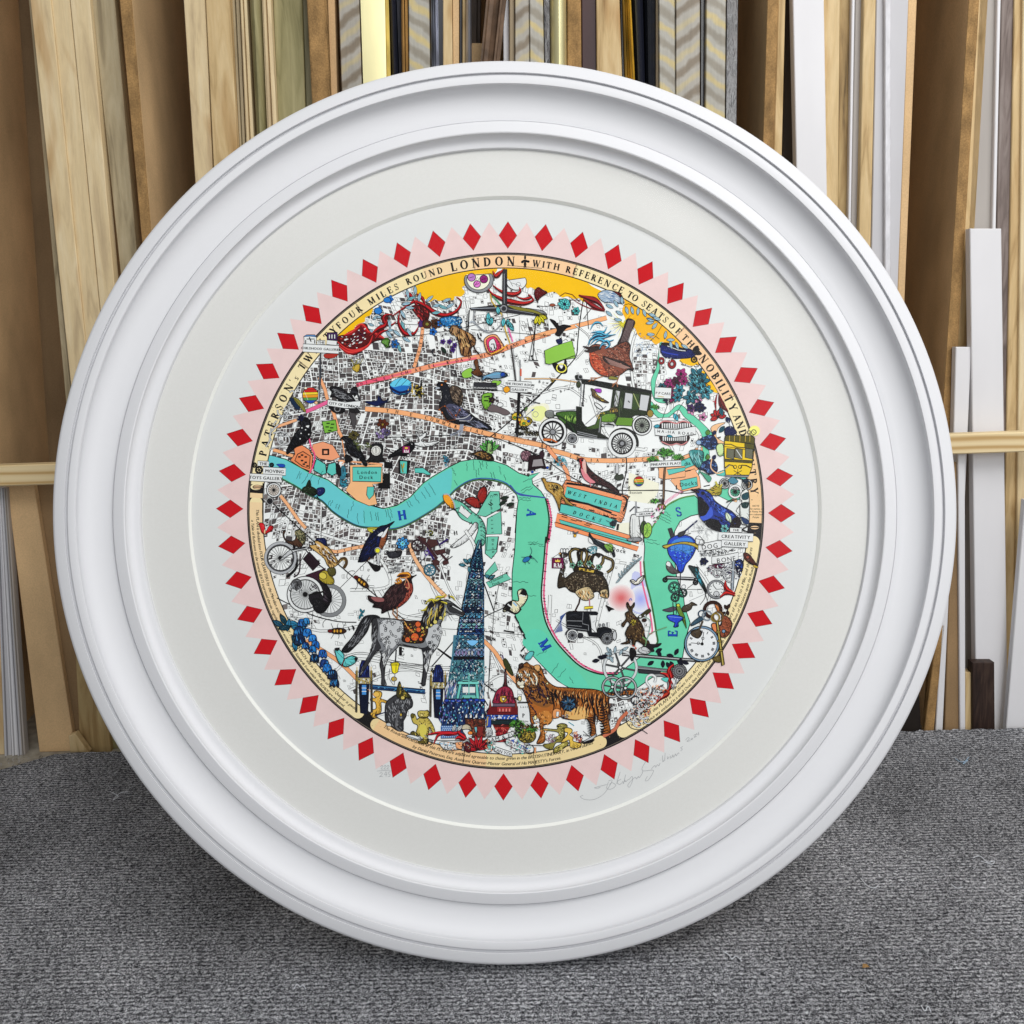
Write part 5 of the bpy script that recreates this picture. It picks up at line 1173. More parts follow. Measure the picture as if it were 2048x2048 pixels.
# the green landaulet
P('720 60 790 70 790 110 730 110', (40, 44, 40), 4); RG(775, 78, 22, 8, 'gy'); E(755, 160, 24, 36, (60, 70, 40), 5)
P('780 100 900 110 1130 150 1400 200 1560 230 1560 265 1380 250 1130 215 900 165 790 150', (24, 28, 24), 5, 0)
P('1140 190 1240 215 1560 255 1540 500 1380 500 1180 620 1130 560 1110 420', (38, 52, 28), 6, 0)
P('1160 225 1215 235 1190 400 1140 410', 'lg', 6, 0); P('1270 250 1350 262 1395 440 1250 420', 'lg', 6, 0); P('1440 270 1540 285 1510 455 1420 440', 'lg', 6, 0)
P('1355 260 1430 270 1410 440 1340 440', (60, 84, 40), 3, 0); K('1360 260 1430 420', 9, (160, 170, 110)); K('1180 240 1160 400', 10, 'w'); K('1300 340 1320 360', 12)
HT('1140 200 1240 220 1230 600 1180 610 1130 560', [(70, 90, 50), 'k', (100, 120, 80)], 40, 90, 95, 6, 8)
P('1005 510 1060 480 1180 490 1140 570 1010 570', (98, 142, 44), 6); P('1190 520 1360 530 1340 620 1160 610', (98, 142, 44), 6, 0)
P('510 495 540 465 720 455 740 480 730 600 600 600', (72, 116, 44), 6); HT('560 500 720 490 730 590 620 580', [(30, 60, 20), (150, 190, 90)], 26, 60, 100, 8, 6)
P('730 400 790 410 790 560 830 620 930 660 1000 640 1000 700 1100 760 1000 760 740 720 600 620 620 560 730 600', (28, 34, 26), 5, 0)
P('940 600 980 500 1000 470 1180 420 1190 470 1060 485 1010 510 1000 640 900 660 830 640', (70, 100, 40), 5, 0); P('1110 420 1180 420 1185 465 1100 460', (120, 100, 60), 4); HT('960 480 1180 430 1180 470 1020 500 980 560', ['k', 'gold'], 34, 26, 95, 7)
K('820 150 800 400', 14, 'dg'); K('790 150 770 400', 10, 'gy'); K('830 600 1060 400', 9, 'gy'); P(ellp(975, 400, 55, 20, 38), 'w', 7, 0); K('720 440 440 455 400 460', 12, 'gy'); P('390 460 470 450 480 530 400 520', (120, 124, 120), 5); K('480 500 560 520 660 600 720 700', 18, (40, 60, 36), 1)
K('1000 620 1090 600 1150 620', 30, 'k'); K('1010 610 1140 625', 18, 'lg'); E(1025, 608, 20, 20, 'w', 5); K('1000 520 980 690', 10, 'gy')
for s in ('740 680 960 730', '740 700 960 750', '760 740 1080 770'): K(s, 9, 'gy')
P('1100 720 1160 660 1260 640 1360 680 1410 760 1415 840 1390 830 1370 740 1280 680 1160 700', (30, 34, 28), 5)
WH(470, 685, 155, 14, 'w', 32, back=None, sw=10); RG(470, 685, 112, 16, 'k'); E(470, 685, 30, 30, 'gy', 6)
WH(1235, 812, 155, 22, 'w', 32, sw=8); RG(1235, 812, 112, 14, 'k'); E(1235, 812, 26, 26, 'gy', 6)
E(1455, 612, 92, 92, (150, 156, 146)); WH(1455, 612, 108, 16, 'w', 24, sw=7); RG(1455, 612, 78, 10, 'k'); WH(685, 755, 64, 12, 'w', 14, sw=5, back='gy')
K('360 770 440 760 520 800', 16, (200, 110, 60)); P('365 755 450 755 450 785 370 785', (214, 120, 60), 4, 0)
# small birds on the car
P('890 205 930 220 960 270 1010 310 1090 360 1040 360 970 330 910 290 900 240', (100, 76, 50), 5); HT('910 220 960 270 1050 350 980 320', ['k', 'gold'], 30, 24, 40, 5); P('930 210 1000 210 1005 250 960 245', (160, 60, 180), 3)
# rose finch
P('735 995 790 970 830 1000 860 1070 940 1150 1050 1220 1120 1260 1200 1340 1180 1370 1110 1320 1020 1280 940 1260 860 1240 800 1180 770 1100 780 1030', (60, 30, 32), 6)
P('770 980 820 980 830 1050 800 1090 770 1050', (170, 40, 44), 0); P('780 1090 830 1120 880 1190 940 1240 880 1245 810 1190', (220, 130, 140), 0); P('800 1000 830 1000 840 1150 800 1080', (226, 180, 170), 0); E(795, 998, 11, 11, 'k', 4)
HT('850 1060 960 1170 1060 1230 980 1240 880 1150', ['k', (110, 60, 60), (40, 20, 24)], 60, 50, 42, 6, 12); K('880 1240 890 1290', 8, (210, 120, 130))
# anvil and helmet, kangaroo rat, bottle, lime
P('120 920 170 890 220 910 230 980 200 1010 130 990', (120, 84, 96), 5); HT('120 920 170 890 220 910 230 980 150 1000', ['k', (170, 130, 140)], 30, 26, 60, 6, 60)
P('205 960 240 940 360 950 390 1060 410 1090 370 1090 340 1080 220 1110 190 1120 200 1080', (44, 30, 34), 5, 0); P('255 990 350 980 370 1060 240 1070', (150, 144, 146), 5, 0); E(412, 1078, 14, 14, 'bl', 3); E(245, 1125, 14, 14, 'bl', 3); E(350, 935, 28, 44, (60, 40, 50), 3)
P('345 1195 390 1200 400 1230 470 1240 540 1260 590 1310 590 1370 640 1440 700 1500 620 1480 590 1420 560 1440 545 1560 520 1480 470 1380 400 1320 370 1250', (180, 140, 66), 6); P('460 1270 530 1280 520 1330 470 1320', 'k', 3); HT('400 1250 560 1280 590 1350 540 1400 460 1350', ['k', (120, 84, 40), (220, 190, 110)], 60, 34, 50, 6, 30)
HT('440 980 580 940 640 1040 600 1080 460 1040', [(100, 170, 190), 'teal', 'k'], 50, 50, 30, 6, 90)
top_(1420, 1228, 54, [(200, 40, 36), (200, 40, 36), (236, 210, 60), (230, 150, 40), (90, 150, 70), (36, 70, 170)])
P('1150 1190 1180 1140 1200 1160 1240 1150 1250 1200 1190 1220', (60, 70, 56), 4); P('1165 1040 1195 1040 1200 1140 1160 1140', 'lg', 4, 0)
P('1330 1620 1390 1600 1420 1620 1430 1870 1330 1870', (222, 224, 222), 7); K('1390 1500 1390 1600', 22, 'gy'); K('1320 1560 1370 1510 1430 1520', 14, 'dg'); K('1390 1450 1390 1500', 12, 'gy'); K('1350 1640 1350 1850', 6, 'gy'); K('1375 1640 1375 1850', 6, 'lg'); P('1300 1860 1440 1850 1440 1890 1310 1890', 'gy', 5)
SIGN('GIN LANE', 1485, 1588, 190, 44, -4, 18); K('1475 1610 1470 1900', 9); E(1475, 1745, 36, 80, (60, 90, 40), 4); E(1512, 1770, 50, 84, (150, 200, 80), 7, 8)
for i in range(8): K([(1512, 1770), (1512+38*cos(i*.785), 1770+64*sin(i*.785))], 5, (80, 130, 50))
for _ in range(1): HT('1560 1560 1700 1480 1720 1560 1600 1700 1540 1680', [(220, 120, 170), 'k', 'w'], 44, 30, 120, 9, 50)
P('700 1500 720 1450', 'k') if 0 else None
P('1140 1660 1175 1670 1160 1720 1120 1720 1100 1690', (30, 50, 60), 3); K('1060 1660 1170 1720', 5); K('1100 1730 1160 1650', 5); K('1130 1650 1130 1740', 5)
# ------------------------------------------------------------------ lower half of the printed map
# tricycle and its riders
V(430, 1020, 50)
P('750 240 780 230 760 280 800 340 880 330 900 230 950 220 1000 290 990 360 940 410 860 390 790 350 755 300', (90, 60, 44), 6); P('880 240 940 215 1000 290 980 380 920 330', (110, 110, 80), 5); HT('880 240 950 220 1000 290 980 370 900 320', ['k', (160, 150, 110)], 40, 24, 60, 7, 50)
K('870 390 900 620 790 740', 30, 'k', 1); K('940 480 930 680 870 740', 16, (60, 40, 50), 1)
P('970 540 1040 460 1160 590 1080 670', (44, 28, 36), 6, 0); P('1000 720 1220 640 1180 800 1060 820', (66, 34, 50), 5, 0)
K('1000 440 1140 600 1220 660', 12, (50, 34, 44)); K('1000 470 900 640', 8, 'k')
WH(722, 530, 178, 22, (176, 178, 182), 40, sw=4); RG(722, 530, 148, 9, 'k')
P('720 545 830 440 1010 405 1010 435 880 460 740 550', 'lg', 6); K('850 440 1000 415', 14, 'k')
P('1040 395 1100 380 1100 340 1150 350 1260 420 1330 520 1360 590 1290 640 1240 610 1200 530 1100 450', (206, 166, 100), 6)
HT('1100 360 1260 440 1340 570 1280 610 1160 470', [(80, 50, 30), 'w', (110, 76, 44)], 70, 60, 50, 8, 8)
K('1350 590 1400 540 1440 540 1450 590 1420 640', 34, (90, 66, 36), 1); K('1360 590 1400 550 1435 560', 10, (210, 180, 120), 1)
P('1110 320 1200 310 1230 340 1225 400 1160 350', (24, 34, 84), 5); E(1110, 380, 10, 10, 'k')
E(1265, 1000, 178, 180, 'w', 5); WH(1265, 1000, 180, 20, (130, 132, 134), 38, sw=4)
P('1000 780 1200 800 1290 960 1200 1130 1100 1110 1060 960', (32, 26, 32), 6); HT('1020 800 1180 820 1270 960 1180 1110 1080 960', ['k', (80, 70, 80)], 40, 60, 50, 8)
E(995, 932, 160, 160, (206, 208, 208), 4); WH(995, 932, 200, 26, 'w', 36, sw=4); RG(995, 932, 162, 10, 'k'); RG(995, 932, 22, 7)
P('1040 940 1140 900 1190 960 1180 1000 1120 980 1100 1060 1050 1020', (36, 32, 38), 4); P('1080 980 1180 1000 1230 1100 1160 1130 1090 1100', (30, 28, 32), 5); K('1030 940 1200 900', 20, 'k'); E(900, 820, 60, 60, (90, 90, 92), 5); HT(ellp(900, 850, 90, 90), ['k', 'gy'], 40, 44, 60, 6, 60)
P('1160 690 1230 670 1310 760 1300 820 1210 810 1150 760', (170, 150, 50), 6); E(1190, 725, 44, 36, (214, 196, 80), 5, 30); P('1240 650 1320 640 1330 710 1270 730', (96, 90, 44), 5)
# beetles
for x, y in ((1625, 800), (1360, 1335)):
    a = 40 if x > 1500 else 0
    E(x, y, 90, 34, 'dbr', 5, a)
    for k in (-44, -8, 28): E(x+k*cos(radians(a)), y+k*sin(radians(a)), 14, 18, (220, 160, 50), 3)
    E(x-90*cos(radians(a)), y-90*sin(radians(a)), 26, 20, (110, 30, 30), 4)
    for k in (-50, 0, 50):
        for s in (-1, 1): K([(x+k, y+k*.3), (x+k*1.3+s*10, y+s*60+k*.3), (x+k*1.6, y+s*84)], 5)
    AR(x-110, y-70, 60, 60, 150, 300, 5)
for x, y, a in ((1600, 1090, 60), (1650, 1100, 120), (1620, 1130, 100), (1600, 1160, 100), (1640, 1170, 200)): LEAF(x, y, 46, 22, a, (40, 130, 150), 3)
P('1470 1290 1490 1320 1480 1330', 'k', 2); P('1510 1270 1540 1300 1530 1330', 'k', 2)
# bluebells down the rim
for x, y, a in ((720, 1150, 60), (800, 1230, 20), (760, 1290, -150), (840, 1290, 10), (820, 1200, 100), (870, 1420, 80), (850, 1380, 60), (700, 1310, -10), (900, 1330, -30)): LEAF(x, y, 140, 60, a, random.choice([(20, 70, 90), (30, 90, 120), (40, 120, 160)]), 6)
def bell(x, y, r, c):
    P([(x-r*.6, y-r), (x+r*.6, y-r*.9), (x+r, y+r*.2), (x+r*.8, y+r), (x+r*.3, y+r*.6), (x-r*.1, y+r), (x-r*.5, y+r*.6), (x-r, y+r*.8), (x-r, y)], c, 6)
    HT([(x-r*.6, y-r), (x+r*.6, y-r*.9), (x+r, y+r*.5), (x-r, y+r*.5)], ['k', 'nv', (60, 150, 220)], 9, r*1.2, 85, 7, 14)
for x, y, r, c in ((960, 1250, 44, (30, 110, 190)), (1010, 1230, 36, (40, 140, 210)), (930, 1350, 60, (20, 60, 110)), (1020, 1360, 50, (30, 120, 210)), (940, 1440, 60, (20, 50, 90)), (1080, 1420, 44, (30, 120, 210)),
                   (1000, 1500, 40, (20, 70, 140)), (1110, 1490, 44, (30, 110, 200)), (1080, 1540, 40, (30, 120, 200)), (1190, 1590, 46, (30, 90, 180)), (1100, 1640, 48, (20, 46, 80)), (1210, 1700, 50, (20, 60, 130)),
                   (1240, 1750, 50, (30, 120, 210)), (1300, 1820, 54, (20, 44, 80)), (1320, 1910, 50, (20, 40, 70))): bell(x, y, r, c)
K('960 1400 1060 1560 1180 1720 1280 1900', 6); K('1030 1480 1000 1560', 5); K('1150 1640 1110 1560', 5)
# teal butterfly
P('1325 1540 1360 1530 1420 1590 1430 1640 1500 1610 1570 1630 1540 1690 1450 1730 1400 1710 1370 1690 1340 1620', (100, 200, 200), 8); K('1430 1640 1400 1720', 14, 'dred'); P('1320 1525 1380 1520 1350 1560', 'k'); P('1540 1630 1580 1630 1550 1670', 'k')
K('1340 1560 1420 1640', 4); K('1560 1650 1430 1640', 4); K('1430 1650 1450 1720', 4)
# kingfisher
V(700, 1020, 52)
P('185 200 230 190 300 190 330 210 250 220 260 250 210 240', (200, 190, 60), 4); K('190 210 320 190', 10, 'olive')
P('100 575 90 560 130 440 190 320 260 240 330 180 400 165 490 125 430 190 410 230 415 300 370 400 300 480 220 540 160 570', (20, 26, 56), 6)
P('350 290 400 220 420 210 400 310 370 400 300 450 320 400', (140, 80, 50), 0); P('345 300 360 260 410 200 420 200 380 290', 'w', 0); P('300 280 350 240 370 250 340 290', 'w', 3); HT('140 500 200 340 300 250 330 330 260 460', [(30, 44, 110), 'k'], 60, 50, -50, 6, 15)
K('220 520 190 570', 8, 'br'); E(305, 445, 36, 36, 'lg', 4); E(303, 447, 26, 26, (230, 226, 50), 4); P('290 490 340 500 320 600 300 600', 'lg', 5, 0)
P('190 560 260 600 330 610 330 660 280 680 240 640', 'k', 3); K('200 560 320 610', 8, 'w')
E(405, 468, 22, 20, 'w', 6); P('400 460 450 460 560 450 570 480 540 520 450 530 420 510', 'dg', 6); K('550 500 560 540', 8)
for a in range(0, 360, 45): LEAF(580, 370, 74, 50, a, (70, 160, 230), 5)
E(580, 370, 30, 30, (110, 200, 230), 4); E(580, 370, 10, 10, 'gn'); AR(540, 440, 40, 34, 90, 260, 10); AR(620, 440, 34, 26, -60, 90, 9)
# cogs, cannon machinery
WH(742, 390, 66, 8, (60, 44, 50), 12, c=(60, 44, 50), sw=10); WH(880, 662, 66, 8, (70, 120, 140), 12, c=(70, 120, 140), sw=10)
K('750 290 860 400 960 540', 34, (74, 44, 50)); K('850 410 930 560', 22, (60, 40, 110)); K('990 380 1080 320', 22, (60, 40, 110))
for s in ('860 320 960 330 980 380 900 420 840 370', '920 450 1040 430 1060 470 960 500', '1020 570 1080 540 1090 590 1030 610', '900 560 950 540 990 570 980 610 930 610', '780 300 840 310 840 350 800 350'): P(s, (84, 50, 50), 4, 0)
K('930 600 990 680', 24, (84, 60, 60)); K('1000 480 1070 560', 26, (70, 44, 50)); K('960 330 1000 420', 12, (60, 40, 80)); K('1060 560 1130 510', 10); RG(845, 470, 24, 9, (90, 60, 150)); K('850 490 830 520', 8, (90, 60, 150))
P('790 460 830 470 810 540 780 540', 'w', 4); P('790 560 820 560 830 610 790 610', 'w', 4)
HT('400 580 500 560 590 600 540 680 420 700', [(110, 110, 110), 'gy'], 26, 90, -10, 4, 10); TX('Mill Pond', 480, 680, 26, -12, slant=.3, bold=1)
HT('820 240 900 220 940 280 860 290', ['olive', 'dgn'], 24, 26, 0, 8, 90)
# brown bird with the golden wig
P('200 945 260 960 350 970 400 900 470 830 560 800 620 760 560 740 520 730 560 710 640 705 690 730 735 715 680 760 690 830 690 900 640 990 560 1060 500 1090 420 1110 350 1140 345 1090 250 1070 270 1040 210 1000', (52, 32, 36), 7)
P('690 830 690 900 640 990 560 1060 510 1090 540 1040 620 960 650 880 610 830 640 800', (142, 58, 48), 0); P('230 960 360 970 370 1010 280 1010', (150, 90, 90), 3)
HT('420 880 560 820 620 900 560 1000 440 1080 380 1000', ['k', (90, 60, 60)], 90, 50, -60, 6, 20); HT('690 830 660 960 560 1060 600 960 640 860', [(190, 100, 80), 'dred'], 34, 30, -60, 6)
for s, w in (('520 730 560 705 640 705 650 740 560 750', 44), ('500 780 530 760 560 790 520 810 490 800', 34), ('560 740 520 770 540 820', 24)): scroll(s, w, ((150, 84, 30), (236, 160, 50)))
K('600 740 640 790 650 860 610 850', 10, (220, 150, 110), 1); K('630 730 600 830', 8, (200, 140, 100)); E(650, 765, 12, 11, 'k', 3)
K('480 1090 470 1140 520 1200', 14, (150, 100, 60)); K('520 1070 520 1200 570 1220', 12, (150, 100, 60)); K('450 1200 540 1210 600 1215', 10, (150, 100, 60)); K('415 1110 440 1190', 8, 'k')
# dapple grey horse
P('250 1200 330 1190 280 1160 170 1170 110 1240 60 1340 10 1420 -60 1500 -90 1560 -20 1570 60 1500 130 1420 190 1340 220 1260', (38, 38, 42), 6)
HT('240 1190 150 1190 80 1330 -40 1500 -20 1550 80 1470 200 1290', ['k', 'gy', (80, 80, 84)], 80, 110, -58, 6, 10)
P('250 1200 400 1195 560 1215 680 1230 780 1230 800 1180 850 1070 900 1010 990 1000 1060 990 1110 1010 1180 1060 1240 1110 1265 1150 1230 1175 1160 1150 1100 1150 1060 1120 1030 1200 1000 1260 1010 1330 1000 1400 970 1500 900 1600 870 1700 860 1760 830 1850 830 1930 790 1930 800 1830 810 1740 810 1640 800 1560 780 1530 650 1500 560 1480 520 1520 480 1560 420 1640 390 1720 380 1800 380 1860 400 1932 350 1932 350 1860 345 1780 330 1700 350 1620 330 1560 290 1560 250 1620 200 1690 150 1780 110 1830 130 1740 180 1650 230 1560 260 1480 240 1400 245 1290', (122, 124, 128), 8, 1)
P('245 1220 290 1200 310 1300 300 1420 340 1520 290 1560 250 1620 190 1720 130 1780 180 1650 240 1540 260 1460 245 1350', (60, 60, 64), 4); P('520 1490 700 1520 820 1520 900 1480 880 1560 800 1560 780 1530 640 1500', (44, 44, 48), 4)
P('350 1600 420 1590 390 1700 375 1800 385 1920 355 1920 350 1800 335 1700', (70, 70, 74), 3); P('810 1570 900 1560 870 1700 850 1800 830 1920 795 1920 812 1780 812 1650', (60, 60, 64), 3)
P('340 1240 440 1210 570 1240 580 1350 520 1470 440 1540 370 1480 330 1370', (196, 198, 200), 0); P('820 1290 920 1250 1010 1300 1000 1400 950 1520 880 1520 830 1420', (190, 192, 194), 0)
for rg in ('330 1240 480 1220 580 1260 570 1400 500 1500 420 1540 340 1440', '820 1290 960 1260 1010 1330 990 1420 930 1540 880 1500 830 1400'):
    p = cr(nums(rg), True, 3)
    for i in range(120):
        x, y = random.uniform(320, 1020), random.uniform(1200, 1550)
        if inside(p, x, y): RG(x, y, random.uniform(9, 15), 6, random.choice([(40, 40, 44), (50, 50, 54), 'dg']))
HT('400 1490 480 1520 420 1640 380 1800 350 1700 360 1580', ['k', 'gy', 'w'], 50, 70, 100, 6, 12); HT('820 1540 960 1500 900 1620 850 1800 820 1700', ['k', 'gy', 'w'], 60, 70, 95, 6, 12); HT('250 1230 300 1300 300 1420 250 1580 180 1690 240 1500', ['k', 'gy'], 50, 80, 110, 6, 12)
P('590 1240 700 1225 800 1240 860 1320 830 1420 780 1470 580 1450 600 1340', (60, 40, 34), 6)
for x, y, r in ((750, 1260, 30), (755, 1320, 26), (715, 1400, 42), (635, 1430, 28), (780, 1425, 20), (640, 1300, 16), (800, 1380, 14), (680, 1330, 16)): E(x, y, r, r, (214, 96, 50), 3)
HT('600 1250 790 1240 850 1320 780 1460 600 1440', ['gold', 'k', (150, 100, 50)], 60, 22, 0, 6, 90); K('600 1230 640 1300 700 1350', 9, (220, 160, 80), 1)
P('800 1180 850 1070 920 1010 1010 990 1040 1060 1010 1150 960 1230 880 1290 790 1300', (40, 38, 40), 5); HT('810 1180 870 1070 1000 1010 1020 1090 940 1230 820 1290', ['k', 'gold', 'gy', (140, 120, 60)], 70, 80, 105, 8, 20)
for s, w in (('830 1040 880 990 950 1000 1000 980', 36), ('780 1110 830 1100 850 1060', 30), ('940 990 960 960 1020 960 1060 930', 34), ('1080 950 1130 960 1160 1000', 26), ('1000 1010 1060 1030 1090 1060', 30), ('870 1020 900 990 930 1030', 26)): scroll(s, w, ((130, 120, 40), (226, 210, 70)))
P('1070 1040 1120 1030 1200 1080 1250 1130 1250 1160 1180 1140 1100 1120', (60, 60, 62), 4); K('1130 1060 1240 1120', 9, 'w'); E(1110, 1060, 12, 12, 'k'); E(1245, 1140, 20, 22, (70, 60, 60), 3); K('1090 930 1100 980', 14, 'k'); K('1070 1140 1050 1220', 20, 'lg')
for x, y, r in ((1050, 1150, 20), (1000, 1190, 20), (940, 1235, 24), (895, 1270, 16), (850, 1295, 16), (800, 1305, 16)): E(x, y, r, r, (214, 200, 110), 5)
for x in (960, 900, 1055): K([(x, 1080), (x-30, 1220)], 8, (214, 200, 90))
# glass tower
V(700, 1020, 56)
tw = [(1415, 330), (1445, 330), (1470, 640), (1475, 1200), (1475, 1700), (1478, 1932), (1080, 1932), (1150, 1560), (1210, 1180), (1290, 800), (1345, 520)]
P(tw, (36, 66, 96), 8, 0)
def span(y):      # the tower's left and right outline at that height
    pts = [(330, 1418), (520, 1352), (800, 1295), (1180, 1215), (1560, 1150), (1932, 1082)]
    for (y0, x0), (y1, x1) in zip(pts, pts[1:]):
        if y <= y1: xl = x0+(x1-x0)*(y-y0)/(y1-y0); break
    else: xl = 1082-(y-1932)*.21
    return xl, min(1478, 1440+ (y-330)*.09)
rows = [(330, 430, (100, 170, 180)), (430, 520, (40, 80, 120)), (520, 640, (50, 120, 140)), (640, 680, (24, 34, 60)), (680, 760, (60, 110, 170)), (760, 880, (120, 170, 170)), (880, 980, (60, 130, 150)), (980, 1080, (130, 170, 180)), (1080, 1140, (30, 40, 60)),
        (1140, 1200, (110, 180, 220)), (1200, 1250, (150, 160, 190)), (1250, 1310, (130, 190, 190)), (1310, 1350, (30, 60, 130)), (1350, 1425, (50, 100, 160)), (1425, 1540, (30, 50, 80)), (1540, 1630, (150, 170, 200)), (1630, 1670, (14, 18, 28)), (1670, 1800, (120, 190, 200)), (1800, 1932, (90, 160, 170))]
for y0, y1, c in rows:
    a, b = span(y0), span(y1); A.z = 57; P([(a[0]+3, y0), (a[1]-3, y0), (b[1]-3, y1), (b[0]+3, y1)], c, 0, 0)
    A.z = 58; K([(b[0], y1), (b[1], y1)], 7, (14, 24, 46)); n = random.choice((5, 7, 8, 4)); h = y1-y0
    for i in range(n):
        u = (i+.5)/n; x0 = a[0]+(a[1]-a[0])*u; x1 = b[0]+(b[1]-b[0])*u; w = (b[1]-b[0])/n; k = random.random
        K([(x0+w*.5, y0), (x1+w*.5, y1)], 4, 'nv')
        cc = random.choice(['nv', (20, 60, 90), 'k', (60, 150, 170), 'w', (90, 180, 220), (140, 130, 190)])
        P([(x1-w*.34, y1-5), (x0-w*.2, y0+h*.5), (x0, y0+6), (x0+w*.2, y0+h*.5), (x1+w*.34, y1-5)], cc, 3, 0, up=0)
A.z = 59
yy = 430
while yy < 1920:
    hh = 26+(yy-430)*.022; a, b = span(yy), span(min(1931, yy+hh)); n = 3+int((yy-430)/330)
    for i in range(n):
        x0, x1 = a[0]+(a[1]-a[0])*i/n, a[0]+(a[1]-a[0])*(i+1)/n; u0, u1 = b[0]+(b[1]-b[0])*i/n, b[0]+(b[1]-b[0])*(i+1)/n
        if random.random() < .45: P([(x0+6, yy+5), (x1-6, yy+5), ((u0+u1)/2, yy+hh*.5)], random.choice(['w', (190, 214, 224), (120, 186, 210)]), 0, 0, up=0)
        K([(x0, yy), (u1, yy+hh)], 7, (12, 20, 44)); K([(x1, yy), (u0, yy+hh)], 7, (12, 20, 44))
    K([(a[0], yy), (a[1], yy)], 6, (10, 16, 36)); yy += hh
for s in (0, 1):
    K([(span(y)[s]+(14 if s == 0 else -10), y) for y in (430, 700, 1000, 1400, 1931)], 9, (60, 110, 150))
A.z = 60
HT('1350 540 1460 540 1470 1900 1100 1900', ['k', 'nv', (30, 70, 100)], 160, 36, 90, 5, 90)
HT('1350 540 1460 540 1470 1900 1100 1900', ['w', (150, 210, 220), (100, 170, 220), 'nv', 'k'], 110, 26, 90, 6, 90)
P('1290 1440 1410 1440 1390 1480 1350 1500 1310 1480', (120, 190, 240), 4); 
for a in (0, 60, 120, 180, 240, 300): K([(1320, 1720), (1320+90*cos(radians(a)), 1720+80*sin(radians(a)))], 7, 'nv')
RG(1320, 1720, 56, 8, 'nv'); RG(1240, 1730, 36, 7, 'k'); RG(1400, 1730, 36, 7, 'k')
for x, y, a in ((1200, 600, 10), (1250, 540, 40), (1290, 600, -60), (1310, 620, 80), (1480, 720, 20), (1520, 760, -20), (1600, 720, 150)): LEAF(x, y, 80, 36, a, (60, 130, 150), 5)
# white-and-black butterfly
P('1690 1100 1730 1030 1800 1000 1860 1000 1850 900 1900 870 1932 890 1960 960 1920 1040 1880 1080 1870 1120 1820 1140 1760 1110 1700 1125', (232, 226, 190), 9)
P('1690 1095 1740 1020 1790 1010 1760 1110', 'k', 0); P('1850 960 1910 870 1950 900 1940 950 1880 930', 'k', 0); K('1740 1040 1790 1080', 14, 'w'); K('1860 940 1930 950', 12, 'w'); K('1740 1110 1830 1145 1890 1090', 16, 'k', 1); K('1800 990 1870 1060', 8, 'k'); K('1800 1020 1840 1060', 18, (150, 190, 226))
K('1650 -10 1640 -4', 1)
# small parrot, flags, lantern
P('1690 1650 1720 1640 1760 1700 1800 1800 1790 1830 1740 1780 1700 1710', (64, 70, 36), 4); K('1690 1640 1680 1600', 12, 'pur')
P('450 1690 545 1690 525 1790 490 1810 465 1790', (240, 222, 40), 7, 0); P('440 1710 480 1680 530 1680 555 1710', (240, 222, 40), 6, 0); K('510 1540 500 1680', 14, 'dg'); E(485, 1865, 30, 24, 'gold', 5); K('495 1800 490 1932', 8, 'gy'); K('440 1750 430 1850 480 1932', 5, 'k', 1); K('508 1700 505 1790', 6)
# bridge
V(500, 1270, 57)
P('1320 545 1932 600 1932 650 1320 595', (30, 70, 120), 6, 0); K('1330 560 1932 618', 7, (70, 130, 180)); HT('1330 560 1932 615 1932 640 1340 590', ['k', 'nv', 'sky'], 50, 30, 0, 5, 40)
def tower(x, y, k=1.0):
    P([(x-60, y+60), (x-46, y-70), (x-26, y-130), (x+24, y-130), (x+56, y-60), (x+60, y+60)], (26, 36, 90), 6, 0); HT([(x-56, y+50), (x-40, y-70), (x+30, y-120), (x+56, y+50)], ['k', (50, 70, 140)], 26, 60, 90, 6, 10)
    P([(x-70, y+60), (x+70, y+60), (x+74, y+130), (x-74, y+130)], (170, 160, 120), 5, 0); HT([(x-66, y+64), (x+66, y+64), (x+70, y+126), (x-70, y+126)], ['k', 'gold', 'w'], 40, 24, 90, 8, 40)
    P([(x-56, y+130), (x+56, y+130), (x+40, y+470), (x-40, y+450)], (20, 26, 50), 6, 0)
    P([(x-26, y+140), (x+26, y+140), (x+26, y+250), (x-26, y+250)], (70, 140, 210), 5, 0); K([(x-26, y+175), (x+26, y+175)], 7, 'w'); K([(x-26, y+212), (x+26, y+212)], 7, 'w')
    for s in (-1, 1):
        K([(x+s*80, y-20), (x+s*86, y+440)], 26, (90, 84, 70)); K([(x+s*78, y-60), (x+s*78, y+100)], 8, 'gold')
        for i in range(20): E(x+s*84, y+i*23, 9, 8, random.choice(['w', 'w', 'k', 'gold']), 4, up=0)
    A.z += 1
tower(1258, 410); V(780, 1270, 57); tower(530, 460)
P('475 580 530 590', 'k') if 0 else None
# bears, elephant
V(500, 1270, 60)
P('1365 650 1380 615 1430 620 1455 640 1450 680 1440 700 1520 730 1525 760 1450 740 1450 800 1440 860 1380 880 1400 910 1360 915 1330 880 1340 830 1390 810 1380 740 1335 730 1330 700 1390 690', (226, 176, 70), 6)
E(1395, 655, 34, 30, (234, 190, 90), 3); K('1450 700 1420 740 1440 800', 5, (120, 80, 30)); K('1300 600 1390 680', 7, 'or')
K('1380 890 1500 850', 12, 'nv'); K('1400 900 1490 880', 8, 'lg')
P('1500 750 1560 690 1640 650 1740 670 1790 720 1790 790 1740 830 1720 900 1690 960 1690 1050 1640 1060 1570 1020 1500 960 1490 860', (70, 70, 74), 7)
HT('1510 760 1640 670 1780 730 1730 830 1690 950 1660 1050 1520 950', ['k', 'gy', (40, 40, 44), (160, 160, 164)], 150, 44, 80, 6, 35); K('1640 830 1620 920 1610 1010 1660 1060', 20, (110, 110, 114), 1); K('1700 860 1680 1050', 14, 'dg')
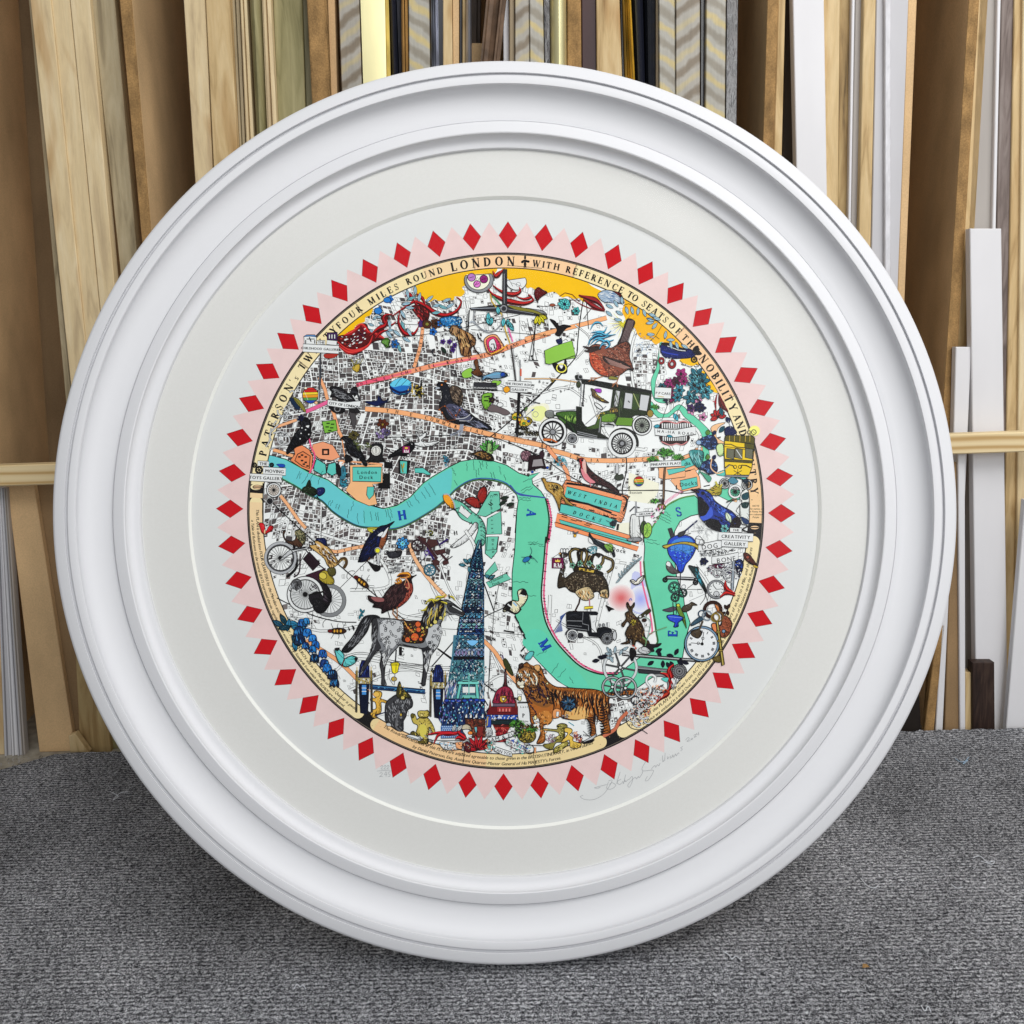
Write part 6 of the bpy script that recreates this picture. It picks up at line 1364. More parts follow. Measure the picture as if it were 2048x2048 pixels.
P('1620 600 1650 510 1680 590 1740 640 1780 690 1740 700 1680 720 1620 680', (70, 66, 36), 5); HT('1620 610 1660 530 1740 650 1690 700', ['k', 'gold', 'olive'], 30, 30, 60, 7, 60); E(1685, 692, 22, 20, (210, 190, 100), 4); E(1665, 880, 12, 16, 'gold', 3); K('1730 700 1680 800', 6, 'gy')
P('1500 980 1540 970 1560 1000 1520 1005', 'lg', 4)
def bear(x, y, s, c, d):
    q = lambda t: [(x+a*s, y+b*s) for a, b in nums(t)]
    for t in ('-60 -210 -30 -226 20 -224 50 -230 66 -200 56 -160 20 -140 -30 -146 -56 -170', '-70 -130 -40 -146 40 -150 80 -110 110 -60 130 0 120 30 90 -10 70 -50 60 20 50 60 60 110 40 140 -20 140 0 100 -10 60 -60 50 -80 20 -60 -60 -110 -90 -130 -160 -100 -190 -80 -160', '-60 40 -100 70 -130 60 -140 20 -110 0 -80 20'): P(q(t), c, 6)
    HT(q('-60 -130 60 -140 70 40 0 120 -60 20'), [d, 'k', (236, 214, 120)], 60, 26*s, 80, 6, 30); E(x-15*s, y-178*s, 20*s, 16*s, (230, 210, 130), 4); E(x-10*s, y-186*s, 5, 5, 'k'); E(x+14*s, y-196*s, 5, 5, 'k'); E(x-34*s, y-200*s, 4, 4, 'k')
    P(q('-40 -60 20 -70 40 0 10 70 -30 50'), (214, 200, 90), 0)
    E(x-118*s, y-170*s, 20*s, 26*s, (110, 100, 40), 5); E(x-116*s, y+36*s, 22*s, 32*s, (100, 90, 40), 5)
V(780, 1270, 60)
bear(365, 1060, 1.0, (196, 176, 84), (120, 100, 40))
P('310 1170 370 1165 380 1195 320 1195', (110, 96, 40), 4)
P('220 1100 330 1130 330 1170 180 1120', 'w', 5); RG(420, 1185, 34, 7); K('120 1090 300 1150 460 1160 940 1170 960 1200', 7)
# tower's foot
A.z = 58
P('700 0 1040 0 1040 700 600 710 640 500 680 250', (70, 120, 140), 0, 0)
P('720 150 1040 150 1040 230 700 235', (140, 160, 196), 3, 0); P('700 240 1040 240 1040 272 695 275', 'k', 0, 0); P('690 280 1040 280 1040 500 640 500', (70, 120, 130), 0, 0)
for i in range(9):
    x = 730+i*35; LEAF(x, 230, 60, 22, -90, random.choice(['w', (170, 150, 200), (90, 140, 190)]), 4)
for a in range(0, 360, 30): K([(880, 340), (880+110*cos(radians(a)), 340+80*sin(radians(a)))], 6, 'nv')
for x, y, r in ((820, 330, 50), (930, 330, 54), (850, 410, 40), (920, 410, 44), (740, 400, 46), (700, 450, 40), (980, 380, 40), (780, 370, 34)): RG(x, y, r, 9, random.choice(['k', 'nv', (20, 40, 60)]))
HT('700 290 1030 290 1030 480 650 500', ['k', 'w', (120, 190, 200), 'nv'], 150, 30, 70, 6, 60)
P('750 510 980 505 985 545 745 545', (120, 210, 200), 6, 0); P('800 495 880 495 880 515 800 515', (120, 210, 200), 4, 0); P('900 495 960 495 960 515 900 515', (120, 210, 200), 4, 0)
P('760 545 790 545 760 700 730 700', (110, 200, 190), 5, 0); P('940 545 970 545 985 700 950 700', (110, 200, 190), 5, 0); P('800 570 940 570 940 640 800 640', 'w', 5, 0); P('800 660 940 660 950 700 790 700', (110, 190, 180), 5, 0); K('870 420 870 660', 12, (110, 190, 180))
HT('640 500 740 500 720 700 600 700', ['k', (60, 110, 150), (120, 110, 180), 'w'], 90, 70, 100, 6, 8); HT('980 500 1040 500 1040 700 990 700', ['k', (60, 110, 150), 'w'], 40, 60, 85, 6, 8)
P('600 705 1040 705 1050 1130 560 1140 570 960', (40, 66, 110), 6, 0)
HT('590 710 1040 710 1045 1000 560 1000', ['k', 'nv', 'nv', (50, 90, 150), 'k'], 280, 60, 90, 11, 14)
HT('590 730 1040 730 1045 1000 570 1000', ['w', (120, 170, 210), (130, 120, 190), (90, 190, 200)], 110, 22, 90, 9, 40)
for i in range(7): E(625+i*66, 722+6*sin(i), 26, 16, (40, 70, 170), 5, up=0)
A.z += 1; P('560 1000 700 1000 700 1130 560 1140', (50, 96, 160), 0, 0)
for i in range(9):
    for j in range(7):
        if 570+i*18 < 720 or j > 4: E(576+i*22+(j % 2)*9, 1010+j*19, 7, 6, (190, 214, 240), 0, up=0)
A.z += 1
# red dome
P('1265 390 1280 390 1290 540 1300 560 1245 560 1258 520', (90, 40, 44), 5); E(1272, 385, 8, 18, 'k')
P('1145 760 1150 680 1180 610 1240 570 1290 565 1340 600 1365 680 1368 760', (150, 38, 64), 7)
HT('1150 750 1160 660 1250 575 1340 610 1362 750', ['dred', (190, 70, 90), (90, 30, 80), 'k'], 90, 60, 90, 6, 14); P('1215 680 1250 670 1285 680 1280 735 1220 740', (230, 180, 50), 5); E(1250, 706, 16, 16, 'lc', 6)
P('1135 755 1375 755 1380 790 1130 790', (120, 100, 120), 5, 0); P('1095 790 1410 790 1412 880 1066 880', (120, 30, 36), 6, 0); P('1180 790 1340 790 1335 850 1185 850', (170, 50, 54), 5, 0)
for i in range(4): P([(1200+i*36, 810), (1220+i*36, 810), (1220+i*36, 845), (1200+i*36, 845)], (230, 130, 120), 4, 0, up=0)
A.z += 1
for x in (1105, 1390): P([(x-14, 800), (x, 700), (x+14, 800)], (130, 50, 40), 4, 0)
P('1062 880 1408 880 1404 940 1068 940', (50, 90, 180), 5, 0); HT('1066 884 1404 884 1400 936 1070 936', ['w', 'k', 'bl', 'w'], 60, 24, 80, 9, 50)
P('1110 930 1370 930 1365 985 1120 985', (30, 50, 54), 5, 0); P('1060 950 1110 890 1115 1010 1080 1060', (50, 80, 170), 5); K('1080 900 1070 1000', 12, 'gold'); P('1130 985 1340 985 1300 1060 1170 1060', (150, 40, 36), 5, 0)
P('1145 990 1340 990 1335 1010 1145 1010', (90, 30, 26), 4, 0); P('1170 1040 1290 1040 1280 1180 1170 1180', (150, 30, 40), 5, 0); HT('1160 1000 1300 1000 1280 1180 1170 1180', ['k', (220, 100, 90), 'dred'], 50, 34, 90, 7, 90)
P('1040 1040 1110 1020 1130 1100 1060 1120', 'lg', 5); HT('1040 1030 1130 1030 1120 1110 1050 1110', ['k', 'gy'], 20, 20, 30, 7, 90)
# brick hall and helmet parrot
P('830 920 1050 930 1050 1130 880 1130 830 1000', (86, 50, 40), 6, 0); HT('835 930 1045 940 1045 1120 890 1120', ['k', (130, 60, 44), (150, 90, 60), 'dred'], 90, 36, 0, 8, 90); P('960 1010 1030 1010 1030 1120 960 1120', (130, 44, 40), 5, 0); P('930 1020 960 1020 950 1080', (110, 180, 190), 3)
for x in (840, 890, 950, 1020): P([(x-12, 910), (x+12, 910), (x+8, 870), (x-6, 880)], 'w', 4)
for s, w in (('420 1100 520 1080 640 1085 740 1080 780 1050', 58), ('740 1060 770 1090 830 1140 760 1150', 54), ('740 1100 640 1090 540 1100 500 1160 480 1210', 34), ('720 1150 760 1130 820 1160', 50)): scroll(s, w, ((120, 14, 20), (206, 36, 46)))
P('785 1010 830 985 880 1000 900 1060 850 1040 790 1040', (196, 186, 160), 5); P('800 1050 850 1040 900 1060 900 1140 850 1150 830 1100', 'w', 5); E(885, 1080, 26, 20, (240, 140, 60), 5)
for x, y, a in ((690, 1070, -70), (740, 1060, -50), (660, 1230, -20), (720, 1230, -10), (880, 1150, 60)): LEAF(x, y, 90, 40, a, 'lg', 5)
for a in (-150, -125, -100, -75, -50, -25, 190): LEAF(970, 1270, 170, 44, a, (196, 30, 42), 6)
P('800 1200 870 1180 890 1290 830 1280', (96, 30, 40), 4); P('550 1180 700 1190 760 1260 600 1260', 'w', 6); K('520 1190 680 1220', 8, 'sky', 1); P('720 1180 800 1180 790 1260 730 1250', 'or', 5, 0); RG(440, 1180, 30, 8); HT('520 1180 860 1190 860 1300 700 1290 520 1230', ['k', 'k', 'gy', 'or'], 60, 34, 20, 6, 90)
K('380 1100 470 1180', 8, 'gy')
P('1075 1130 1210 1110 1360 1060 1370 1110 1220 1160 1085 1190', 'w', 7, 0); TX('ADAM & EVE', 1210, 1136, 46, -13, sp=4, bold=2)
P('1280 1150 1380 1180 1480 1230 1470 1285 1350 1240 1275 1200', 'w', 6, 0); TX('ADAM & EVE IT?', 1376, 1215, 28, 20, bold=1.5)
P('1165 1230 1250 1260 1340 1290 1350 1345 1240 1320 1150 1280', 'w', 6, 0); TX('CAN YOU', 1245, 1290, 34, 18, bold=1.5)
P('1070 1200 1110 1200 1110 1260 1080 1260', (120, 190, 180), 4, 0); RG(1085, 1240, 50, 10); HT('1040 1150 1160 1190 1160 1290 1050 1300', ['k', 'tq', 'or', 'gy'], 34, 34, 60, 7, 90)
HT('1290 1160 1440 1150 1560 1210 1540 1300 1380 1300 1300 1240', ['k', 'tq', 'gy', (130, 60, 60), 'bl'], 70, 34, 60, 7, 90); K('1480 1210 1690 1220', 8); RG(1540, 1260, 50, 9); P('1590 1240 1610 1240 1610 1300 1590 1300', 'or', 4, 0)
# pineapples
E(1510, 1110, 100, 80, (110, 100, 44), 6); HT(ellp(1510, 1110, 95, 76), ['k', 'gold', 'k', (170, 150, 70)], 130, 20, 45, 8, 50)
palm(1400, 1000, 110, 20, ((70, 140, 40), (30, 70, 24), (90, 160, 60))); palm(1570, 1050, 90, 18, ((70, 140, 40), (30, 70, 24), (90, 160, 60)))
HT('1370 950 1470 960 1470 1120 1370 1130', ['dgn', 'gn', 'k'], 60, 50, 40, 9, 90); HT('1450 980 1600 980 1620 1030 1450 1030', ['dbr', 'k', 'br'], 50, 26, 90, 8, 30)
# the tiger
A.z = 60
P('1400 690 1430 690 1430 720 1400 720', (70, 90, 60), 3, 0); P('1395 735 1540 735 1560 980 1420 980', 'w', 4, 0); TX('Lant', 1480, 792, 24, 0, sp=8, bold=1); TX('P', 1472, 888, 44, 0, serif=True); TX('Cottages', 1460, 945, 24, 6, bold=1); K('1405 748 1535 745', 16, 'k')
V(1050, 1270, 62)
body = '-30 330 20 300 60 340 120 350 150 330 180 370 210 450 260 520 340 570 450 580 600 590 760 600 880 630 1000 640 1120 610 1230 620 1220 660 1100 660 1000 680 930 700 925 800 920 920 940 1050 930 1080 850 1080 870 1030 860 980 800 920 780 870 770 960 780 1060 770 1110 720 1110 730 1060 720 1000 690 930 640 920 560 940 460 930 380 900 310 880 300 930 270 980 200 1000 220 1100 210 1180 130 1200 150 1140 170 1080 165 1000 150 920 80 900 100 980 60 960 50 850 30 760 -10 640 -60 560 -100 520 -96 450 -80 400 -66 350'
P(body, (172, 100, 42), 8)
P('-60 360 0 320 120 350 150 420 260 540 360 620 330 720 240 800 100 760 20 640 -50 540 -80 440', (140, 88, 42), 0); P('480 800 660 800 700 900 620 930 520 930 440 900', (226, 180, 110), 0); P('180 850 260 840 300 900 280 960 200 970', (200, 130, 60), 0)
HT('0 340 130 370 280 560 360 640 300 760 100 740 -20 560', ['k', 'k', 'dbr', (170, 110, 56)], 260, 50, 60, 9, 35)
for i in range(44):      # stripes down the flank
    x = 300+i*14.4; t = random.uniform(-12, 12)
    y0 = 585+(i/44)*45; y1 = y0+random.uniform(130, 300)*(1 if i < 25 else 1.3)
    K(cr([(x, y0+4), (x-14+t, y0+(y1-y0)*.35), (x+8+t, y0+(y1-y0)*.7), (x-10+t, y1)], False, 3), random.uniform(15, 26), random.choice(['k', 'k', 'dbr']), taper=True)
for i in range(11):
    K(cr([(790+i*4, 760+i*30), (850, 770+i*30), (915, 745+i*30)], False, 3), 20, 'k', taper=True); K([(660+i*3, 900+i*18), (720, 915+i*18), (775, 900+i*18)], 15, 'k', taper=True)
for i in range(7): K([(165, 940+i*30), (215, 950+i*30)], 8, 'dbr', taper=True)
for i in range(9): K([(960+i*30, 615+i*1), (950+i*30, 665)], 12, 'k')
HT('350 600 900 650 910 850 800 900 500 900 340 750', [(226, 150, 80), (220, 170, 110), (150, 90, 40)], 170, 40, 90, 6, 15); HT('100 860 300 850 280 970 200 1160 160 1100', [(110, 70, 40), (226, 160, 90)], 70, 26, 60, 6, 60)
P('-96 480 -84 400 -50 370 0 350 70 370 130 400 160 480 140 560 60 580 0 560 -20 590 -70 590 -100 550', (150, 100, 56), 5)
HT('-80 400 60 380 150 470 120 570 0 550 -70 560', ['k', 'k', 'dbr', (226, 170, 110), 'w'], 110, 40, 70, 9, 60)
P('100 340 150 330 170 370 150 410 110 380', (220, 170, 110), 6); P('-70 330 -30 310 -20 350 -60 370', 'dbr', 6)
for x in (-52, 34): E(x, 440, 24, 18, 'lc', 6); E(x+2, 442, 8, 9, 'k')
E(-50, 530, 40, 32, (226, 220, 200), 5); P('-70 500 -40 500 -50 520', 'dbr', 4); K('90 420 130 480 120 550', 12, 'lc', 1); K('60 470 90 540', 10, 'lc'); E(-36, 568, 26, 16, 'lc', 3)
for s in ('40 560 60 640 30 700 80 760', '140 540 160 640 240 700 200 780', '-20 600 60 680 140 740 200 720', '80 620 180 600 200 680', '60 780 120 860 100 900', '200 520 240 620 250 690'):
    K(s, 10, (60, 40, 60), 1)
    for x, y in cr(nums(s), False, 5)[::2]: E(x, y, 8, 8, random.choice([(90, 60, 90), 'k', 'gy']), 3, up=0)
A.z += 1
for x, y, rx, ry in ((112, 910, 16, 26), (248, 700, 10, 14), (244, 534, 12, 12), (216, 950, 8, 8), (-60, 700, 18, 28)): E(x, y, rx, ry, (240, 230, 170), 5)
P('400 760 430 700 500 680 550 740 540 810 480 840 410 810', (30, 34, 44), 4); HT('400 760 440 690 540 700 550 800 470 840', ['k', (60, 120, 160), 'gy', (40, 70, 110)], 60, 36, 60, 8, 90)
for a in (30, 80, 130, 200, 260, 320): LEAF(480, 760, 90, 20, a, (60, 110, 150), 4)
P('320 820 360 810 400 840 390 900 310 920 300 860', (226, 150, 90), 5); P('345 845 375 845 370 900 340 900', 'w', 4, 0); HT('400 880 500 870 480 920 410 920', ['k', 'gy', 'br'], 20, 34, 20, 7)
P('700 1140 790 1090 760 1140 680 1170 620 1190', 'lg', 5); P('640 1190 760 1150 740 1180 660 1200', 'k', 3)
# seated bears below the tiger
V(1050, 1270, 64)
P('350 1000 400 975 460 990 460 1030 430 1050 440 1110 400 1150 300 1160 300 1140 370 1110 350 1070 200 1050 200 1030 350 1040', (150, 140, 70), 6); P('430 1110 400 1180 340 1190 300 1260 230 1250 200 1210 300 1190 360 1150', (140, 130, 60), 6); P('420 1160 480 1190 440 1240 340 1300 310 1290 330 1240 400 1200', (160, 148, 70), 6)
HT('350 1000 450 1000 430 1120 330 1180 230 1240 300 1160 370 1090', ['k', (220, 206, 120), 'olive'], 70, 26, 40, 7, 60); HT('330 1250 430 1190 460 1210 360 1290', ['k', (220, 206, 120)], 26, 30, -30, 7); E(365, 1010, 14, 10, 'k'); E(420, 1030, 6, 6, 'k')
P('430 1040 450 1020 500 1030 520 1050 510 1080 490 1100 530 1130 530 1170 600 1190 620 1200 600 1240 560 1250 500 1240 490 1190 480 1160 410 1190 400 1170 450 1120 470 1080 440 1070', (228, 190, 84), 6)
HT('510 1070 620 1080 640 1190 560 1170', [(150, 60, 60), 'k', (90, 60, 90), 'or'], 50, 40, 120, 8, 60); K('640 1060 720 1130', 6); K('300 1050 880 1070', 8, 'k') if 0 else None
TX('KENT', 680, 1108, 22, 10, bold=1); HT('230 1100 340 1090 330 1190 220 1180', ['k', 'gy', (150, 110, 130)], 34, 34, 20, 7, 60); K('480 960 540 1000', 8, 'teal', 1)
# gear train over the river
V(1050, 1270, 60)
P('1070 200 1300 215 1932 270 1932 300 1300 250 1070 225', (96, 96, 98), 6, 0); K('1080 212 1932 283', 5, 'w'); P('1240 340 1500 370 1640 380 1640 410 1240 375', 'gy', 5, 0); K('1250 355 1640 392', 5, 'k'); P('1240 380 1500 400 1490 440 1250 420', 'dg', 4, 0)
K(cr(nums('1400 450 1540 450 1590 560 1560 640'), False), 40, 'dg'); K(cr(nums('1400 450 1540 450 1590 560 1560 640'), False), 24, (140, 140, 142))
WH(1050, 358, 192, 6, (206, 210, 212), 24, c=(80, 82, 84), hub=.07, sw=22); WH(963, 573, 118, 6, (170, 174, 176), 22, c=(80, 82, 84), hub=.14, sw=16); WH(1106, 585, 128, 6, (180, 184, 186), 22, c=(80, 82, 84), hub=.12, sw=16)
for x, y, r in ((1050, 358, 18), (963, 573, 18), (1106, 585, 18)): E(x, y, r, r, 'w', 8)
E(1702, 400, 80, 80, (120, 120, 122), 6); RG(1702, 400, 58, 7, 'dg'); RG(1702, 400, 34, 7, 'dg'); E(1702, 400, 12, 12, 'k')
for i in range(20): K([(1702+60*cos(i*.314), 400+60*sin(i*.314)), (1702+78*cos(i*.314), 400+78*sin(i*.314))], 5, 'k')
for x, y, a in ((1440, 190, -30), (1500, 240, -120), (1560, 220, 10), (1600, 290, 60), (1650, 220, -60), (1720, 250, 100), (1420, 290, 150), (1520, 280, 90), (1560, 300, 60), (1680, 280, 40), (1200, 150, 90), (1180, 210, 90), (800, 240, 10), (830, 250, -20), (740, 290, -10), (1730, 290, 20)): LEAF(x, y, 80, 44, a, (26, 28, 44), 3)
for x, y, a in ((900, 130, 60), (940, 150, 90), (1000, 120, 100), (880, 200, 10), (890, 250, 0), (1080, 150, 120), (1140, 130, 150), (930, 230, 60)): LEAF(x, y, 84, 30, a, (170, 194, 206), 4)
scroll('1640 330 1590 380 1600 460 1610 540 1580 620', 80, ((120, 16, 20), (206, 44, 40))); scroll('1490 420 1560 440 1600 520', 50, ((120, 16, 20), (206, 44, 40))); scroll('1540 600 1580 640 1490 700 1420 780', 60, ((120, 16, 20), (190, 60, 40)))
K(cr(nums('1430 520 1440 470 1400 440 1350 460 1340 520 1380 580 1370 640 1300 700'), False), 30, 'gy'); K(cr(nums('1430 520 1440 470 1400 440 1350 460 1340 520 1380 580 1370 640 1300 700'), False), 18, 'w')
HT('1230 600 1380 560 1520 520 1560 600 1480 720 1400 800 1360 960 1200 1000 1130 900 1180 740', ['k', 'k', 'w', 'w', 'gy', 'dg', 'or', (170, 60, 44)], 340, 44, 40, 8, 90)
for x, y, r in ((1280, 640, 50), (1220, 720, 50), (1190, 900, 60), (1320, 870, 60), (1250, 960, 60), (1350, 940, 40), (1280, 780, 40)): AR(x, y, r, r*.9, random.uniform(0, 90), random.uniform(250, 350), 16, 'dg'); AR(x, y, r, r*.9, 40, 280, 9, 'w')
K('1130 880 1120 960 1180 1030 1290 1050 1350 1090', 8, 'dg', 1); K('1620 480 1660 560', 26, 'w'); HT('1600 460 1720 480 1700 560 1620 620', ['k', 'gy'], 30, 40, 110, 7)
P('1500 480 1580 470 1560 520', 'tq', 3)
# ostrich in its crown
V(1000, 1020, 62)
P('640 860 640 760 660 680 680 600 680 540 660 500 690 470 740 480 740 510 700 540 720 640 700 700 720 750 800 690 900 670 1060 690 1130 720 1180 800 1200 900 1190 970 1120 960 1080 900 1000 920 880 920 780 900 720 850', (64, 54, 42), 7)
HT('660 760 720 760 900 690 1100 730 1180 840 1180 900 900 900 740 860', ['k', (120, 104, 84), (150, 134, 110), 'dbr'], 230, 26, 30, 6, 90)
P('830 900 900 860 980 850 1030 920 1030 970 960 1000 900 990 850 940', (206, 184, 140), 5); P('1110 890 1180 880 1190 970 1150 970 1105 950', (200, 178, 136), 5); HT('840 890 980 870 1020 960 940 990 860 950', ['k', 'tan', (240, 226, 190)], 44, 50, 70, 7, 20); HT('1110 890 1190 890 1185 970 1110 955', ['k', 'tan'], 20, 40, 80, 7, 20)
K('885 960 870 1030 830 1110', 18, 'dbr'); K('985 980 990 1080', 12, (190, 120, 130)); K('800 1115 850 1115', 9, 'dbr'); K('690 560 690 480 740 480', 10, 'lg'); E(665, 480, 20, 10, 'tan', 4)
HT('680 540 700 500 740 500 720 700 670 740', ['w', 'gy', 'k'], 20, 30, 80, 6, 20)
for x in (680, 710, 740): AR(x, 452, 16, 28, 0, 360, 7, 'dg')
K('670 480 750 480', 10, 'dg')
K('575 530 635 490 690 525', 4, 'k'); P('572 530 698 528 700 645 570 642', (120, 22, 76), 4, 0); TX('RM', 634, 612, 46, 3, 'w', serif=True, sp=5); P('608 575 605 545 620 560 635 540 650 560 665 545 660 575', (240, 206, 90), 2, 0)
for s in ('820 640 780 560 770 470 820 430 870 440', '830 630 870 560 860 470 900 440 940 450', '960 640 900 560 900 470 930 430 960 500 930 600', '1000 640 1010 560 1030 500 1060 490 1100 520', '1060 660 1130 580 1140 520 1180 530 1240 560 1240 640 1180 690', '1040 640 980 560 1000 500'):
    K(cr(nums(s), False, 4), 34, (34, 28, 22)); K(cr(nums(s), False, 4), 12, (130, 110, 60))
for s in ('790 430 820 425 870 430 900 440 950 450 1000 470', '1060 480 1110 490 1160 520 1210 540 1240 570 1245 620', '770 470 765 520 780 560'):
    for x, y in cr(nums(s), False, 4): E(x, y, 10, 10, 'k', 3, up=0)
A.z += 1
P('820 635 900 625 1020 650 1130 690 1120 720 1000 690 880 675 815 675', (44, 36, 26), 6); P('870 635 1040 665 1030 695 870 665', (210, 176, 70), 4, 0)
for x in (900, 945, 990): E(x, 662, 14, 9, (110, 90, 40), 4)
for x, y in ((880, 590), (985, 590), (1090, 630), (800, 610)): FL(x, y, 36, 5, (130, 190, 160), 'dgn', 4)
P('960 420 1060 400 1060 470 1010 480', (100, 150, 160), 4); HT('960 410 1070 400 1060 480 990 480', ['k', 'teal', 'w'], 26, 26, 60, 7, 60)
# swallow-tailed green bird, bees, blue beetle
P('985 250 1010 290 1060 330 1150 370 1240 420 1270 500 1250 520 1230 460 1180 470 1100 410 1030 370 980 320', (20, 34, 44), 5); P('1150 380 1230 380 1250 430 1220 470 1170 430', (120, 170, 70), 4); P('975 300 1010 330 1030 380 980 350', 'w', 3)
TX('Dock', 1310, 440, 44, 12, sp=8, bold=2)
for x, y in ((825, 280), (215+0, -999)): E(x, y, 16, 22, (220, 170, 60), 3); LEAF(x, y-10, 44, 18, -120, 'gy'); LEAF(x, y-10, 50, 18, -40, 'gy')
E(290, 545, 46, 26, (40, 110, 170), 4, -30); E(335, 515, 16, 14, 'nv', 3, 0)
for s in ('330 500 350 460 335 410', '345 510 380 540 415 580', '280 520 235 520', '300 560 320 590 330 580', '270 570 280 600', '330 530 370 540'): K(s, 5, 'nv', 1)
# feather, moths, red and blue lights, palette of the park
for i in range(9):
    a = 200+i*7; LEAF(1330+i*24, 760-i*24, 70, 18, a-60, (176, 200, 210), 3); LEAF(1330+i*24, 760-i*24, 70, 18, a+50, (176, 200, 210), 3)
K('1320 770 1540 550', 5, 'gy')
P('1435 780 1470 770 1500 790 1520 760 1590 720 1570 780 1520 820 1480 820', (236, 232, 220), 8); K('1440 780 1490 800', 7); K('1590 725 1530 800', 8)
P('1165 1050 1210 1070 1230 1080 1260 1095 1230 1100 1200 1120 1180 1080', 'k', 3)
# the black van
P('930 1065 1025 1060 1025 1085 930 1095', (230, 210, 60), 5, 0); K('960 1095 960 1120', 6); K('1000 1090 1000 1120', 6)
P('730 1130 760 1118 1060 1122 1080 1140 1070 1160 980 1150 985 1200 1000 1300 1060 1360 1080 1300 1160 1290 1220 1310 1240 1340 1180 1360 1130 1420 1120 1440 1090 1400 980 1390 960 1340 870 1330 760 1320 735 1300', (26, 28, 34), 6, 0)
P('990 1160 1070 1160 1060 1230 1050 1260 1070 1350 1010 1350 1000 1240', 'w', 5, 0); K('740 1222 905 1225 910 1255 975 1270 975 1330', 7, 'gy'); K('740 1270 900 1285', 5, 'gy'); K('740 1295 960 1325', 6, 'gy'); K('915 1130 910 1220', 5, 'gy')
HT('745 1140 900 1140 900 1210 745 1210', [(50, 52, 60), 'k'], 20, 80, 0, 6, 4); K('1020 1240 1050 1220', 12, 'lg'); K('1180 1240 1185 1290', 8, 'gy'); E(1140, 1270, 14, 20, 'gy', 4); E(1100, 1270, 10, 16, 'gy', 4); K('1230 1310 1280 1330', 7)
AR(797, 1380, 74, 66, 180, 320, 16, (40, 42, 50)); WH(797, 1382, 62, 12, 'w', 10, back='gy'); E(885, 1385, 30, 28, 'dg', 5); WH(1180, 1418, 62, 14, 'w', 11, back='gy'); AR(1180, 1410, 76, 70, 190, 320, 14, (40, 42, 50)); E(1262, 1385, 22, 52, 'lg', 7); K('840 1400 1110 1410', 6)
for i in range(16): K([(720-i*8, 1140+i*14), (660+2*i, 1180+i*10)], 7, (50, 80, 150))
K('725 1135 590 1340', 7, 'nv')
# kangaroo
P('1395 1030 1410 1020 1430 1060 1450 1060 1480 1020 1480 1060 1460 1090 1460 1130 1490 1170 1540 1220 1580 1300 1600 1400 1640 1450 1650 1500 1600 1500 1540 1460 1500 1450 1480 1500 1460 1490 1460 1440 1420 1420 1430 1470 1330 1475 1410 1440 1380 1370 1400 1310 1430 1260 1400 1230 1360 1290 1340 1260 1390 1200 1380 1140 1420 1110 1400 1070', (84, 64, 42), 7)
HT('1400 1120 1470 1140 1570 1280 1610 1440 1500 1430 1400 1400 1440 1270', ['k', (140, 110, 70), 'dbr'], 130, 30, 70, 6, 40); FL(1470, 1240, 34, 8, (230, 206, 70), 'gold'); K('1440 1260 1400 1300', 9); E(1435, 1090, 6, 6, 'k'); AR(1440, 1000, 12, 24, 180, 360, 7, (90, 110, 200)); K('1460 1490 1500 1520 1440 1600', 12, (190, 70, 40))
P('1510 1190 1580 1130 1640 1090 1665 1110 1640 1140 1560 1190', (70, 64, 40), 4); E(1545, 1175, 16, 14, 'w', 5); E(1600, 1165, 16, 14, 'w', 5); E(1590, 1215, 26, 20, 'dbr', 3)
P('1330 1476 1470 1478', 'k') if 0 else None
K('1600 1500 1630 1400 1700 1340 1840 1290', 10, (110, 150, 110), 1); K('1620 1440 1660 1240 1600 1180', 10, (140, 170, 160), 1); K('1570 1400 1610 1440 1600 1500', 12, (110, 160, 90), 1)
P('1600 1480 1700 1480 1780 1470 1740 1510 1690 1520 1700 1560 1640 1560 1560 1540', (40, 34, 40), 4); P('1530 1530 1600 1510 1660 1560 1620 1590 1540 1570', 'lg', 5); P('1440 1520 1490 1540 1500 1600 1450 1640 1430 1580', 'k', 3)
P('280 1610 330 1560 375 1570 330 1650 270 1650', (96, 190, 190), 5)
for x, y, a, w in ((160, 1170, 60, 90), (200, 1280, 60, 90), (250, 1370, 60, 60), (40, 1330, 10, 120), (230, 1560, -50, 70), (220, 1590, 50, 60)): K([(x, y), (x+w*cos(radians(a)), y+w*sin(radians(a)))], 16)
# globe balloon and its machinery
V(1280, 1050, 60)
P('305 40 345 30 380 120 340 150', 'dg', 5, 0)
P('300 210 330 150 400 115 470 108 560 130 610 180 625 220 600 300 560 370 500 440 470 520 420 520 400 440 340 370 305 300', (28, 70, 190), 7)
P('345 200 420 150 560 150 590 260 520 340 400 340 340 280', (60, 130, 214), 0); P('320 290 560 330 500 430 460 500 430 500 400 430', (30, 70, 200), 0)
for s in ('310 260 460 290 615 260', '330 340 460 370 590 330', '470 210 465 370 450 500', '380 210 390 340 430 470', '560 210 540 340 480 470'): K(s, 4, (20, 50, 110), 1)
HT('330 240 590 250 500 420 420 420', ['nv', (100, 180, 230)], 60, 24, 20, 5, 60)
P('245 235 270 220 360 205 470 185 600 200 680 250 690 280 640 275 600 240 470 210 360 225 280 260', (200, 170, 60), 6); K('260 230 470 198 670 265', 7, 'olive', 1)
P('285 440 300 400 340 420 380 480 440 520 360 540 300 500', (100, 92, 92), 5); P('285 440 300 400 335 420 330 460', 'w', 4)
P('270 590 300 560 400 570 590 580 590 610 400 600 300 600', 'dg', 5); K('300 580 590 590', 10, 'lg'); WH(275, 605, 26, 6, 'dg', 8); WH(610, 635, 26, 6, 'dg', 8)
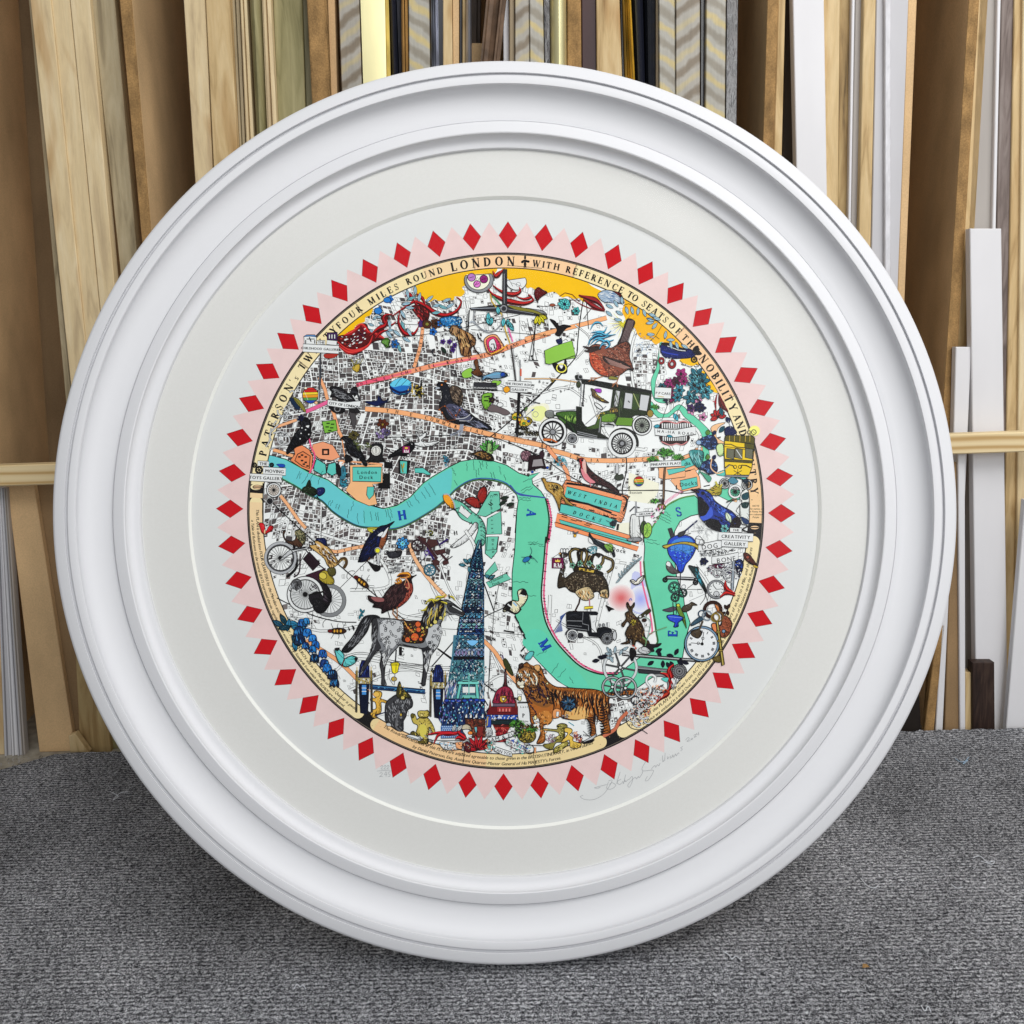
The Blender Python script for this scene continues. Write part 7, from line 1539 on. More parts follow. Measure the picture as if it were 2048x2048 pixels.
WH(375, 690, 64, 6, (70, 110, 104), 15, sw=10); WH(470, 748, 48, 6, (70, 110, 104), 13, sw=9); WH(385, 800, 46, 6, (70, 90, 90), 12, sw=9); RG(480, 680, 22, 7, 'gy'); K('445 520 440 680', 10, 'dg'); K('360 850 370 1000', 10, 'dg'); K('395 850 400 980', 8, 'dg'); K('600 640 520 700', 6)
P('245 940 300 920 370 900 400 930 330 960', (90, 84, 100), 4); P('470 900 540 870 570 850 630 885 580 890 560 930 500 960 460 950', (84, 74, 60), 5)
P('400 880 430 870 450 920 490 1010 510 1140 480 1080 430 990 405 930', (100, 130, 50), 5); E(420, 885, 18, 18, (210, 210, 70), 4)
P('295 1000 380 990 465 1015 470 1040 420 1080 420 1120 370 1125 380 1080 320 1050', (40, 70, 200), 6); K('310 1010 460 1025', 7, (120, 150, 230))
# hummingbird, banners, watch, scrolls
P('530 450 600 460 640 470 650 540 690 620 720 680 730 760 690 700 640 620 600 560', (40, 60, 60), 5); HT('600 470 640 480 690 640 710 720 640 610', ['k', 'teal'], 26, 50, 65, 6, 10); K('720 700 715 800 660 880', 6, 'k', 1); K('700 690 740 830', 6); K('600 460 530 450', 5)
P('640 210 760 190 900 160 900 250 760 280 640 290', 'w', 6, 0); TX('DOG', 765, 235, 52, -8, sp=8, bold=1.5); P('790 350 940 330 1085 300 1080 390 940 420 790 430', 'w', 6, 0); TX('BONE', 948, 380, 52, -8, sp=8, bold=1.5)
HT('640 290 760 270 1060 260 1000 310 800 340 650 340', ['k', 'k', 'gy', 'w'], 110, 34, 20, 7, 90); FL(700, 400, 50, 6, 'nv', 'k'); P('800 440 930 430 900 480 840 480', (96, 34, 60), 4)
HT('740 450 1100 420 1120 560 1050 620 820 560 760 520', ['gy', 'k', (96, 34, 70), 'w', 'lg', 'nv'], 150, 44, 60, 8, 90)
for x, y, r in ((855, 530, 44), (965, 530, 54), (1000, 560, 70), (880, 520, 30)): AR(x, y, r, r, 60, 340, 20, 'dg'); AR(x, y, r, r, 70, 330, 10, 'lg')
K('1030 400 1015 720', 34, 'dg'); K('1030 400 1015 720', 20, (150, 160, 170)); P('1050 400 1110 380 1140 440 1100 560 1060 500', (20, 30, 66), 5); HT('1050 400 1140 390 1110 560 1060 520', ['k', 'w', 'bl'], 30, 30, 60, 7, 60)
P('1140 310 1190 315 1240 370 1290 450 1240 440 1200 420 1150 370', (90, 44, 34), 5); E(1185, 355, 20, 20, (150, 70, 50), 6); P('1250 440 1300 460 1290 475 1255 465', 'gold', 3); K('1200 400 1240 440', 12, 'k')
E(840, 710, 104, 104, 'gy', 6); E(840, 710, 84, 84, 'w', 5); E(840, 760, 30, 30, 'lg', 5); K('840 710 800 660', 8); K('840 710 900 705', 6)
for i in range(12): K([(840+60*cos(i*pi/6), 710+60*sin(i*pi/6)), (840+78*cos(i*pi/6), 710+78*sin(i*pi/6))], 8)
scroll('940 620 950 700 1050 760', 60, ((120, 16, 20), (206, 44, 40))); scroll('880 800 950 750 1050 780', 50, ((120, 16, 20), (206, 44, 40)))
for x, y, a in ((930, 880, 60), (990, 870, 120), (960, 940, 80), (940, 960, 150)): LEAF(x, y, 60, 34, a, 'dbr', 3)
# padlock, keys and the big dial
AR(800, 935, 90, 84, 80, 390, 40, 'dbr', 0); AR(800, 935, 90, 84, 85, 385, 24, (186, 110, 66)); P('820 860 880 870 905 930 860 960', (200, 120, 66), 5)
P('900 1000 960 1010 1010 1080 990 1190 930 1240 860 1220 800 1150 790 1090 850 1090 890 1110 900 1060', (140, 74, 50), 7); P('790 1090 830 1090 840 1190 800 1160', (220, 130, 80), 3); HT('910 1020 980 1040 1000 1120 940 1220 860 1200 900 1110', ['dbr', (180, 100, 70)], 60, 16, 0, 6, 90); E(920, 1172, 20, 20, (120, 150, 180), 7); K('930 1190 935 1220', 9)
RG(680, 980, 38, 14, (60, 80, 100)); P('560 1090 660 1010 700 1040 580 1110', (60, 90, 110), 5); RG(740, 1000, 50, 16, (130, 140, 150)); RG(860, 1010, 54, 18, (120, 90, 50))
E(680, 1310, 192, 196, (120, 150, 176), 8, 0); E(680, 1312, 170, 174, (232, 234, 236), 6)
for i in range(12):
    a = radians(-90+30*i-3); n = (3, 1, 2, 3, 3, 2, 3, 3, 3, 2, 2, 2)[i]
    for j in range(n):
        o = (j-(n-1)/2)*.09; K([(680+118*cos(a+o), 1312+120*sin(a+o)), (680+148*cos(a+o*.9), 1312+150*sin(a+o*.9))], 9, (50, 50, 56))
for i in range(60): K([(680+157*cos(i*pi/30), 1312+160*sin(i*pi/30)), (680+164*cos(i*pi/30), 1312+168*sin(i*pi/30))], 3, 'k')
E(682, 1312, 18, 18, 'k'); K('682 1312 690 1250 700 1180', 7); RG(690, 1250, 14, 6); K('682 1312 560 1300', 7); RG(640, 1305, 14, 6)
P('560 1170 640 1150 680 1190 640 1250 570 1220', (84, 70, 54), 6); K('690 1060 640 1180', 22, (90, 76, 60))
P('835 1060 860 1060 930 1540 900 1555', (130, 110, 44), 7, 0); K('848 1070 912 1540', 9, (190, 170, 90)); RG(830, 1020, 44, 18, (130, 110, 44)); P('800 1470 880 1440 890 1510 830 1510', (110, 94, 44), 5)
for y in (1180, 1280, 1385): E(850+(y-1100)*.13, y, 26, 12, (150, 130, 60), 5)
V(430, 1020, 60)
MARKS.append((len(A.v), len(A.f)))
# ------------------------------------------------------------------ ink material of the print
m, nt, b = new_mat('printed_ink')
at = nt.nodes.new('ShaderNodeAttribute'); at.attribute_name = 'ink'
v = coords(nt, (1, 1, 1))
n1 = node(nt, 'ShaderNodeTexNoise', i_Scale=55.0, i_Detail=6.0, i_Roughness=.6); nt.links.new(v, n1.inputs['Vector'])
r = ramp(nt, [(.25, (.94, .94, .94, 1)), (.6, (1, 1, 1, 1))]); nt.links.new(n1.outputs['Fac'], r.inputs[0])
mx = node(nt, 'ShaderNodeMixRGB', blend_type='MULTIPLY', i_Fac=1.0)
nt.links.new(at.outputs['Color'], mx.inputs[1]); nt.links.new(r.outputs[0], mx.inputs[2]); nt.links.new(mx.outputs[0], b.inputs['Base Color'])
b.inputs['Roughness'].default_value = .8; b.inputs['Specular IOR Level'].default_value = .15
INK = m

# ------------------------------------------------------------------ the framed print
FR = ROT.copy()
centre = CAM + ROT @ Vector(((CX-1024)*MM, (1024-CY)*MM, -D))
low_local = Vector((0, -RO*MM, -BACK))
root = bpy.data.objects.new('picture_frame', None); COL.objects.link(root)
root.rotation_euler = FR.to_euler(); root.location = centre + FR @ low_local
root.empty_display_size = .1
tag(root, 'large round picture in a deep white moulded frame leaning back on grey carpet', 'picture frame')
OFF = -low_local        # from the root to the frame centre

def lathe(name, prof, mat, sharp=radians(28), n=360, closed=False, parent=root):
    """prof = (radius in picture pixels, height in mm) round the frame's own axis"""
    vs, fs = [], []
    m_ = len(prof)
    for i in range(n):
        t = 2*pi*i/n
        for r_, z_ in prof:
            r_ = r_*(1150-z_)/1150 if z_ > -39 else r_
            vs.append((r_*MM*cos(t), r_*MM*sin(t), z_/1000.0))
    seg = m_ if closed else m_-1
    for i in range(n):
        j = (i+1) % n
        for k in range(seg):
            l = (k+1) % m_
            fs.append((i*m_+k, i*m_+l, j*m_+l, j*m_+k))
    return mesh_obj(name, vs, fs, mat, parent, True, sharp, OFF)

m, nt, b = new_mat('white_lacquer')
b.inputs['Base Color'].default_value = (.748, .752, .772, 1); b.inputs['Roughness'].default_value = .52; b.inputs['Specular IOR Level'].default_value = .3
v = coords(nt, (1, 1, 1)); n1 = node(nt, 'ShaderNodeTexNoise', i_Scale=420.0, i_Detail=3.0); nt.links.new(v, n1.inputs['Vector'])
bp = node(nt, 'ShaderNodeBump', i_Strength=.05, i_Distance=.0004); nt.links.new(n1.outputs['Fac'], bp.inputs['Height']); nt.links.new(bp.outputs[0], b.inputs['Normal'])
LACQ = m
def curve_prof(p): return p
outer = [(764, -45), (902, -45), (903.3, -39.9), (903.5, 3), (902, 5.5), (899, 6.5), (881.5, 8.5), (880, 7.2), (879.4, 3.2), (876.2, 3.2), (875.6, 7.2), (874, 8.8), (866, 9.6), (859.5, 9.0), (857, 7.0)]
for i in range(1, 15):                       # the wide scoop
    t = i/14*pi/2
    outer.append((857 - 58*(1-cos(t)) - 8*(i/14), 7.0 - 20.5*sin(t)))
outer += [(787, -14.2), (784.5, -14.4), (784.2, -39)]
inner_p = [(783.6, -39.9), (783.6, -8.2), (783, -6.6), (781, -5.8), (762.5, -3.2), (760.2, -3.8), (759, -5.6)]
for i in range(1, 11):
    t = i/10*pi/2
    inner_p.append((759 - 22*(1-cos(t)) - 3*(i/10), -5.6 - 11.5*sin(t)))
inner_p += [(730.5, -17.6), (729, -18.6), (728.3, -20.2), (728.3, -39.9)]
lathe('outer_moulding', outer, LACQ, closed=True)
im = lathe('inner_moulding', inner_p, LACQ, closed=True)
m, nt, b = new_mat('spacer_dark'); b.inputs['Base Color'].default_value = (.30, .29, .27, 1)
lathe('spacer', [(728.2, -21.0), (726.8, -21.2), (726.8, -23.4), (728.2, -23.4)], m, closed=True)
m, nt, b = new_mat('mount_board')
v = coords(nt, (1, 1, 1)); n1 = node(nt, 'ShaderNodeTexNoise', i_Scale=260.0, i_Detail=4.0); nt.links.new(v, n1.inputs['Vector'])
r = ramp(nt, [(.3, (.735, .728, .705, 1)), (.7, (.755, .748, .728, 1))]); nt.links.new(n1.outputs['Fac'], r.inputs[0]); nt.links.new(r.outputs[0], b.inputs['Base Color'])
bp = node(nt, 'ShaderNodeBump', i_Strength=.01, i_Distance=.0002); nt.links.new(n1.outputs['Fac'], bp.inputs['Height']); nt.links.new(bp.outputs[0], b.inputs['Normal'])
b.inputs['Roughness'].default_value = .9; b.inputs['Specular IOR Level'].default_value = 0
MOUNT = m
m, nt, b = new_mat('mount_core'); b.inputs['Base Color'].default_value = (.86, .86, .82, 1); b.inputs['Roughness'].default_value = .9
CORE = m
mo = lathe('window_mount', [(727.5, -22.6), (633.6, -22.6), (633.6, -26.2), (727.5, -26.2)], MOUNT, closed=True)
bv = lathe('mount_bevel', [(633.55, -22.62), (626.6, -26.15), (633.5, -26.2)], CORE, closed=True, parent=mo)
bv.location = (0, 0, 0)
# paper
m, nt, b = new_mat('print_paper')
b.inputs['Base Color'].default_value = (.755, .76, .755, 1); b.inputs['Roughness'].default_value = .85; b.inputs['Specular IOR Level'].default_value = .12
nseg = 180
pv = [(0, 0, 0)] + [(658*MM*cos(2*pi*i/nseg), 658*MM*sin(2*pi*i/nseg), 0) for i in range(nseg)]
paper = mesh_obj('print', pv, [(0, 1+i, 1+(i+1) % nseg) for i in range(nseg)], m, root, loc=OFF + Vector((0, 0, -PD)))
# backing board closes the frame behind
m, nt, b = new_mat('backing_board'); b.inputs['Base Color'].default_value = (.25, .18, .11, 1)
lathe('backing_board', [(.01, -41), (728, -41), (728, -43.5), (.01, -43.5)], m, closed=True)

# ink: the drawing sits on the paper, split where it was split in the code (order of drawing)
def ink_object(name, lo, hi, parent, label=None):
    fs = A.f[lo[1]:hi[1]]; cs = A.c[lo[1]:hi[1]]; base = lo[0]; vs = A.v[lo[0]:hi[0]]
    ox = -(CX-1024)*PS; oy = -(1024-CY)*PS      # picture coordinates are measured from the view centre
    vs = [(x+ox, y+oy, z) for x, y, z in vs]
    me = bpy.data.meshes.new(name); me.from_pydata(vs, [], [tuple(i-base for i in f) for f in fs]); me.update()
    ca = me.color_attributes.new('ink', 'FLOAT_COLOR', 'CORNER')
    buf = []
    for p, c in zip(me.polygons, cs): buf.extend(list(c)*p.loop_total)
    ca.data.foreach_set('color', buf)
    me.materials.append(INK)
    o = bpy.data.objects.new(name, me); COL.objects.link(o); o.parent = parent
    if label: o['label'] = label
    return o
mk = MARKS
ink_object('diamond_border', mk[0], mk[1], paper)
ink_object('street_map', mk[1], mk[2], paper)
ink_object('title_ring', mk[2], mk[3], paper)
ink_object('collage_figures', mk[3], mk[4], paper)
# glazing: thin clear sheet in front of the mount
m = bpy.data.materials.new('picture_glass'); m.use_nodes = True; nt = m.node_tree; nt.nodes.clear()
out = nt.nodes.new('ShaderNodeOutputMaterial'); tr = nt.nodes.new('ShaderNodeBsdfTransparent'); gl = nt.nodes.new('ShaderNodeBsdfGlossy'); mixs = nt.nodes.new('ShaderNodeMixShader')
gl.inputs['Roughness'].default_value = .12; tr.inputs['Color'].default_value = (.985, .99, .985, 1); mixs.inputs[0].default_value = .006
nt.links.new(tr.outputs[0], mixs.inputs[1]); nt.links.new(gl.outputs[0], mixs.inputs[2]); nt.links.new(mixs.outputs[0], out.inputs[0])
mesh_obj('glazing', [(0, 0, 0)] + [(740*MM*cos(2*pi*i/nseg), 740*MM*sin(2*pi*i/nseg), 0) for i in range(nseg)], [(0, 1+i, 1+(i+1) % nseg) for i in range(nseg)], m, root, loc=OFF + Vector((0, 0, -.0212)))

# ------------------------------------------------------------------ carpeted bench
def on_floor(px, py, z=0):
    r_ = ray(px, py); t = (z-CAM.z)/r_.z; return CAM + r_*t
bl, br = on_floor(112, 1507), on_floor(2048, 1456)
slope = (br.y-bl.y)/(br.x-bl.x)
def backy(x): return bl.y + (x-bl.x)*slope
m, nt, b = new_mat('carpet_pile')
v = coords(nt, (1, 1, 1))
warpn = node(nt, 'ShaderNodeTexNoise', i_Scale=140.0, i_Detail=2.0); nt.links.new(v, warpn.inputs['Vector'])
addv = node(nt, 'ShaderNodeVectorMath', operation='MULTIPLY_ADD'); addv.inputs[1].default_value = (.006, .006, .006)
nt.links.new(warpn.outputs['Color'], addv.inputs[0]); nt.links.new(v, addv.inputs[2])
na = node(nt, 'ShaderNodeTexNoise', i_Scale=470.0, i_Detail=4.0, i_Roughness=.75, i_Distortion=1.6); nt.links.new(addv.outputs[0], na.inputs['Vector'])
nb = node(nt, 'ShaderNodeTexNoise', i_Scale=5.0, i_Detail=3.0); nt.links.new(v, nb.inputs['Vector'])
mp = nt.nodes.new('ShaderNodeMapping'); mp.inputs['Scale'].default_value = (190, 340, 1); mp.inputs['Rotation'].default_value = (0, 0, .02); nt.links.new(addv.outputs[0], mp.inputs['Vector'])
nc = node(nt, 'ShaderNodeTexNoise', i_Scale=1.0, i_Detail=3.0, i_Roughness=.6); nt.links.new(mp.outputs[0], nc.inputs['Vector'])
nd = node(nt, 'ShaderNodeTexVoronoi', i_Scale=520.0); nd.feature = 'F1'; nt.links.new(addv.outputs[0], nd.inputs['Vector'])
wv = node(nt, 'ShaderNodeTexWave', i_Scale=52.0, i_Distortion=1.6, i_Detail=2.0); wv.bands_direction = 'Y'; wv.inputs['Detail Scale'].default_value = 3.0; nt.links.new(v, wv.inputs['Vector'])
mixf = node(nt, 'ShaderNodeMath', operation='MULTIPLY_ADD'); mixf.inputs[1].default_value = .30; nt.links.new(nc.outputs['Fac'], mixf.inputs[0])
half = node(nt, 'ShaderNodeMath', operation='MULTIPLY'); half.inputs[1].default_value = .70; nt.links.new(na.outputs['Fac'], half.inputs[0]); nt.links.new(half.outputs[0], mixf.inputs[2])
w2 = node(nt, 'ShaderNodeMath', operation='MULTIPLY_ADD'); w2.inputs[1].default_value = .045; nt.links.new(wv.outputs['Fac'], w2.inputs[0]); nt.links.new(mixf.outputs[0], w2.inputs[2])
r = ramp(nt, [(.39, (.02, .02, .022, 1)), (.46, (.04, .041, .047, 1)), (.53, (.19, .193, .21, 1)), (.60, (.86, .87, .90, 1))])
nt.links.new(w2.outputs[0], r.inputs[0])
r2 = ramp(nt, [(.35, (.62, .62, .62, 1)), (.65, (1.0, 1.0, 1.0, 1))]); nt.links.new(nb.outputs['Fac'], r2.inputs[0])
mx = node(nt, 'ShaderNodeMixRGB', blend_type='MULTIPLY', i_Fac=1.0); nt.links.new(r.outputs[0], mx.inputs[1]); nt.links.new(r2.outputs[0], mx.inputs[2])
nt.links.new(mx.outputs[0], b.inputs['Base Color']); b.inputs['Roughness'].default_value = 1.0; b.inputs['Specular IOR Level'].default_value = .05
bp = node(nt, 'ShaderNodeBump', i_Strength=.9, i_Distance=.003); nt.links.new(w2.outputs[0], bp.inputs['Height']); nt.links.new(bp.outputs[0], b.inputs['Normal'])
CARPET = m
corner = on_floor(-4, 1541)
xl, xr, yf = -1.7, 1.9, -.35
loop = [(xl, yf), (xr, yf), (xr, backy(xr)), (bl.x, bl.y), (corner.x, corner.y), (xl, corner.y-.12)]
# fine grid so that the cut edge can fray a little
vs = [(x, y, 0) for x, y in loop]
edge = []
nfr = 420
top_edge = []
for i in range(nfr+1):
    x = xr + (bl.x-xr)*i/nfr; top_edge.append((x, backy(x)+random.uniform(-.0016, .0022), random.uniform(-.001, .0012)))
lp = [(xl, yf, 0), (xr, yf, 0)] + top_edge + [(corner.x, corner.y, 0), (xl, corner.y-.12, 0)]
n_ = len(lp)
vs = lp + [(x, y, -.012) for x, y, z in lp]
fs = [tuple(range(n_))] + [(i, n_+i, n_+(i+1) % n_, (i+1) % n_) for i in range(n_)] + [tuple(range(n_, 2*n_))[::-1]]
structure(mesh_obj('carpet', vs, fs, CARPET))
# the carpeted board stands on the concrete floor of the bay
structure(mesh_obj('ledge', [(-3, -1.5, LEDGE), (3, -1.5, LEDGE), (3, 3.2, LEDGE), (-3, 3.2, LEDGE)], [(0, 1, 2, 3)], MATS['concrete']))
# loose fibres of the pile: short curled strands standing out of the surface, thickest near the viewer
def strand(vs, fs, x, y, l, a, w, z0=.0, hump=.003):
    n = 4; b0 = len(vs); cx_, cy_ = x, y
    for i in range(n+1):
        u = i/n; z = z0+hump*sin(pi*u)
        nx, ny = -sin(a), cos(a)
        vs.append((cx_+nx*w/2, cy_+ny*w/2, z)); vs.append((cx_-nx*w/2, cy_-ny*w/2, z+.0002))
        cx_ += cos(a)*l/n; cy_ += sin(a)*l/n; a += random.uniform(-.7, .7)
    for i in range(n): fs.append((b0+2*i, b0+2*i+1, b0+2*i+3, b0+2*i+2))
for nm, count, shade in (('carpet_fibres', 26000, (.42, .425, .45)), ('carpet_fibres', 20000, (.035, .035, .04))):
    vs, fs = [], []
    for _ in range(count):
        y = .25 + (1.45-.25)*random.random()**.8
        x = random.uniform(-1, 1)*(.35+y*.75)
        if y > backy(x)-.004: continue
        strand(vs, fs, x, y, random.uniform(.003, .009), random.gauss(0, 1.0), random.uniform(.0005, .0009), -.0004, random.uniform(.0006, .002))
    m, nt, b = new_mat('fibre'); b.inputs['Base Color'].default_value = (*shade, 1); b.inputs['Roughness'].default_value = .9
    o = mesh_obj(nm, vs, fs, m); o['kind'] = 'stuff'; o['label'] = ('pale' if shade[0] > .1 else 'dark')+' grey fibres of the carpet pile'; o['category'] = 'carpet pile'
# stray threads
m, nt, b = new_mat('lint'); b.inputs['Base Color'].default_value = (.72, .75, .8, 1)
mblue, nt, b = new_mat('lint_blue'); b.inputs['Base Color'].default_value = (.35, .5, .65, 1)
def thread(pts, label, mat=m, rad=.0005):
    c = cr(pts, False, 5); P3 = [on_floor(x, y, .0022+.0012*abs(sin(i*.9))) for i, (x, y) in enumerate(c)]
    org = P3[0].copy(); org.z = 0; vs, fs = [], []
    for i, p in enumerate(P3):
        d = (P3[min(i+1, len(P3)-1)]-P3[max(i-1, 0)]).normalized(); s = d.cross(Vector((0, 0, 1))).normalized(); u = s.cross(d)
        for k in range(5): vs.append(p - org + (s*cos(2*pi*k/5)+u*sin(2*pi*k/5))*rad)
    for i in range(len(P3)-1):
        for k in range(5): fs.append((i*5+k, i*5+(k+1) % 5, i*5+5+(k+1) % 5, i*5+5+k))
    return tag(mesh_obj('thread', vs, fs, mat, loc=org, smooth=True), label, 'thread', 'threads shed on the carpet')
thread([(220, 1583), (236, 1592), (226, 1600), (240, 1586), (256, 1584)], 'pale tangled thread on the carpet at the far left behind the frame')
thread([(588, 1978), (594, 1968), (600, 1974), (606, 1970), (612, 1978)], 'short white curl of thread in front of the frame, left of its foot')
thread([(1142, 1938), (1150, 1934)], 'tiny white thread stub just right of the frame\'s foot')
thread([(1446, 1902), (1458, 1910), (1464, 1918), (1472, 1912), (1484, 1922)], 'kinked white thread on the carpet below the right rim of the frame')
thread([(1722, 1757), (1736, 1772), (1750, 1776), (1756, 1770)], 'hook shaped white thread right of the frame, nearest to the rim')
thread([(1946, 1716), (1960, 1712), (1975, 1724), (1988, 1722), (1984, 1728), (1962, 1722)], 'white looped thread by the right edge of the carpet')
thread([(1902, 1768), (1914, 1776), (1926, 1774)], 'short straight white thread on the right part of the carpet', )
thread([(1842, 2010), (1850, 2022), (1856, 2012), (1862, 2024)], 'zigzag white thread at the bottom right of the carpet')
thread([(1910, 1516), (1922, 1524), (1936, 1520), (1926, 1528), (1938, 1514)], 'pale blue wisp of thread near the far edge of the carpet on the right', mblue)
o = on_floor(1730, 1937); ch = [(-.004, -.002, .001), (.005, -.001, .001), (.003, .003, .002), (-.002, .003, .003)]
tag(mesh_obj('wood_chip', ch, [(0, 1, 2), (0, 2, 3), (0, 3, 1), (1, 3, 2)], MATS['mdf_edge'], loc=(o.x, o.y, .002)), 'small orange wood chip lying on the carpet, bottom right', 'wood chip')
for i, (px, py, lb) in enumerate(((295, 1647, 'white speck of sawdust on the carpet left of the frame'), (958, 1976, ''), (545, 1885, 'white crumb of sawdust on the carpet near the frame'), )):
    if lb:
        o = on_floor(px, py); tag(mesh_obj('sawdust_crumb', [(-.001, -.0008, .0015), (.0012, 0, .0015), (0, .001, .0015), (0, 0, .003)], [(0, 1, 2), (0, 1, 3), (1, 2, 3), (2, 0, 3)], m, loc=(o.x, o.y, 0)), lb, 'sawdust')
# ------------------------------------------------------------------ the rack of mouldings behind
def back_pt(x, z, d): return Vector((x, RY + d + z*math.tan(LEAN), z))
BD = .30
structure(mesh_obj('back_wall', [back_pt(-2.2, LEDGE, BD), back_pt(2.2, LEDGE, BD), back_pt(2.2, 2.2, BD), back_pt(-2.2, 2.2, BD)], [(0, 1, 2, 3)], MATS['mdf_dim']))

def divider(ex0, ex1, by0, by1, by, label, depth=.26, d=-.012):
    """upright board standing front to back: we see its cut edge and one broad side"""
    t = bpy.data.objects.new('divider_board', None); COL.objects.link(t)
    L = (on_rack(ex0, 0, d), on_rack(by0, by, d)); R = (on_rack(ex1, 0, d), on_rack(by1, by, d))
    f = [at_z(*L, LEDGE), at_z(*R, LEDGE), at_z(*R, 1.95), at_z(*L, 1.95)]
    org = (f[0]+f[1])/2; t.location = org
    tag(t, label, 'divider board', 'board dividers of the moulding rack')
    away = Vector((0, 1, 0))
    v, fc = bevel_box(f, [p + away*depth for p in f], .0008)
    o = mesh_obj('panel', [p-org for p in v], fc, MATS['mdf_face'], parent=t)
    g = [p - away*.0012 for p in f]
    v, fc = bevel_box(g, f, .0003)
    mesh_obj('sawn_edge', [p-org for p in v], fc, MATS['mdf_edge'], parent=t)
    return t
divider(-150, -122, -92, -64, 700, 'brown fibreboard divider at the far left edge of the rack')
divider(240, 264, 284, 304, 474, 'fibreboard divider with rough tan edge between the two pale pine stacks on the left')
divider(622, 648, 634, 654, 200, 'fibreboard divider with speckled orange edge right of the greenish boards', depth=.1)
divider(1535, 1556, 1526, 1547, 290, 'fibreboard divider with orange edge left of the pale pine strip, top right')
divider(1937, 1958, 1893, 1915, 700, 'large fibreboard divider slanting behind the right rim of the frame')

pid = 'lengths of moulding and timber standing in the rack'
def bd(name, x0, x1, bx0, bx1, by, mat, label, cat='moulding', **k):
    return board(name, x0, x1, bx0, bx1, by, mat, label, cat, group=k.pop('group', None), **k)
HALF = [(0, 0), (.1, .006), (.3, .012), (.5, .014), (.7, .012), (.9, .006), (1, 0)]
STEP = [(0, .004), (.22, .004), (.24, .010), (.48, .010), (.5, .002), (.62, .002), (.64, .008), (1, .006)]
RIDGE = [(0, .004), (.15, .010), (.28, .003), (.4, .010), (.55, .003), (.7, .010), (.85, .003), (1, .006)]
COVE = [(0, .012), (.12, .012), (.2, .004), (.5, .0), (.8, .004), (.88, .012), (1, .012)]
# left bay
bd('pine_strip', 57, 62, 122, 134, 700, 'pine_grey', 'thin brown sliver of pine at the left of the pale pine stack', 'timber strip', d=.012)
bd('pine_strip', 60, 101, 134, 172, 700, 'pine_pale', 'streaky pale pine strip, leftmost wide one of the stack by the left divider', 'timber strip', d=-.004)
bd('pine_strip', 102, 139, 173, 207, 700, 'pine_pale', 'pale pine strip second from the left, thin seam on each side', 'timber strip', d=0)
bd('pine_strip', 140, 179, 208, 240, 700, 'pine_pale', 'plain pale pine strip just left of the dark gap in the left stack', 'timber strip', d=-.002)
bd('pine_board', 183, 229, 236, 273, 500, 'pine_grey', 'greyish finger jointed pine board right of the dark gap on the left', 'timber board', d=.01)
bd('pine_board', 367, 410, 390, 426, 360, 'pine_pale', 'pale pine board right of the broad brown divider face', 'timber board', d=0)
bd('pine_board', 411, 460, 427, 476, 330, 'pine_warm', 'pine board with brown figure, second of the middle left stack', 'timber board', d=-.004)
bd('bare_framing_stick', 462, 478, 478, 490, 290, 'pine_grey', 'narrow grey brown moulding beside the figured pine board', d=.012, ridges=STEP)
bd('bare_framing_stick', 479, 493, 491, 507, 270, 'pine_pale', 'narrow pale moulding left of the olive one', d=.004, ridges=STEP)
bd('bare_framing_stick', 497, 522, 511, 532, 262, 'tulipwood', 'olive green bare wood moulding on the left', d=0, ridges=HALF)
bd('bare_framing_stick', 523, 541, 533, 553, 244, 'pine_pale', 'thin cream moulding with a bright edge beside the olive one', d=-.006, ridges=STEP)
bd('tulipwood_board', 546, 604, 556, 611, 236, 'tulipwood', 'wide olive green tulipwood board left of the speckled divider', 'timber board', d=.008)
bd('tulipwood_board', 605, 622, 612, 634, 200, 'tulipwood_dull', 'narrow grey green board touching the speckled divider', 'timber board', d=.012)
bd('bare_framing_stick', 651, 669, 656, 674, 190, 'mdf_face', 'plain tan fibreboard strip right of the speckled divider', d=.006)
# middle bay
bd('patterned_framing_stick', 677, 718, 683, 723, 170, 'washed_grey', 'worn grey patterned moulding left of the bright gold one', d=0)
bd('gold_framing_stick', 720, 769, 725, 772, 150, 'gold_bright', 'wide bright pale gold moulding, brightest in the rack', d=-.004, ridges=[(0, .002), (.5, .003), (1, .002)])
bd('gold_framing_stick', 770, 777, 773, 781, 150, 'gold_old', 'thin yellow gold edge beside the bright gold moulding', d=.004)
bd('black_framing_stick', 779, 792, 783, 797, 145, 'navy_gloss', 'narrow glossy blue black moulding right of the bright gold', d=.006, ridges=HALF)
bd('silver_framing_stick', 793, 801, 798, 805, 142, 'silver', 'thin sparkling silver red moulding', d=.012, ridges=RIDGE)
bd('gold_framing_stick', 802, 815, 804, 817, 140, 'gold_brown', 'dull brown gold moulding left of the grey gold patterned one', d=.004, ridges=STEP)
bd('patterned_framing_stick', 817, 858, 818, 860, 136, 'washed_gold', 'pale grey moulding with faded gold chevrons left of the silver ones', d=0)
bd('silver_framing_stick', 861, 876, 862, 878, 130, 'silver', 'ridged dark silver moulding beside the faded chevrons', d=.006, ridges=RIDGE)
bd('black_framing_stick', 877, 885, 879, 886, 126, 'black_gloss', 'thin black moulding between silver and pine', d=.01)
bd('pine_strip', 886, 904, 886, 905, 126, 'pine_warm', 'warm pine strip right of the thin black moulding, top middle', 'timber strip', d=.002)
bd('pine_strip', 905, 918, 906, 918, 125, 'mdf_face', 'tan brown strip beside the warm pine one, top middle', 'timber strip', d=.006)
bd('black_framing_stick', 919, 924, 919, 924, 125, 'black_gloss', 'hair thin black strip, top middle', d=.008)
bd('pine_strip', 925, 932, 925, 932, 125, 'pine_warm', 'slim pine strip left of the mottled silver moulding', 'timber strip', d=.008)
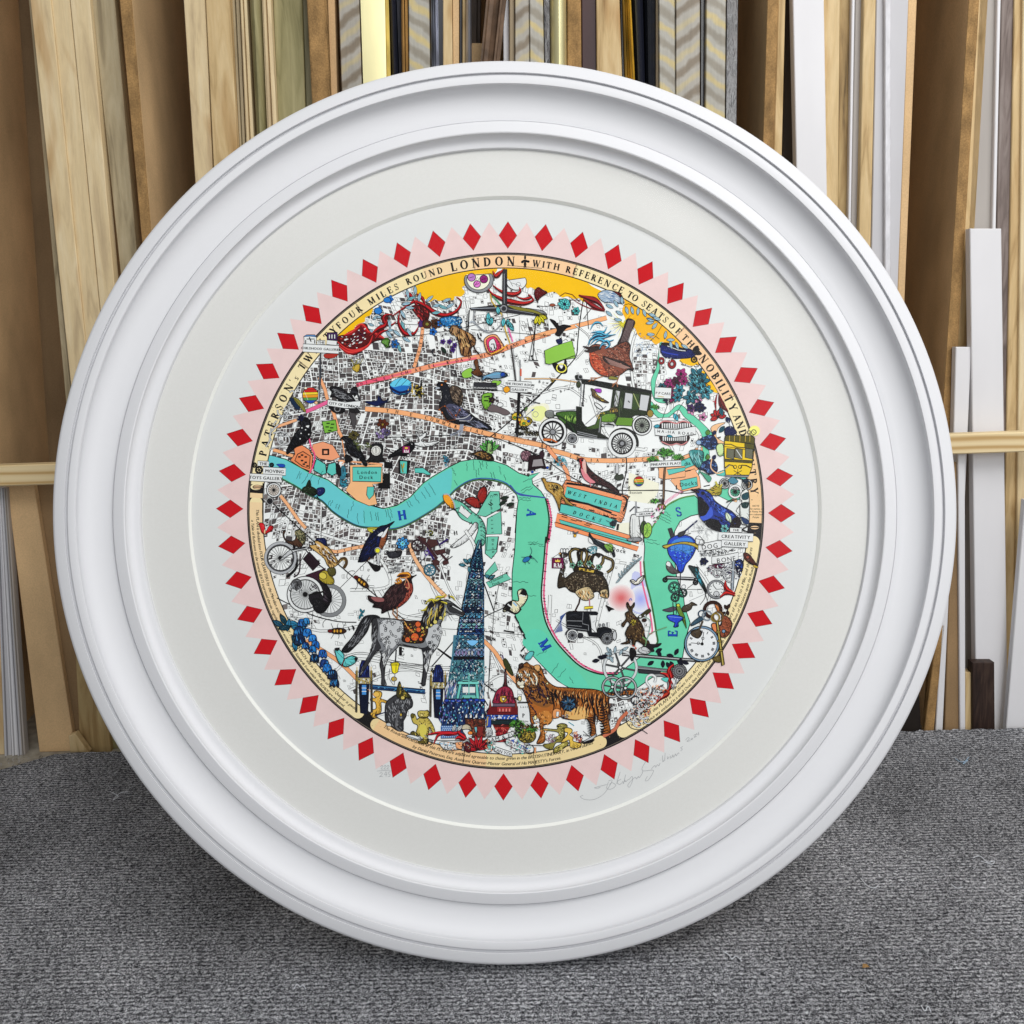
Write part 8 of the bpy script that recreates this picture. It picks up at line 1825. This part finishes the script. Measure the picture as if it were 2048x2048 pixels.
bd('silver_framing_stick', 933, 942, 932, 943, 125, 'silver', 'mottled silver moulding left of the leaning brown lengths', d=0, ridges=HALF)
bd('brown_framing_stick', 944, 952, 944, 951, 125, 'brown_dark', 'dark brown thin moulding standing upright, left one of a pair', d=.05)
bd('brown_framing_stick', 954, 962, 953, 961, 125, 'brown_dark', 'dark brown thin moulding standing upright, right one of a pair', d=.055)
bd('mdf_strip', 944, 966, 944, 964, 125, 'mdf_face', 'short tan strip stacked low behind the leaning brown length', 'timber strip', d=.03, ytop=True, ty=86)
bd('brown_framing_stick', 973, 1005, 961, 991, 125, 'brown_leather', 'leather brown moulding leaning to the left across its neighbours', d=-.016, ridges=COVE)
bd('brown_framing_stick', 1004, 1012, 991, 999, 125, 'brown_leather', 'thin brown moulding leaning beside the leather brown one', d=-.008)
bd('bright_gap_strip', 1006, 1018, 1007, 1019, 125, 'white_primed', 'narrow white strip painted as the bright gap behind the leaning brown lengths', d=.02)  # white strip paints the brightness of a gap between the lengths
bd('beige_framing_stick', 1019, 1029, 1019, 1030, 125, 'beige', 'thin beige moulding left of the grey herringbone pair', d=.008)
bd('patterned_framing_stick', 1030, 1058, 1030, 1059, 125, 'washed_grey', 'worn grey banded moulding, left half of the herringbone pair', d=0)
bd('patterned_framing_stick', 1059, 1086, 1060, 1088, 126, 'washed_gold', 'worn grey gold banded moulding, right half of the herringbone pair', d=-.002)
bd('black_framing_stick', 1087, 1100, 1089, 1101, 126, 'film_black', 'black moulding in wrinkled film left of the yellow gold one', d=.006)
bd('gold_framing_stick', 1101, 1133, 1102, 1134, 128, 'gold_bright', 'yellow gold moulding above the top of the frame', d=-.004, ridges=HALF)
bd('mdf_strip', 1135, 1162, 1135, 1163, 134, 'mdf_edge', 'grainy tan strip between the gold and the maroon lengths', 'timber strip', d=.004)
bd('maroon_framing_stick', 1163, 1192, 1164, 1193, 138, 'maroon', 'matt dark maroon moulding above the frame', d=.006)
bd('pine_board', 1193, 1239, 1194, 1244, 150, 'pine_warm', 'knotty pine board right of the maroon moulding', 'timber board', d=0)
bd('black_framing_stick', 1240, 1245, 1244, 1250, 150, 'black_gloss', 'black sliver between the pine board and the ridged gold', d=.01)
bd('gold_framing_stick', 1246, 1262, 1251, 1270, 155, 'gold_old', 'ridged antique gold moulding left of the glossy black ones', d=0, ridges=RIDGE)
bd('black_framing_stick', 1263, 1286, 1271, 1290, 160, 'navy_gloss', 'rounded glossy black moulding, left of two', d=.002, ridges=HALF)
bd('black_framing_stick', 1287, 1311, 1291, 1311, 170, 'black_gloss', 'rounded glossy black moulding, right of two', d=.006, ridges=HALF)
bd('beige_framing_stick', 1312, 1317, 1312, 1318, 175, 'beige', 'thin beige line of moulding right of the glossy black pair', d=.01)
bd('patterned_framing_stick', 1318, 1350, 1319, 1351, 180, 'washed_gold', 'pale grey moulding with gold flecks right of the glossy black pair', d=0)
bd('patterned_framing_stick', 1352, 1400, 1352, 1400, 200, 'washed_grey', 'wide worn grey moulding left of a black gap, upper right', d=-.003)
bd('black_framing_stick', 1401, 1412, 1401, 1411, 210, 'black_gloss', 'black strip between two worn grey mouldings, upper right', d=.012)
bd('patterned_framing_stick', 1413, 1452, 1411, 1450, 220, 'washed_gold', 'worn cream and grey moulding beside the film wrapped one', d=0)
bd('wrapped_framing_stick', 1453, 1477, 1451, 1474, 230, 'film_black', 'dark moulding in crinkled shiny film left of the divider face', d=.002)
# right bay
bd('pine_strip', 1557, 1571, 1548, 1564, 300, 'pine_warm', 'pale yellow pine strip beside the orange divider edge', 'timber strip', d=-.004)
bd('gap_shade_strip', 1572, 1592, 1565, 1596, 330, 'taupe', 'taupe strip coloured as the shaded gap left of the wide white board', 'board', d=.06)  # strip whose colour carries the shade of the dark gap
bd('white_board', 1586, 1648, 1594, 1654, 380, 'white_primed', 'wide smooth white board, upper right', 'board', d=-.010)
bd('pine_board', 1648, 1678, 1655, 1674, 400, 'pine_warm', 'clear pine board right of the wide white one', 'timber board', d=0)
bd('pine_board', 1679, 1703, 1675, 1697, 420, 'pine_knotty', 'pine board with dark stains right of the clear pine', 'timber board', d=.008)
bd('white_strip', 1704, 1710, 1697, 1702, 430, 'white_primed', 'thin white edge between stained pine and grey board', 'board', d=-.002)
bd('grey_board', 1711, 1727, 1702, 1718, 440, 'grey_pale', 'narrow grey board with a bluish edge, upper right', 'board', d=.01)
bd('pine_strip', 1728, 1752, 1718, 1742, 470, 'pine_warm', 'yellow pine strip between two grey white boards', 'timber strip', d=-.002)
bd('white_board', 1753, 1769, 1743, 1770, 500, 'white_dull', 'dull white board left of the film wrapped edge', 'board', d=.002)
bd('wrapped_board', 1770, 1782, 1770, 1782, 520, 'film_white', 'white edge wrapped in creased clear film', 'board', d=-.006)
bd('white_board', 1783, 1815, 1782, 1795, 540, 'white_dull', 'greyish white board right of the film wrapped edge', 'board', d=.004)
bd('mdf_strip', 1816, 1834, 1796, 1811, 560, 'mdf_face', 'tan strip against the dark face of the large right divider', 'timber strip', d=.010)
bd('pine_strip', 1954, 1962, 1916, 1938, 500, 'pine_warm', 'thin yellow pine sliver beside the large right divider edge', 'timber strip', d=.004)
bd('grey_board', 1960, 1994, 1947, 1984, 455, 'grey_pale', 'pale grey board above the short white board', 'board', d=.006)
bd('white_strip', 1995, 2002, 1985, 1992, 455, 'white_primed', 'thin white edge between the pale grey and mauve boards', 'board', d=-.002)
bd('mauve_board', 2003, 2028, 1994, 2020, 455, 'mauve_oak', 'mauve grey grained board at the top right', 'timber board', d=.008)
bd('pine_board', 2029, 2044, 2016, 2036, 700, 'pine_warm', 'pine board at the right edge of the picture, left one', 'timber board', d=.004)
bd('pine_board', 2046, 2090, 2038, 2080, 700, 'pine_pale', 'pine board cut by the right edge of the picture', 'timber board', d=-.002)
bd('white_board', 1940, 2003, 1953, 2016, 1450, 'white_primed', 'shorter white board with square cut top, right of the frame', 'board', d=-.034, ytop=True, ty=457, thick=.016)
bd('white_board', 1912, 1943, 1904, 1930, 1000, 'white_primed', 'second short white board with its top beside the large divider', 'board', d=-.03, ytop=True, ty=694, thick=.014)
# low pieces, right
bd('white_strip', 1916, 1930, 1920, 1931, 1450, 'white_primed', 'slim white strip below the rail, right of the brown board', 'board', d=-.05, ytop=True, ty=905, thick=.010)
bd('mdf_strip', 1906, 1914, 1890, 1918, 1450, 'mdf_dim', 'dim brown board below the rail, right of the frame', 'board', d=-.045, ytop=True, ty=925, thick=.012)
bd('white_strip', 1890, 1900, 1872, 1886, 1450, 'white_primed', 'white strip beside the frame rim, low right', 'board', d=-.05, ytop=True, ty=1150, thick=.01)
bd('mdf_strip', 1876, 1890, 1850, 1869, 1450, 'mdf_edge', 'orange brown strip beside the frame rim, low right', 'board', d=-.05, ytop=True, ty=1250, thick=.01)
bd('grey_board', 1800, 1836, 1796, 1842, 1450, 'dark_gap', 'dark grey board half hidden by the frame rim, low right', 'board', d=-.04, ytop=True, ty=1330, thick=.012)
def offcut(name, pts_top, pts_bot, ty, mat, label, d, thick, cat='offcut'):
    return board(name, pts_top[0], pts_top[1], pts_bot[0], pts_bot[1], 1450, mat, label, cat, d=d, thick=thick, ytop=True, ty=ty)
offcut('walnut_offcut', (1945, 1989), (1946, 1990), 1325, 'walnut', 'short dark walnut block standing at the back of the carpet', -.052, .018)
offcut('pine_offcut', (1931, 1944), (1930, 1945), 1345, 'pine_warm', 'short pine block beside the dark walnut block', -.045, .02)
bd('white_board', 2050, 2090, 2013, 2072, 1450, 'white_primed', 'white board leaning at the lower right corner of the rack', 'board', d=-.06, ytop=True, ty=1000, thick=.012)
# low pieces, left
for i, (a, c, mt, lb) in enumerate(((-30, -8, 'pine_pale', 'pale strip at the lower left edge of the rack'), (-10, 2, 'white_dull', 'white moulding low left, first of four'), (0, 6, 'white_primed', 'white moulding low left, second of four'), (5, 11, 'white_dull', 'white moulding low left, third of four'), (10, 15, 'grey_pale', 'greyish moulding low left, beside the dark gap'))):
    w = ((-20, 8), (9, 24), (25, 36), (36, 45), (45, 51))[i]
    board('bare_framing_stick', a, c, w[0], w[1], 1500, mt, lb, 'moulding', d=-.03, thick=.012, ytop=True, ty=975, ridges=STEP if i else None)
board('mdf_strip', 12, 66, 78, 150, 1500, 'mdf_face', 'broad brown fibreboard offcut leaning below the rail on the left', 'board', d=-.025, thick=.012, ytop=True, ty=960)
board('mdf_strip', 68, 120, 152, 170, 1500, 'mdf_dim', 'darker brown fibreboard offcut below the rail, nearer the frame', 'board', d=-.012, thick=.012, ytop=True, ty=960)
board('pine_board', 150, 200, 160, 222, 1500, 'pine_knotty', 'brown pine plank low left, partly hidden by the frame rim', 'timber board', d=-.03, thick=.012, ytop=True, ty=1290)
board('tulipwood_board', 222, 262, 224, 264, 1500, 'tulipwood', 'olive board low left against the frame rim', 'timber board', d=-.02, thick=.012, ytop=True, ty=1440)
v = [on_rack(x, y, -.055) for x, y in ((140, 1505), (177, 1505), (150, 1467), (137, 1472))]
org = v[0].copy(); bk = [p - RN*.014 for p in v]
vv, ff = bevel_box(v, bk); tag(mesh_obj('pine_offcut', [p-org for p in vv], ff, MATS['pine_warm'], loc=org), 'small slanted pine offcut poking up behind the carpet, left', 'offcut')
# the rail that holds the stock, a few centimetres in front
dr = -.075
q = [on_rack(x, y, dr) for x, y in ((-60, 976), (2110, 902), (2110, 862), (-60, 933))]
q[0] = on_rack(-60, 975, dr)
vv, ff = bevel_box(q, [p - RN*.022 for p in q], .002)
org = q[0].copy()
rail_m, nt, b = new_mat('rail_pine')
v = coords(nt, (1.6, 22, 22)); n1 = node(nt, 'ShaderNodeTexNoise', i_Scale=2.2, i_Detail=4.0, i_Distortion=2.2); nt.links.new(v, n1.inputs['Vector'])
w1 = node(nt, 'ShaderNodeTexWave', i_Scale=1.0, i_Distortion=7.0, i_Detail=2.0); w1.bands_direction = 'Z'; nt.links.new(v, w1.inputs['Vector'])
r = ramp(nt, [(.0, rgb(196, 160, 104)), (.35, rgb(226, 200, 150)), (1.0, rgb(238, 216, 170))]); nt.links.new(w1.outputs['Fac'], r.inputs[0])
nt.links.new(r.outputs[0], b.inputs['Base Color']); b.inputs['Roughness'].default_value = .6
tag(mesh_obj('rack_rail', [p-org for p in vv], ff, rail_m, loc=org), 'horizontal pine rail running across the rack behind the frame', 'rail')

# ------------------------------------------------------------------ light, camera
def area(name, loc, target, sx, sy, power, col=(1, 1, 1)):
    L = bpy.data.lights.new(name, 'AREA'); L.shape = 'RECTANGLE'; L.size = sx; L.size_y = sy; L.energy = power; L.color = col
    o = bpy.data.objects.new(name, L); COL.objects.link(o); o.location = loc
    o.rotation_euler = (Vector(target)-Vector(loc)).to_track_quat('-Z', 'Y').to_euler(); return o
area('ceiling_or_fill_light', (1.2, .0, 2.6), (.1, 1.1, .3), 2.2, .9, 41, (1, .985, .97))
area('ceiling_or_fill_light', (-.7, -.9, 2.7), (0, 1.2, .5), 2.0, .9, 10, (.97, .985, 1))
area('ceiling_or_fill_light', (1.3, -2.0, 1.95), (0, 1.3, .6), 2.0, 1.3, 38, (.98, .99, 1))  # added front fill for gold reflections and the frame, not a ceiling lamp
w = bpy.data.worlds.new('World'); SC.world = w; w.use_nodes = True
bg = w.node_tree.nodes['Background']; bg.inputs[0].default_value = (.93, .96, 1.0, 1); bg.inputs[1].default_value = .23

cam = bpy.data.cameras.new('Camera'); cam.sensor_width = 36; cam.lens = 36*F/2048; cam.clip_start = .02; cam.clip_end = 60
co = bpy.data.objects.new('Camera', cam); COL.objects.link(co); co.location = CAM; co.rotation_euler = ROT.to_euler()
SC.camera = co
SC.view_settings.view_transform = 'Standard'; SC.view_settings.look = 'None'; SC.view_settings.gamma = 1; SC.view_settings.exposure = .12
SC.render.resolution_x = 1024; SC.render.resolution_y = 1024
